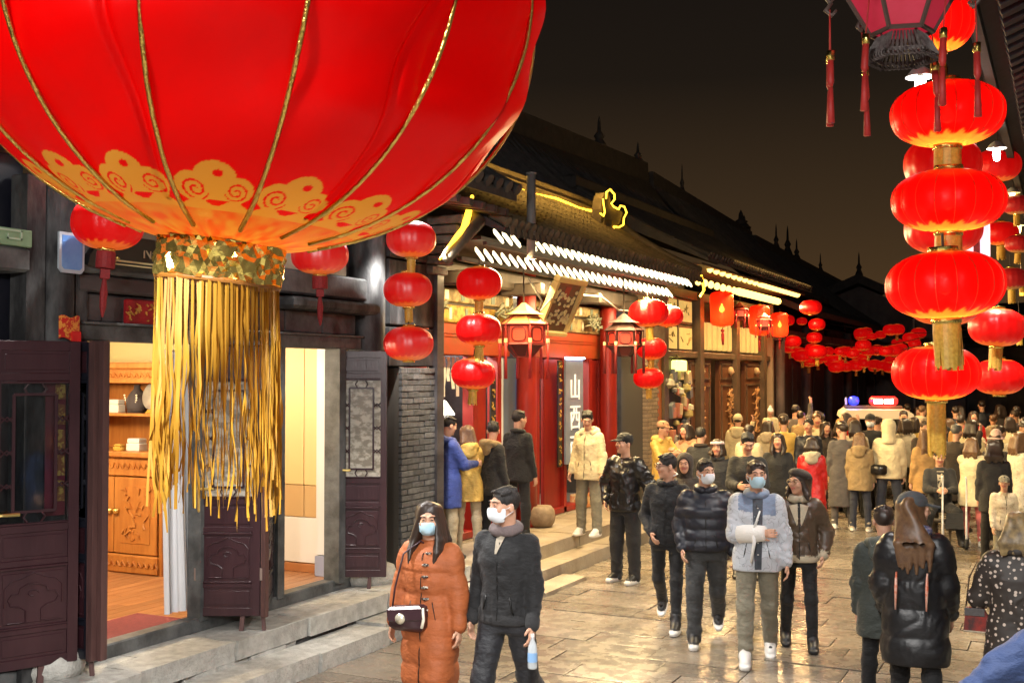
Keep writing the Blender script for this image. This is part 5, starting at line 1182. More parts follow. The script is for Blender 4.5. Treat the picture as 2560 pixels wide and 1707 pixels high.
GAR = [(-6.4,29.52,3.12,.31),(-6.3,29.45,3.07,.31),(-6.3,31.08,2.97,.34),(-6.14,29.76,2.92,.29),(-5.94,29.75,2.92,.29),(-6.06,31.38,2.83,.34),(-5.82,31.21,2.85,.3),(-5.56,30.95,2.78,.35),(-5.47,31.56,2.83,.32),(-5.7,30.99,2.75,.29),(-5.42,30.68,2.77,.35),(-5.35,31.59,2.73,.3),(-5.15,31.78,2.75,.35),(-4.92,31.76,2.78,.31),(-5.3,31.01,3.18,.28),(-5.0,30.5,3.09,.27),(-4.73,30.06,3.17,.3),(-4.69,31.16,3.18,.3),(-4.63,32.22,3.17,.31),(-4.2,30.66,3.16,.29),(-4.05,31.07,3.16,.3),(-3.91,31.6,3.09,.28),(-5.71,29.61,3.1,.34),(-5.7,30.85,3.09,.3),(-5.31,30.06,3.07,.27),(-5.27,31.24,3.09,.36),(-5.06,31.43,3.09,.27),(-5.56,37.82,2.82,.28),(-4.4,38.71,3.2,.27),(-5.03,33.09,3.27,.28),(-3.69,32.75,3.36,.24),(-5.32,34.72,2.97,.27),(-5.51,35.11,2.78,.26),(-5.27,33.21,3.65,.31),(-5.48,35.61,3.75,.26),(-4.06,36.61,3.67,.32),(-5.04,35.76,2.78,.26),(-4.97,35.33,3.74,.26),(-4.23,36.31,2.94,.24),(-5.0,33.65,3.48,.26),(-3.87,32.98,3.54,.33),(-4.7,35.34,2.77,.33),(-4.87,37.92,3.0,.29),(-6.02,38.34,3.66,.33),(-4.3,37.5,3.48,.32),(-4.68,36.32,2.96,.31),(-4.97,39.24,3.6,.34),(-6.16,38.98,2.82,.31),(-5.26,32.92,2.84,.34),(-4.29,33.68,3.65,.3),(-5.2,39.18,3.07,.26),(-5.19,32.07,2.81,.33),(-5.88,37.72,2.99,.33),(-4.52,33.86,2.87,.31),(-5.48,37.85,2.9,.29),(-4.39,32.59,3.65,.3),(-5.03,36.78,2.91,.25)]
for (x, y, z, d) in GAR: lantern((x, y+rg.uniform(-.4,.4), z+rg.uniform(-.12,.10)), d*rg.uniform(1.05,1.55), 'small red lantern on the garlands strung across the street', 'small', (ME_FR[.42], .8) if rg.random() < .25 else None, 'garland lanterns over the far street')
for k, (a, b) in enumerate((((-6.4,29.3,3.5), (-3.0,32,3.6)), ((-6.4,31,3.3), (-2.5,31,3.5)), ((-6.4,35,4.0), (-1,36,4.1)), ((-6.4,38,3.9), (-1,38.6,4.0)))):
    t = thing('garland_cord', 'thin dark cord carrying the garland lanterns across the street', 'cord', a, group='garland cords'); part('strand', MB().tube([tuple(a[i]+(b[i]-a[i])*s-(.35*math.sin(PI*s) if i == 2 else 0) for i in range(3)) for s in [q/8 for q in range(9)]], .012, 4), mat('cord_dark', (.05,.03,.02), .7), t)
# ------------------------------------------------------------------ the huge lantern close by
big = thing('big_lantern', 'huge red lantern with gold ribs, cloud print and long gold fringe hanging close by', 'lantern', (-.917, 1.126, 2.952)); big.scale = (.92, .92, .92)
TILT = Matrix.Rotation(R(6.0), 4, Vector((-.438, .899, 0))).to_euler()
Rb, Hb, NG = .398, .318, 14; a_off = -PI/2 + R(26) + R(-2)
def bprof(t): return Rb*max(0, 1-(.98*t)**2)**.5
per, rings = 56, 180; N = NG*per; V = []; A_ = []; F = []
rows = [-(1-(j/130*.56)**2) if j <= 130 else -.6864+1.6864*((j-130)/50) for j in range(181)]
S_T = np.linspace(-1, -.4, 1500); _rr = np.array([bprof(t) for t in S_T]); S_A = np.concatenate([[0], np.cumsum(np.hypot(np.diff(_rr), np.diff(S_T)*Hb))]); S_C = np.interp(-.862, S_T, S_A)
def cloud(u, t, gi):
    """gold cloud print: u across one gore (-.5 .. .5), t height"""
    x = u*.140; z = (np.interp(t, S_T, S_A)-S_C)*1.02
    g = 0
    if math.hypot(x+.036, z-.002) < .031 or math.hypot(x-.037, z-.004) < .027 or math.hypot((x)*.9, z-.026) < .029 or (abs(x) < .05 and -.02 < z < .012): g = 1
    for (cx, cz, r, s) in ((-.034, .0, .024, 1), (.036, .002, .021, -1)):
        d = math.hypot(x-cx, z-cz); th = math.atan2(z-cz, (x-cx)*s)
        if d < r:
            ph = (d/r*2.1 - th/(2*PI)) % 1
            if ph < .36 and d > r*.10: g = 0
    if math.hypot(x-.004, (z-.034)*1.2) < .008: g = 0
    if z < -.026-.008*math.cos(u*2*PI*2): g = .92
    if z < -.044: g = .30+.5*min(1, max(0, .5+1.6*float(vnoise(np.array([x*34+u*3+50+gi*2.7]), np.array([z*52+9]), np.array([gi*1.3]))[0])))
    return g
for j, t in enumerate(rows):
    if abs(t) > 1: t = math.copysign(1, t)
    r0 = bprof(t)
    for i in range(N):
        a = a_off+2*PI*i/N; u = (i % per)/per; q = r0*(1-.014*(1-math.sin(PI*u))*(1-abs(t)**4))
        w = .006*math.sin(a*3+t*5)*math.sin(a*7-t*9)+.004*math.sin(a*5-t*13+2)*(1-t*t)
        if .0 < u < 1 and -.9 < t < .2: w += -.009*math.exp(-((u-.82-.08*math.sin(t*7+i//per))/.035)**2)*((i//per) % 2)
        V.append(((q+w)*math.cos(a), (q+w)*math.sin(a), t*Hb)); A_.append(cloud(u-.5, t, i//per) if t < -.45 else 0)
for j in range(rings):
    for i in range(N): F.append((j*N+i, j*N+(i+1) % N, (j+1)*N+(i+1) % N, (j+1)*N+i))
me = bpy.data.meshes.new('shell'); me.from_pydata(V, [], F); me.materials.append(LM_BIG); me.polygons.foreach_set('use_smooth', [True]*len(F)); me.attributes.new('print', 'FLOAT', 'POINT').data.foreach_set('value', A_)
link('shell', me, big, world=False, rot=TILT)
for k in range(NG):
    a = a_off+2*PI*k/NG; m = MB(); ts = [-.97+.05*i for i in range(39)]
    m.tube([((bprof(t)*.9885+.0045)*math.cos(a), (bprof(t)*.9885+.0045)*math.sin(a), t*Hb) for t in ts], .0031, 6)
    part('rib', m, mat('rib_gold', (.62,.42,.10), .28, metal=1, bump=.4, bscale=40), big, True, world=False, rot=TILT)
m = MB(); n = 72
for j in range(9):
    for i in range(n):
        a = 2*PI*(i+.5*(j % 2))/n; z = -Hb+.004-.054*j/8; jj = j; 
        q = .0825+.010*float(vnoise(np.array([a*7.0+40]), np.array([j*.42]), np.array([2.3]))[0])+rg.uniform(-.0026,.0034)+.002*(j/8)
        m.v.append((q*math.cos(a), q*math.sin(a), z+.002*math.sin(a*7)+(rg.uniform(-.002,.002) if 0 < j < 8 else 0)))
for j in range(8):
    for i in range(n):
        p_, q_, r_, s_ = j*n+i, j*n+(i+1) % n, (j+1)*n+(i+1) % n, (j+1)*n+i
        m.f += [(p_, q_, s_), (q_, r_, s_)] if j % 2 == 0 else [(p_, q_, r_), (p_, r_, s_)]; m.m += [0, 0]
part('foil_collar', m, mat('crumpled_foil', (.80,.62,.16), .20, metal=.92, bump=.1, bscale=60), big, False, world=False, rot=TILT)
m = MB().lathe([(.083,-.003),(.084,0),(.083,.003)], 40, (0,0,-Hb-.052)); part('collar_seam', m, mat('seam_brown', (.30,.12,.02), .4), big, world=False, rot=TILT)
tm = TILT.to_matrix(); rr = random.Random(11)
for k in range(150):
    a = 2*PI*k/150+rr.uniform(-.02,.02); ri = .080+rr.uniform(-.004,.003); p0 = tm @ Vector((ri*math.cos(a), ri*math.sin(a), -Hb-.049))
    L = 1.1*rr.choice([.19,.23,.245,.255,.26,.27,.275,.28,.285]) + rr.uniform(-.012,.012)
    if k == 108: L = .335
    ang = rr.uniform(0, PI); w = .0012+rr.random()*.0011; m = MB(); ns = 12; V = []
    ph, am = rr.uniform(0,6), rr.uniform(.0005,.0022); dr = rr.uniform(-.006,.010)
    for i in range(ns+1):
        s = i/ns; tw = ang*.2+(s*rr.uniform(.5,2.6) if s > .3 else 0); cx = p0.x+dr*s*math.cos(a)+am*math.sin(ph+s*14)*s*2; cy = p0.y+dr*s*math.sin(a)+am*math.cos(ph*2+s*11)*s*2; z = p0.z-L*s
        tx, ty = -math.sin(a+tw)*w, math.cos(a+tw)*w; V += [(cx-tx, cy-ty, z), (cx+tx, cy+ty, z)]
    m.add(V, [(2*i, 2*i+1, 2*i+3, 2*i+2) for i in range(ns)])
    part('fringe_ribbon', m, mat('big_fringe', (.40,.185,.014), .5, (.52,.29,.03), 14, stretch=(1,1,.2)), big, True, world=False)
part('cord', MB().tube([(0,0,Hb),(0,0,2.3)], .008, 6), mat('cord_dark', (.05,.03,.02), .7), big, world=False)
lamp('POINT', 'lantern_bulb', (0, 0, -.19), 2.6, (1, .72, .36), .05, parent=big); lamp('POINT', 'lantern_bulb', (0, 0, .10), 4.5, (1, .82, .6), .06, parent=big)
# ------------------------------------------------------------------ palace lanterns
def hexring(r, z): return [(r*math.cos(PI/3*i), r*math.sin(PI/3*i), z) for i in range(6)]
def palace(loc, s, rot, label, big_=False, colors=None, group=None, cord=1.0):
    t = thing('palace_lantern', label, 'lantern', loc, rot, group); t.scale = (s, s, s)
    fr = colors[0]; roofm = colors[1]; pan = colors[2]; tas = colors[3]
    def band(z0, r0, z1, r1, m, name):
        for i in range(6):
            A1 = hexring(r0, z0); B1 = hexring(r1, z1); j = (i+1) % 6
            mb = MB().add([A1[i], A1[j], B1[j], B1[i]], [(0,1,2,3)]); part(name, mb, m, t, world=False)
    def bars(z0, r0, z1, r1, w):
        mb = MB(); A1 = hexring(r0, z0); B1 = hexring(r1, z1)
        for i in range(6): j = (i+1) % 6; mb.tube([A1[i], B1[i]], w, 5); mb.tube([A1[i], A1[j]], w, 5); mb.tube([B1[i], B1[j]], w, 5)
        part('frame', mb, fr, t, world=False)
    if big_:
        band(0, .155, .26, .30, pan, 'panel'); bars(0, .16, .26, .305, .013); bars(.26, .30, .30, .32, .012)
        band(.30, .32, .42, .10, roofm, 'roof_panel')
        for i in range(6):
            a = PI/3*i; b = PI/3*(i+1); mb = MB()
            for q in range(9):
                f = q/8; x = .125*(math.cos(a)*(1-f)+math.cos(b)*f); y = .125*(math.sin(a)*(1-f)+math.sin(b)*f)
                mb.tube([(x*1.0, y, -.015), (x*1.25, y*1.25, -.07+.01*math.sin(q*3)), (x*1.5, y*1.5, -.12-.02*math.sin(f*PI))], [.007,.010,.006], 4)
                mb.tube([(x*1.45+.018*math.cos(w), y*1.45, -.13+.02*math.sin(w)) for w in [k*PI/4 for k in range(8)]], .006, 4)
            part('carved_apron', mb, mat('apron_grey', (.13,.11,.10), .5, (.05,.03,.03), 30), t, world=False)
        for i in range(6):
            c, s_ = math.cos(PI/3*i), math.sin(PI/3*i)
            mb = MB().tube([(.30*c, .30*s_, .24), (.36*c, .36*s_, .30), (.40*c, .40*s_, .24), (.37*c, .37*s_, .19), (.34*c, .34*s_, .22)], [.012,.016,.016,.012,.008], 6)
            mb.tube([(.36*c, .36*s_, .19), (.39*c, .39*s_, .15), (.36*c, .36*s_, .12), (.335*c, .335*s_, .15)], [.012,.015,.012,.008], 6); part('scroll_arm', mb, fr, t, True, world=False)
            for k in range(2 if i == 3 else 1):
                dx = (k-.5)*.05; mb = MB(); x, y = .37*c-s_*dx*.3, .37*s_+c*dx*.3; mb.tube([(x, y, .15), (x-s_*dx, y+c*dx, -.08)], .004, 5); x -= s_*dx; y += c*dx
                mb.tube([(x, y, -.13), (x-.3*s_*dx, y+.3*c*dx, -.25), (x-.3*s_*dx, y+.3*c*dx, -.275)], [.017,.019,.009], 7); mb.tube([(x-.3*s_*dx, y+.3*c*dx, -.28), (x-.4*s_*dx, y+.4*c*dx, -.47)], [.013,.021], 7); part('tassel', mb, tas, t, True, world=False)
                part('bead', MB().tube([(x, y, -.08), (x, y, -.13)], .02, 8), M_FOIL, t, True, world=False)
        part('cord', MB().tube([(0,0,.42),(0,0,1.2)], .01, 5), fr, t, world=False)
    else:
        band(-.12, .30, .16, .30, pan, 'panel'); bars(-.12, .305, .16, .305, .024)
        mb = MB()
        for i in range(6):
            A1 = Vector(hexring(.312, -.12)[i]); B1 = Vector(hexring(.312, -.12)[(i+1) % 6]); e = B1-A1
            mb.tube([tuple(A1+e*(.5+.33*math.copysign(abs(math.cos(w))**.6, math.cos(w)))+Vector((0,0,.14+.10*math.copysign(abs(math.sin(w))**.6, math.sin(w))))) for w in [k*PI/8 for k in range(17)]], .012, 4)
        part('lattice', mb, fr, t, world=False)
        band(-.30, .13, -.121, .29, colors[4], 'base_panel'); bars(-.30, .13, -.12, .29, .014)
        band(.165, .36, .29, .20, roofm, 'roof_panel'); bars(.165, .36, .29, .20, .012); band(.31, .30, .36, .17, roofm, 'roof_panel'); band(.36, .17, .48, .03, roofm, 'roof_panel')
        part('neck', MB().tube([(0,0,.28),(0,0,.32)], .18, 6), fr, t, world=False)
        for i in range(6):
            c, s_ = math.cos(PI/3*i), math.sin(PI/3*i); mb = MB().tube([(.36*c, .36*s_, .16), (.36*c, .36*s_, -.1)], .008, 4); mb.tube([(.36*c, .36*s_, -.1), (.36*c, .36*s_, -.3), (.36*c, .36*s_, -.62)], [.03,.022,.028], 6); part('tassel', mb, tas, t, True, world=False)
            part('bead', MB().tube([(.36*c, .36*s_, -.04), (.36*c, .36*s_, -.11)], .028, 6), mat('pale_gilt', (.85,.74,.40), .45), t, world=False)
        part('cord', MB().tube([(0,0,.46),(0,0,.46+cord)], .012, 5), M_DKB, t, world=False)
        lamp('POINT', 'lantern_bulb', (0, 0, .02), 6, (1, .5, .2), .04, parent=t)
    return t
M_PF = mat('palace_frame_grey', (.085,.055,.045), .5); M_PP = mat('palace_silk_pink', (.20,.006,.016), .4, (.25,.016,.035), 7, emit=(.75,.03,.07), es=.28)
palace((-.77, 6.32, 4.31), 1.0, R(14), 'large hexagonal palace lantern with pink-red panels and scrolled arms at the top right', True, (M_PF, M_TILE, M_PP, M_RTAS))
M_RF = mat('palace_frame_red', (.22,.02,.015), .5); M_OR = mat('palace_silk_orange', (.45,.05,.02), .5, emit=(1,.10,.035), es=.5); M_TANR = mat('palace_roof_tan', (.46,.27,.08), .5)
palace((-6.08, 12.8, 2.97), .86, R(10), 'hexagonal palace lantern with a tan double roof by the red columns', False, (M_RF, M_TANR, M_OR, M_RTAS, mat('palace_base', (.10,.012,.012), .5)), cord=.6)
palace((-5.98, 16.1, 3.01), .82, R(26), 'hexagonal palace lantern with a dark roof before the brick pier', False, (mat('palace_frame_dark', (.05,.012,.01), .5), mat('palace_roof_dark', (.07,.03,.022), .6), mat('palace_silk_red', (.45,.03,.015), .5, emit=(.95,.06,.025), es=.45), mat('tassel_dark', (.16,.01,.01), .7), mat('palace_base', (.10,.012,.012), .5)), cord=.8)
for (p, l) in (((-6.25,23.9,3.78), 'small dark red palace lantern between the tall cylindrical lanterns'), ((-6.0,25.0,3.60), 'small dark red palace lantern before the middle cylindrical lantern')):
    palace(p, .50, R(20), l, False, (M_RF, M_RF, mat('palace_silk_deep', (.5,.03,.025), .5, emit=(.7,.025,.02), es=.4), M_TASSEL, mat('palace_base', (.10,.012,.012), .5)), 'small palace lanterns', .4)
# ------------------------------------------------------------------ lamps
def hang_bulb(loc, label, power, col, em, size=.045):
    t = thing('hanging_bulb', label, 'bulb', loc, group='bulbs hung along the porch eave')
    m = MB().lathe([(.001,-.10),(.03,-.09),(.04,-.03),(.04,.03),(.02,.05)], 10, cap=False); part('bulb', m, em, t, True, world=False); part('socket', MB().tube([(0,0,.05),(0,0,.12)], .022, 8), M_DKB, t, world=False)
    part('cord', MB().tube([(0,0,.12),(0,0,max(.3, 5.3-loc[2]))], .005, 4), M_DKB, t, world=False)
    part('added_shade', MB().lathe([(.03,.13),(.07,.10),(.11,.05),(.112,.045)], 12, cap=False), mat('shade_metal', (.7,.7,.7), .4), t, True, world=False)  # shade dish added along with the spot cone that spares the eave
    lamp('SPOT' if loc[1] > 2 else 'POINT', 'bulb_light', (0, 0, -.18), power, col, .06, (0, 0, 0), t, 152 if loc[1] > 2 else None)
M_BW = mat('bulb_white', (1,1,1), .5, emit=(1,.97,.9), es=30); M_BY = mat('bulb_warm', (1,.8,.4), .5, emit=(1,.7,.25), es=18)
WHITE = (1, .975, .94); WARM = (1, .76, .42)
LAMPS = [((-.55, -1.3, 4.3), 'unseen white bulb added short of the big lantern for front light', 640, WHITE, M_BW), ((-.9, -3.2, 4.4), 'unseen white bulb added farther back for front light', 640, WHITE, M_BW),  # both added out of view behind the camera as frontal fill
         ((-1.0, 9.3, 4.76), 'white bulb left of the string just below the palace lantern', 260, WHITE, M_BW), ((-.80, 11.7, 5.05), 'white bulb right of the string under the porch rafters', 260, WHITE, M_BW),
         ((-1.5, 3.0, 4.2), 'unseen white bulb added nearest the big lantern to light the facade', 480, WHITE, M_BW), ((-1.7, 4.4, 4.6), 'unseen white bulb added high up to light the facade', 330, WHITE, M_BW),  # both added above the view to brighten the left-hand facade
         ((-.70, 14.2, 5.05), 'white bulb cluster above the pleated lantern at the right edge', 650, (1,.86,.6), M_BW), ((-.70, 18.5, 5.15), 'warm bulb among the dim lanterns', 800, WARM, M_BY), ((-.75, 22.2, 5.1), 'small yellow bulb at the right edge', 700, WARM, M_BY), ((-.7, 26, 5.1), 'far warm bulb under the porch eave', 300, WARM, M_BY)]
for L_ in LAMPS: hang_bulb(L_[0], L_[1], L_[2], L_[3], L_[4])
pd = thing('pendant_lamp', 'bright white dish lamp on a wire hook above the white-topped lanterns', 'lamp', (-5.88, 9.86, 4.24))
part('shade', MB().lathe([(.03,.08),(.06,.075),(.15,.01),(.155,0)], 20), mat('shade_metal', (.7,.7,.7), .4), pd, True, world=False); part('glow_disc', MB().lathe([(.001,-.012),(.13,-.01),(.14,.004),(.001,.005)], 20, cap=False), mat('lamp_white', (1,1,1), .5, emit=(1,.98,.95), es=16), pd, True, world=False)
part('wire_hook', MB().tube([(-.05,-.07,-.02),(-.02,-.09,-.1),(-.05,-.1,-.2),(-.02,-.12,-.22),(.01,-.1,-.12),(-.03,-.08,-.04)], .007, 5), mat('wire_steel', (.5,.5,.5), .4, metal=.7), pd, world=False)
lamp('SPOT', 'pendant_light', (0, 0, -.07), 600, (1, .97, .92), .06, (0, 0, 0), pd, 100)
pc_ = [copy_tree(pd, loc=(-5.86, 8.15, 4.15), label='white dish lamp above the lantern right of the gold fringe'), copy_tree(pd, loc=(-6.05, 5.95, 4.2), label='unseen dish lamp added above the lantern before the name board')]  # the last copy is added out of sight to brighten the steps
for q in pc_:
    for ch in q.children:
        if ch.type == 'LIGHT': ch.data = ch.data.copy(); ch.data.energy = 600; ch.data.spot_size = R(88); ch.rotation_euler = (0, R(-14), 0)
for q in [pd]+pc_: q['group'] = 'dish lamps under the timber shop eave'
# pale light box and police cart
lb = thing('light_box', 'pale lilac light box hung among the right-hand lanterns', 'light box', (-.9, 13.95, 3.98)); part('panel', MB().box((-.18,-.05,-.2),(.13,.05,.3),.01), mat('lilac_glow', (.8,.65,.75), .5, emit=(.85,.62,.72), es=.8), lb, world=False); part('figure', MB().prism([(-.04,-.055,-.12),(.03,-.055,-.12),(.03,-.055,.1),(-.04,-.055,.1)], (0,-.01,0)), M_TASSEL, lb, world=False); part('hanger', MB().tube([(0,0,.3),(0,0,1.3)], .008, 4), M_DKB, lb, world=False)
pc = thing('patrol_cart', 'pale patrol cart with a blue and red light bar behind the crowd', 'patrol cart', (-3.67, 25.0, 0), R(12))
M_CART = mat('cart_paint', (.58,.52,.42), .4); 
m = MB().prism([(-.72,-.9,1.58),(.72,-.9,1.58),(.70,-.9,1.68),(.58,-.9,1.76),(-.58,-.9,1.76),(-.70,-.9,1.68)], (0,2.2,0)); part('roof', m, M_CART, pc, world=False)
m = MB().prism([(0,-1.25,.35),(0,-1.25,.85),(0,-.95,1.0),(0,1.3,1.0),(0,1.35,.35)], (1.36,0,0)); part('body', m, M_CART, pc, world=False, loc=(-.68,0,0))
m = MB().add([(-.62,-.98,1.0),(.62,-.98,1.0),(.6,-.8,1.57),(-.6,-.8,1.57)], [(0,1,2,3)]); part('windscreen', m, M_GLASS, pc, world=False)
for sx in (-.66, .66):
    for (y0, y1) in ((-.98,-.8), (.2,.2), (1.2,1.15)): part('pillar', MB().tube([(sx,y0,1.0),(sx*.96,y1,1.58)], .03, 6), M_DKB, pc, world=False)
    for y in (-.8, .9):
        w = part('wheel', MB().lathe([(.12,-.07),(.27,-.08),(.29,0),(.27,.08),(.12,.07)], 16), mat('tyre', (.02,.02,.02), .8), pc, True, world=False, loc=(sx,y,.29), rot=(0,R(90),0))
    part('headlight', MB().lathe([(.001,.03),(.07,.02),(.08,0)], 10), M_WHITE, pc, world=False, loc=(sx*.75,-1.25,.7), rot=(R(90),0,0))
part('light_bar_base', MB().box((-.62,-.16,1.765),(.55,.12,1.83),.015), M_DKB, pc, world=False)
part('blue_light', MB().lathe([(.001,-.10),(.09,-.07),(.11,0),(.09,.07),(.001,.10)], 12, cap=False), mat('blue_beacon', (.02,.03,.9), .3, emit=(.02,.03,1), es=2.6), pc, True, world=False, loc=(-.42,-.02,1.93))
part('beacon_housing', MB().box((-.6,-.12,1.835),(-.56,.08,1.99),.01), mat('grey_housing', (.3,.3,.33), .4), pc, world=False)
part('red_light', MB().box((-.10,-.14,1.835),(.46,.1,2.02),.05), mat('red_beacon', (.9,.02,.02), .3, emit=(1,.02,.015), es=2.2), pc, True, world=False)
for x in (.07, .28): part('red_lamp_core', MB().box((x-.09,-.16,1.87),(x+.09,-.142,1.97),.008), mat('beacon_core', (1,.8,.7), .3, emit=(1,.62,.5), es=8), pc, world=False)
lamp('POINT', 'beacon_light', (.2,-.3,1.95), 14, (1,.05,.03), .1, parent=pc); lamp('POINT', 'beacon_light', (-.45,-.25,1.95), 6, (.05,.08,1), .1, parent=pc)
# ------------------------------------------------------------------ people
BL = cloth('black_wool', (.009,.009,.0105), .8); CH = cloth('charcoal_twill', (.024,.024,.026), .85); NV = cloth('navy_puffer', (.011,.013,.023), .45, sheen=0, bump=.18, bscale=22); BLK_D = cloth('black_denim', (.014,.015,.02), .6)
OR = cloth('rust_puffer', (.40,.105,.028), .68, sheen=0, bump=.45, bscale=18); LEA = cloth('black_leather', (.012,.011,.012), .32, sheen=0, bump=.18, bscale=26); LEAB = cloth('brown_leather', (.075,.048,.030), .38, sheen=0, bump=.3, bscale=24)
FUR = cloth('cream_fleece', (.50,.43,.31), .95, bump=.5, bscale=120); GRF = cloth('mauve_fleece', (.17,.13,.13), .95, bump=.5, bscale=120); CRM = cloth('cream_cotton', (.68,.58,.36), .8); KH = cloth('khaki_cotton', (.30,.21,.10), .8); KH2 = cloth('camel_cotton', (.42,.24,.08), .8)
GY = cloth('grey_wool', (.10,.09,.088), .9); DG = cloth('dark_grey_trousers', (.042,.043,.044), .85); OLV = cloth('olive_cargo', (.22,.20,.145), .85); DN = cloth('denim', (.03,.035,.055), .8); BLU = cloth('royal_blue_coat', (.03,.055,.24), .7); YEL = cloth('yellow_down', (.66,.43,.10), .55, sheen=0); PNK = cloth('rose_trousers', (.55,.14,.13), .8); REDC = cloth('red_satin', (.52,.012,.012), .3, sheen=0); PEACH = cloth('peach_coat', (.60,.32,.17), .7); BRN = cloth('dark_brown', (.035,.024,.018), .8)
TAN = cloth('tan_trousers', (.40,.32,.20), .85); WSH = mat('white_sole', (.72,.70,.66), .6); SHB = mat('black_shoe', (.015,.015,.017), .5); SHW = mat('white_shoe', (.70,.68,.64), .6); SHG = mat('beige_shoe', (.42,.36,.27), .7)
MSK = mat('mask_blue', (.42,.66,.82), .75, (.52,.74,.86), 20); MSW = mat('mask_white', (.75,.80,.86), .75); HBR = mat('hair_brown', (.10,.05,.025), .45, (.16,.085,.04), 30); HBD = mat('hair_dark_brown', (.03,.018,.013), .42); HBL = mat('hair_blonde', (.36,.25,.11), .45, (.10,.07,.04), 14); HGR = mat('hair_grey', (.10,.10,.10), .5)
DOT = mat('dotted_cloth', (.03,.022,.018), .6); 
_n = DOT.node_tree.nodes; _l = DOT.node_tree.links; _v = _n.new('ShaderNodeTexVoronoi'); _v.inputs['Scale'].default_value = 26; _v.inputs['Randomness'].default_value = .75; _q = _n.new('ShaderNodeTexCoord'); _l.new(_q.outputs['Object'], _v.inputs[0])
_r = _n.new('ShaderNodeValToRGB'); _l.new(_v.outputs['Distance'], _r.inputs[0]); _r.color_ramp.elements[0].position = .26; _r.color_ramp.elements[0].color = (.55,.45,.38,1); _r.color_ramp.elements[1].position = .31; _r.color_ramp.elements[1].color = (.03,.022,.018,1); _l.new(_r.outputs[0], _n['Principled BSDF'].inputs['Base Color'])
def patch_mat(name, base, ink, scale):
    m = mat(name, base, .8); n = m.node_tree.nodes; l = m.node_tree.links; t = n.new('ShaderNodeTexCoord'); w = n.new('ShaderNodeTexNoise'); w.inputs['Scale'].default_value = scale; w.inputs['Detail'].default_value = 1; l.new(t.outputs['Object'], w.inputs[0])
    r = n.new('ShaderNodeValToRGB'); l.new(w.outputs[0], r.inputs[0]); e = r.color_ramp.elements; e[0].position = .485; e[0].color = base+(1,); e[1].position = .53; e[1].color = base+(1,); k = e.new(.507); k.color = ink+(1,); l.new(r.outputs[0], n['Principled BSDF'].inputs['Base Color']); return m
PAT = patch_mat('patterned_denim', (.50,.53,.58), (.22,.24,.28), 17); PBL = cloth('blue_patch', (.22,.28,.40), .8); PLD = patch_mat('plaid_wool', (.60,.52,.38), (.32,.26,.17), 22); CAM = patch_mat('camo_cloth', (.07,.08,.07), (.20,.21,.19), 9); SEQ = mat('sequin_collar', (.16,.18,.42), .25, (.55,.55,.75), 60, metal=.5, thr=(.45,.6))
WALK = dict(legL=(19,5,2), legR=(-15,34,2)); WALK2 = dict(legL=(-15,34,2), legR=(18,5,2)); STAND = dict(legL=(1,0,4), legR=(0,2,4))
GP = 'people walking and standing in the street'
# -- the couple in front
w1 = person('woman with long dark hair in a rust-orange long puffer coat and blue mask', (-3.93, 6.78, .0), 4, 1.63, dict(m=OR, hem=.44, puff=.026, flare=.012, quilt=(.165,.017), wr=.004, sleeve=1.12), BL, (SHB, SHB), .30, HBD, headyaw=22, headpitch=4, mask=MSK, armL=(2,12,10,0), armR=(0,14,14,0), group=GP, **WALK)
w2 = person('man in a dark fleece-collared jacket and black trousers wearing a pale mask', (-3.40, 6.88, .0), 0, 1.74, dict(m=BL, m2=CH, hem=.86, puff=.012, wr=.012, collar=(GRF, .03), cuff=1, hemband=1), (BLK_D, 1.22), (SHB, SHB), 'short', headyaw=-32, headpitch=0, mask=MSW, armL=(2,8,16,0), armR=(-2,10,10,0), heavy=1.05, group=GP, **WALK2)
# shirt showing at the collar, frog buttons
for k in range(6):
    z = 1.40-.08*k+w1['U']; y = w1['surf'](.04, z) or -.16
    part('frog_button', MB().tube([(.012, y-.006, z), (.035, y-.016, z+.006*(k % 2)), (.062, y-.006, z+.004)], [.008,.012,.008], 6), mat('toggle_dark', (.03,.02,.02), .3, (.62,.56,.46), 60, thr=(.5,.55)), w1['root'], True, world=False)
def shirt_v(s, t):
    z = 1.49-.16*t+w2['U']; x = (-.045+.09*s)*(1-t*.85)-.012*t; y = w2['surf'](x, min(z, 1.45+w2['U'])); return (x, (y if y is not None else -.07)-.008+.02*max(0, .3-t), z)
part('shirt', MB().grid(shirt_v, 6, 8), cloth('cream_shirt', (.40,.34,.26), .8), w2['root'], True, world=False)
bag = thing('shoulder_bag', 'small dark maroon flap bag with a round clasp on the orange coat', 'bag', tuple(w1['L']((-.075,-.20,.93))), R(4))
part('body', MB().box((-.125,-.04,-.085),(.125,.04,.075),.03), mat('maroon_leather', (.045,.018,.025), .35), bag, True, world=False); part('flap', MB().box((-.128,-.056,-.02),(.128,.043,.085),.018), mat('maroon_leather', (.045,.018,.025), .35), bag, world=False, rot=(0,R(-6),0))
part('clasp', MB().lathe([(.001,-.01),(.034,-.008),(.036,.004),(.001,.006)], 14, cap=False), mat('clasp_pale', (.75,.70,.55), .3, metal=.5), bag, True, world=False, loc=(-.03,-.062,.005), rot=(R(90),0,0))
part('strap', MB().tube([(-.12,0,.06),(-.10,.0,.2),(-.055,.035,.42),(.03,.12,.50),(.12,.2,.42)], .007, 5), mat('maroon_leather', (.045,.018,.025), .35), bag, True, world=False)
part('chain', MB().tube([(.12,-.03,.08),(.13,-.035,-.0),(.12,-.04,-.05)], .012, 6), mat('pearl', (.85,.80,.65), .3), bag, True, world=False)
hb = w2['hand'][1]; bt = thing('water_bottle', 'clear plastic water bottle with a blue label in his hand', 'bottle', (hb.x+.015, hb.y-.02, hb.z-.19))
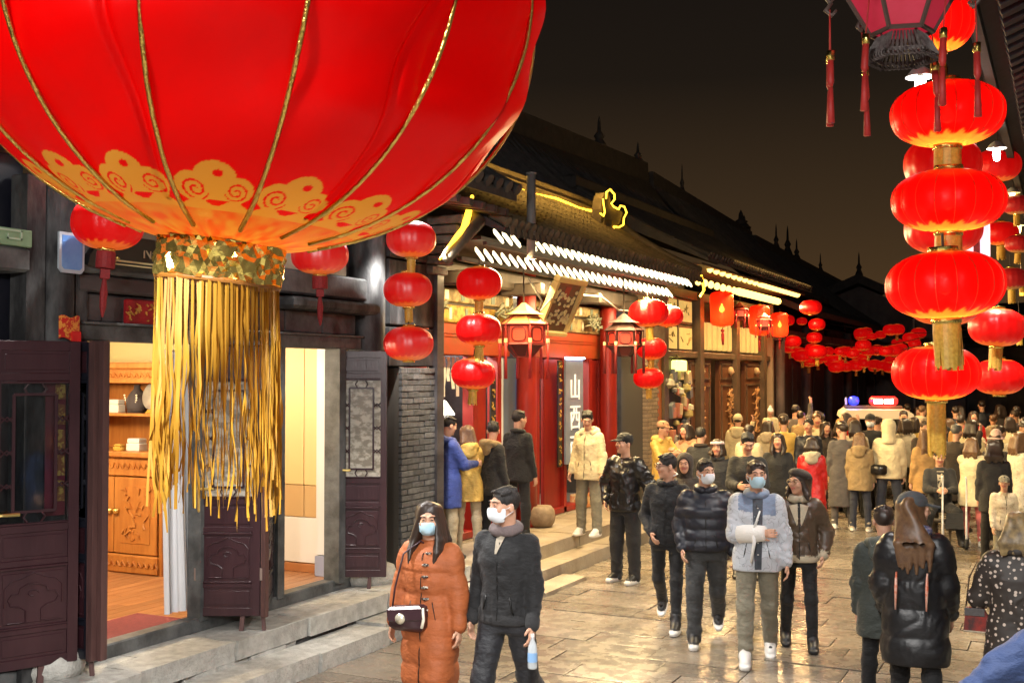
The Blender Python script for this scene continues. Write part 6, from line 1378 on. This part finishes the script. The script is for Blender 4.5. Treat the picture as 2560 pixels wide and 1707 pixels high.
part('bottle', MB().lathe([(.028,0),(.031,.01),(.031,.13),(.026,.155),(.012,.19),(.012,.21)], 14), mat('clear_plastic', (.78,.85,.90), .1, alpha=.55), bt, True, world=False); part('label', MB().lathe([(.0318,.045),(.0318,.105)], 14, cap=False), mat('bottle_label', (.25,.45,.75), .5), bt, world=False); part('cap', MB().tube([(0,0,.205),(0,0,.225)], .014, 10), M_WHITE, bt, world=False)
# -- the group of four and the man in leather
person('tall man in a baggy black leather jacket and cap, one hand in his pocket', (-4.80, 12.95, 0), -12, 1.75, dict(m=LEA, hem=.84, puff=.03, wr=.018, hemband=1, sleeve=1.25), (CH, 1.35), (SHB, WSH), 'short', headyaw=-18, headpitch=-6, hat=('cap', BL), armL=(-18,26,40,0), armR=(-14,30,52,40), group=GP, **STAND)
p4 = person('man in a black zip jacket with a pale collar line looking aside', (-3.58, 10.85, 0), 10, 1.71, dict(m=BL, hem=.84, puff=.012, wr=.012, collar=(BL, .012)), (BL, 1.0), (SHB, WSH), 'short', headyaw=-58, headpitch=2, armL=(0,9,16,0), armR=(-10,16,62,35), group=GP, **WALK)
part('collar_piping', MB().tube([(.075,-.06,1.53),(.105,0,1.545),(.07,.07,1.555),(-.04,.08,1.555)], .008, 5), WSH, p4['root'], True, world=False)
def specs(p, m):
    o = MB()
    for sx in (-1, 1):
        c = p['HM'] @ np.array((sx*.033, -.108, .010)); o.tube([tuple(p['hc']+p['HM'] @ np.array((sx*.033+.026*math.cos(w), -.110+.02*abs(sx*.033+.026*math.cos(w)), .010+.02*math.sin(w)))) for w in [k*PI/6 for k in range(13)]], .0028, 4)
        o.tube([tuple(p['hc']+p['HM'] @ np.array((sx*.06, -.10, .012))), tuple(p['hc']+p['HM'] @ np.array((sx*.082, .0, .01)))], .0028, 4)
    part('glasses', o, m, p['root'], world=False)
specs(p4, mat('dark_frame', (.03,.03,.03), .4))
cupp = p4['hand'][1]; cu = thing('paper_cup', 'crumpled white paper cup held low by the man in black', 'cup', (cupp.x, cupp.y-.03, cupp.z-.07)); part('cup', MB().lathe([(.028,0),(.04,.10),(.038,.102),(.027,.004)], 12), mat('paper_cup', (.80,.78,.74), .7), cu, True, world=False); part('lid', MB().lathe([(.042,.10),(.042,.112),(.02,.118)], 12), M_WHITE, cu, True, world=False)
p5 = person('stocky man in a shiny navy puffer jacket, grey trousers and white mask', (-3.06, 10.42, 0), 16, 1.70, dict(m=NV, hem=.89, puff=.042, quilt=(.105,.016), wr=.006, collar=(NV, .025)), (DG, 1.28), (SHB, WSH), 'short', headyaw=28, mask=MSW, heavy=1.1, armL=(-4,10,18,0), armR=(-6,14,40,20), group=GP, **WALK2)
p6 = person('young man in a pale patterned denim jacket with his arm in a white cast', (-2.46, 9.93, 0), 14, 1.73, dict(m=PAT, m2=PBL, hem=.80, puff=.022, wr=.011, sleeve=1.18, collar=(PBL, .02), yoke=.12), (OLV, 1.2), (SHW, WSH), 'short', HBD, headyaw=12, headpitch=-2, mask=MSK, armL=(0,12,10,0), armR=(14,6,86,62), group=GP, legL=(-10,18,2), legR=(16,3,1))
def front_panel(p, name, x0, x1, z0, z1, m, off=.007, taper=0):
    U = p['U']; s_ = p['surf']
    def fn(s, t):
        z = z0+(z1-z0)*t+U; c = (x0+x1)/2; x = c+(x0+(x1-x0)*s-c)*(1-taper*(1-t)); y = s_(x, z); y = y if y is not None else (s_(x, z-.03) or -.1)
        return (x, y-off, z)
    return part(name, MB().grid(fn, 6, 16), m, p['root'], True, world=False)
SLATE = cloth('slate_shirt', (.060,.070,.088), .8)
front_panel(p6, 'shirt_front', -.035, .055, .83, 1.44, SLATE, .006, .35)
for k in range(5):
    z = 1.36-.1*k; y = p6['surf'](.01, z+p6['U']); part('button', MB().lathe([(.001,-.004),(.008,-.003),(.008,.003),(.001,.004)], 8, (.01, (y or -.1)-.010, z+p6['U']), cap=False), WSH, p6['root'], True, world=False)
e, wv = p6['elbow'][0], p6['hand'][0]; cs = thing('arm_cast', 'white plaster cast with a hanging bandage on his folded forearm', 'cast', tuple(e))
dv = (wv-e); part('plaster', MB().tube([tuple(dv*.12), tuple(dv*.16), tuple(dv*.5), tuple(dv*.86), tuple(dv*.9)], [.06,.085,.08,.066,.05], 14), mat('plaster_white', (.80,.78,.74), .8, bump=.4, bscale=60), cs, True, world=False); q = dv*.6; part('bandage', MB().tube([tuple(q+Vector((0,-.05,.05))), tuple(q+Vector((.01,-.07,-.06))), tuple(q+Vector((-.02,-.07,-.24)))], [.016,.018,.010], 6), M_WHITE, cs, True, world=False); part('sling', MB().tube([tuple(q+Vector((0,-.04,.04))), tuple(q+Vector((.05,-.03,.2)))], [.014,.008], 6), M_WHITE, cs, True, world=False)
p7 = person('woman in a brown shearling jacket, black trousers and a brown beret', (-2.22, 10.52, 0), 14, 1.60, dict(m=LEAB, m2=FUR, hem=.86, puff=.026, wr=.013, sleeve=1.2, cuff=1, hemband=1, collar=(FUR, .035)), (BL, 1.02), (SHB, SHB), .16, HBD, headyaw=-40, headpitch=0, hat=('beret', BRN), armL=(-14,22,46,30), armR=(-2,8,12,0), group=GP, legL=(5,3,3), legR=(-8,14,3))
specs(p7, mat('thin_frame', (.35,.25,.15), .3, metal=.5))
for sx in (-1, 1):
    def lf(s, t, sx=sx):
        z = 1.43-.19*t-.02*s+p7['U']; x = sx*(.012+.082*s*(1-t*.85)); y = p7['surf'](x, z); return (x, (y if y is not None else -.1)-.012-.006*math.sin(PI*s), z)
    part('lapel', MB().grid(lf, 5, 10), FUR, p7['root'], True, world=False)
front_panel(p7, 'dark_top', -.03, .03, 1.30, 1.45, BL, .006, .6)
# -- on the shop steps
person('man in a cream hooded coat standing on the shop step looking down', (-5.80, 14.25, .33), -6, 1.64, dict(m=CRM, hem=.78, puff=.02, flare=.012, wr=.010, hood=CRM), (OLV, 1.3), (SHW, WSH), 'short', headyaw=28, headpitch=22, armL=(2,12,14,0), armR=(6,10,16,0), det=1.15, group=GP, **STAND)
person('man in a royal-blue padded coat at the food counter', (-6.60, 11.78, .33), 150, 1.64, dict(m=BLU, hem=.62, puff=.03, flare=.01, wr=.008, hood=BLU), (TAN, 1.2), (SHB, SHB), 'short', det=1.3, headpitch=10, armL=(30,10,60,30), armR=(30,10,60,30), group=GP, **STAND)
person('woman with brown hair in a yellow fur-hooded jacket at the counter', (-6.50, 12.12, .33), 215, 1.52, dict(m=YEL, hem=.72, puff=.02, wr=.01, hood=YEL, fur=1), (TAN, 1.1), (SHG, WSH), .2, HBR, det=1.3, headpitch=12, headyaw=-20, group=GP, armL=(25,8,60,20), armR=(25,8,60,20), **STAND)
person('man in a charcoal hooded jacket seen from behind at the shop door', (-6.28, 12.32, .33), 160, 1.56, dict(m=CH, hem=.78, puff=.022, wr=.012, hood=KH), (BL, 1.2), (SHB, SHB), 'short', det=1.2, headyaw=45, headpitch=8, group=GP, **STAND)
person('tall man in black seen from behind between the blue doors', (-6.42, 13.35, .33), 170, 1.66, dict(m=BL, hem=.80, puff=.02, wr=.012, collar=(BL, .02)), (BL, 1.1), (SHB, SHB), 'short', det=1.3, headyaw=-20, group=GP, **STAND)
# -- second row
def crowd(label, loc, face, h, m, trous=None, hair='short', hcol=None, hem=.82, det=1.7, **k):
    top = dict(m=m, hem=hem, puff=k.pop('puff', .02), wr=.011); 
    for q in ('hood', 'collar', 'fur', 'quilt', 'm2', 'flare', 'cuff', 'hemband'):
        if q in k: top[q] = k.pop(q)
    st = k.pop('st', STAND)
    return person(label, loc, face, h, top, (trous or BL, 1.1), k.pop('shoe', (SHB, SHB)), hair, hcol, det=det, group=k.pop('grp', 'crowd further down the street'), **{**st, **k})
crowd('person in a yellow jacket with a peach cap by the souvenir stand', (-5.75, 17.2, 0), 60, 1.72, YEL, KH, hat=('cap', PEACH), hood=YEL, headyaw=10, armL=(40,8,70,20), armR=(40,8,70,20))
crowd('woman in a long peach coat beside the yellow jacket', (-5.45, 17.5, 0), -20, 1.68, PEACH, KH, .15, BRN and HBD, hem=.45, hood=PEACH, armL=(40,6,80,40), armR=(40,6,80,40))
crowd('man in a dark brown jacket seen from behind before the souvenir stand', (-4.95, 16.6, 0), 175, 1.66, CH, BL, 'short', puff=.03, collar=(BRN, .02))
crowd('woman with a dark hood up just behind the man in black', (-3.95, 12.6, 0), 20, 1.55, BRN, BL, None, hat=('hoodup', BRN), headyaw=-10, det=1.4)
crowd('woman in a red and white headband and dark coat', (-4.3, 15.2, 0), 8, 1.58, CH, BL, .12, HBD, hat=('band', patch_mat('band_cloth', (.62,.5,.5), (.3,.05,.06), 40)), det=1.5, collar=(CH, .02))
crowd('man in a black overcoat looking down at his phone', (-3.55, 13.9, 0), 12, 1.74, BL, BL, 'short', headpitch=24, headyaw=14, armL=(20,8,70,30), armR=(20,8,70,30), puff=.03, det=1.3)
crowd('person in a cream jacket and white hat seen from behind by the carved doors', (-5.6, 21.2, 0), 185, 1.70, CRM, GY, 'short', hood=CRM, hat=('beanie', CRM), armR=(80,10,90,0))
wfh = crowd('woman in a fur-hooded cream cape with a red strap', (-4.95, 20.9, 0), 170, 1.62, FUR, BL, .2, HBD, hood=FUR, fur=1, hem=.6, flare=.04)
crowd('child held high in a white pompom hat above the crowd', (-5.05, 21.5, .75), 10, 1.08, CRM, CRM, None, hat=('beanie', M_WHITE, 1), puff=.03)
crowd('person in a yellow puffer and dark beanie', (-5.0, 22.3, 0), 120, 1.68, YEL, BL, 'short', hat=('beanie', BRN), hood=YEL)
crowd('tall man in a grey coat raising a phone', (-5.2, 24.4, 0), 150, 1.80, GY, BL, 'short', armR=(120,5,60,0), det=2)
crowd('man in a dark navy coat leaning to the woman beside him', (-4.0, 19.8, 0), 20, 1.70, NV, BL, 'short', headyaw=-30, hem=.6)
crowd('woman in a dark coat leaning her head to the man in navy', (-3.85, 20.6, 0), 10, 1.62, BRN, BL, .2, HBD, headyaw=20)
crowd('person in a bright red cape with a cream fur collar seen from behind', (-3.45, 17.3, 0), 190, 1.52, REDC, BL, .1, HBD, hem=.40, flare=.05, hood=FUR, fur=1, det=1.4)
crowd('person in a long grey overcoat with one arm round the woman in khaki', (-3.28, 18.9, 0), 195, 1.68, GY, GY, 'short', HBD, hem=.36, armR=(40,20,70,60), shoe=(SHW, WSH), flare=.02, det=1.5, headyaw=40)
crowd('woman in a khaki jacket with reddish hair seen from behind', (-2.98, 18.75, 0), 178, 1.54, KH, DN, .25, HBR, hem=.72, puff=.03, shoe=(SHG, WSH), hood=KH, det=1.5)
wch = crowd('person in a cream hooded sweatshirt with a black sling bag', (-2.56, 18.9, 0), 184, 1.73, CRM, DN, None, hat=('hoodup', CRM), puff=.045, hem=.84, m2=CRM, hemband=1, det=1.4, st=dict(legL=(1,0,6), legR=(0,1,6)))
sb = thing('sling_bag', 'black sling bag on the back of the cream sweatshirt', 'bag', tuple(wch['L']((.14,.17,1.0)))); part('pouch', MB().box((-.12,-.05,-.08),(.12,.05,.08),.03), LEA, sb, True, world=False); part('strap', MB().tube([(-.10,.02,.06),(-.2,.0,.25),(-.33,-.05,.46)], .012, 5), LEA, sb, True, world=False)
crowd('woman with long brown hair in a camel jacket seen from behind', (-1.98, 18.6, 0), 215, 1.62, KH2, BRN, .36, HBR, hem=.70, puff=.03, det=1.5)
crowd('guard in a black cap and white mask beside the patrol cart', (-3.2, 21.3, 0), 5, 1.74, BL, BL, 'short', hat=('cap', BL), mask=MSW, det=1.7)
crowd('woman in a cream jacket and rose-pink trousers taking a photo', (-1.26, 17.9, 0), 165, 1.54, CRM, PNK, .2, HBR, hem=.64, puff=.04, flare=.02, armR=(75,10,95,20), armL=(70,8,90,20), shoe=(SHW, WSH), det=1.4)
crowd('man in a long brown coat with his hands raised', (-1.6, 19.4, 0), 150, 1.66, BRN, BL, 'short', HGR, armR=(90,10,80,0), hem=.5)
crowd('small child in a cream plaid coat and green hat at the right', (-.72, 15.3, 0), 20, 1.22, PLD, OLV, 'short', hat=('cap', OLV), headyaw=-20, det=1.4)
crowd('person in a flower-patterned hat beyond the plaid child', (-.98, 18.6, 0), 160, 1.58, BRN, BL, .15, HBD, hat=('bucket', patch_mat('flower_cloth', (.62,.42,.36), (.2,.06,.06), 30)), det=1.6)
crowd('person in a pale plaid coat at the right edge of the crowd', (-.62, 17.3, 0), 120, 1.66, PLD, BL, .2, HBR, hem=.6, det=1.6)
for i, (x, y, h, m_, l) in enumerate(((-2.27,28.6,1.72,BL,'dark figure standing far down the street left of the fringe'), (-1.93,30.8,1.80,NV,'far dark figure behind the long gold fringe'), (-1.42,28.9,1.75,BRN,'far figure in brown near the right edge'), (-1.0,26.5,1.70,GY,'far figure in grey under the small pair of lanterns'), (-3.7,21.2,1.62,PEACH,'woman in a peach scarf holding up a phone'), (-1.85,19.9,1.64,GY,'woman in grey between the camel jacket and the photographer'), (-2.7,22.0,1.66,FUR,'dark-haired person hidden behind the cream hood'), (-4.5,23.5,1.68,CRM,'person in cream deep in the crowd'), (-3.9,23.0,1.70,KH,'person in khaki deep in the crowd'), (-4.7,18.5,1.60,PEACH,'person in peach behind the black overcoat'), (-2.3,24.0,1.72,BL,'man in black beyond the cream hood'), (-.7,21.5,1.65,CH,'dark figure at the right behind the flower hat'))):
    crowd(l, (x, y, 0), (37*i) % 360 if i > 3 else 180+20*i, h, m_, BL, 'short' if i % 2 else .18, HBD, det=2.0, armR=(110,5,70,0) if i == 4 else (4,8,15,0))
for i, (x, y, h, m_, hc_, f, l) in enumerate(((-4.55,17.9,1.66,CRM,'s',170,'person in khaki between the brown jacket and the headband'), (-3.75,16.4,1.62,BL,'l',10,'woman in black partly hidden behind the black overcoat'), (-4.6,20.6,1.70,YEL,'s',200,'person in a yellow coat behind the cream cape'), (-3.35,20.6,1.66,FUR,'l',185,'woman in a cream fleece between the grey overcoat and the cart'), (-2.2,20.6,1.66,BRN,'s',20,'man in dark brown facing out behind the camel jacket'), (-1.45,20.6,1.70,CRM,'l',170,'woman in cream at the back right of the crowd'), (-1.0,20.2,1.62,PLD,'s',150,'person in pale plaid behind the flower-patterned hat'), (-.9,16.6,1.58,CH,'l',190,'woman in charcoal just beyond the plaid child'), (-2.9,23.5,1.74,NV,'s',10,'man in navy standing by the patrol cart'))):
    crowd(l, (x, y, 0), f, h, m_, BL, 'short' if hc_ == 's' else .2, HBD, det=1.9, hem=.7)
rb_ = random.Random(21); BACK = [CRM, FUR, KH, CRM, YEL, GY, REDC, KH2, FUR, PLD, CRM, NV, PEACH, KH]
for k in range(26):
    x = -5.0+4.2*((k*5) % 13)/12+rb_.uniform(-.15,.15); y = 21.8+2.0*(k//7)+rb_.uniform(-.5,.5)
    if -4.6 < x < -2.7 and 23.6 < y < 27.5: y += 4
    crowd('person deep at the back of the crowd mostly hidden by others', (x, y, 0), rb_.choice((170, 190, 10, 200, 150, 20)), rb_.uniform(1.58, 1.76), BACK[k % 14], rb_.choice((BL, DN, GY)), 'short' if k % 2 else .2, HBD if k % 3 else HBR, det=2.3, grp='people deep at the back of the crowd', hem=rb_.choice((.5, .7, .82)), hood=BACK[k % 14] if k % 3 == 0 else None)
# crouching man and stroller
seat = thing('person', 'man in a dark open jacket sitting on a low stool by the stroller', 'person', (-1.75, 18.35, 0)); bpy.data.objects.remove(seat)
ps = crowd('man in a dark open jacket sitting low beside the stroller', (-1.72, 18.0, -.02), 12, 1.70, CH, BL, 'short', headpitch=14, armL=(30,8,60,40), armR=(30,8,60,40), legL=(82,95,14), legR=(78,92,14), hem=.86, det=1.5)
front_panel(ps, 'shirt_front', -.05, .05, 1.02, 1.43, FUR, .006, .3)
stl = thing('folding_stool', 'low folding stool under the seated man', 'stool', (-1.72, 18.08, 0)); part('seat', MB().box((-.16,-.12,.30),(.16,.14,.335),.01), BRN, stl, world=False)
for sx in (-1, 1): part('leg', MB().tube([(sx*.14,-.12,0),(sx*.14,.12,.30)], .012, 5), M_DKB, stl, world=False); part('leg', MB().tube([(sx*.12,.12,0),(sx*.12,-.12,.30)], .012, 5), M_DKB, stl, world=False)
sr = thing('stroller', 'folded stroller with white tubes standing by the rose trousers', 'stroller', (-1.48, 17.45, 0))
for sx in (-.16, .16):
    part('handle_tube', MB().tube([(sx,0,.05),(sx,.08,.5),(sx,.16,.95),(sx,.05,1.02)], .014, 6), M_WHITE, sr, True, world=False); part('leg', MB().tube([(sx,.2,.08),(sx,.05,.55)], .012, 6), M_WHITE, sr, world=False)
    for y in (0, .22): part('wheel', MB().lathe([(.03,-.015),(.07,-.018),(.075,0),(.07,.018),(.03,.015)], 12), mat('tyre', (.02,.02,.02), .8), sr, True, world=False, loc=(sx,y,.075), rot=(0,R(90),0))
part('seat', MB().prism([(-.13,.04,.28),(.13,.04,.28),(.11,.10,.50),(-.11,.10,.50)], (0,.03,0)), BL, sr, world=False)
# -- near right, seen from behind
w36 = person('woman with long brown hair, grey cap and shiny black puffer coat seen from behind', (-.95, 8.2, 0), 186, 1.66, dict(m=cloth('black_puffer', (.010,.010,.012), .40, sheen=0, bump=.14, bscale=22), hem=.56, puff=.04, flare=.02, quilt=(.20,.016), wr=.009, collar=(SEQ, .04), sleeve=1.15), (BL, 1.05), (SHB, SHB), .40, HBR, hback=.075, headyaw=-72, hat=('cap', cloth('grey_cap', (.075,.085,.095), .7)), armL=(4,12,30,20), armR=(2,10,22,0), group=GP, legL=(6,4,2), legR=(-8,14,2))
for sx in (-.085, .12): part('zip_pull', MB().tube([(sx,.185,1.24),(sx+.004,.205,1.14),(sx+.008,.21,.98)], [.006,.012,.006], 6), mat('orange_zip', (.62,.13,.06), .4, (.75,.5,.4), 30), w36['root'], True, world=False)
person('companion in a dark green coat close beside the woman with the cap', (-1.20, 8.55, 0), 186, 1.52, dict(m=cloth('dark_green_coat', (.035,.042,.036), .7), hem=.70, puff=.03, wr=.010, hood=CAM), (BL, 1.0), (SHB, SHB), 'short', HBD, headyaw=10, det=1.0, group=GP, **STAND)
w38 = person('woman with streaked blonde hair in a dark polka-dot coat seen from behind', (-.30, 8.05, 0), 178, 1.58, dict(m=DOT, hem=.62, puff=.03, flare=.03, wr=.010, sleeve=1.2, collar=(DOT, .02)), (BL, 1.0), (SHB, SHB), .16, HBL, headyaw=20, armR=(10,16,55,10), armL=(12,20,60,10), group=GP, **STAND)
hl_ = w38['hand'][1]; hbg = thing('handbag', 'small red and black hand bag on a thin strap by the polka-dot coat', 'bag', (-.56, 8.05, .92)); hbg.scale = (.72, .72, .8); part('body', MB().prism([(-.10,0,-.12),(.09,0,-.12),(.11,0,0),(.07,0,.06),(-.08,0,.06)], (0,.08,0)), mat('red_bag', (.38,.03,.02), .35, (.05,.02,.02), 9), hbg, world=False); part('flap', MB().box((-.09,-.012,.0),(.08,-.002,.065),.004), GY, hbg, world=False); part('strap', MB().tube([(-.08,.04,.06),(-.05,.06,.3),(.02,.05,.44),(.05,.04,.3),(.07,.04,.06)], .007, 5), mat('dark_strap', (.06,.03,.02), .5), hbg, True, world=False); part('trim', MB().box((-.10,-.006,-.135),(.09,.086,-.1205),.006), FUR, hbg, world=False)
person('figure in black at the right edge beyond the polka-dot coat', (-.15, 9.15, 0), 186, 1.66, dict(m=BL, hem=.6, puff=.03, wr=.01, hood=BL), (BL, 1), (SHB, SHB), .2, HBD, group=GP, **STAND)
person('person in a blue denim jacket cut off at the lower right corner', (.0, 4.92, 0), 200, 1.78, dict(m=cloth('denim_blue', (.022,.045,.13), .75), hem=.82, puff=.03, wr=.014, collar=(cloth('denim_blue', (.022,.045,.13), .75), .02)), (DN, 1.1), (SHB, SHB), .2, HBD, group=GP, armL=(10,44,30,0), armR=(10,44,30,0), **STAND)
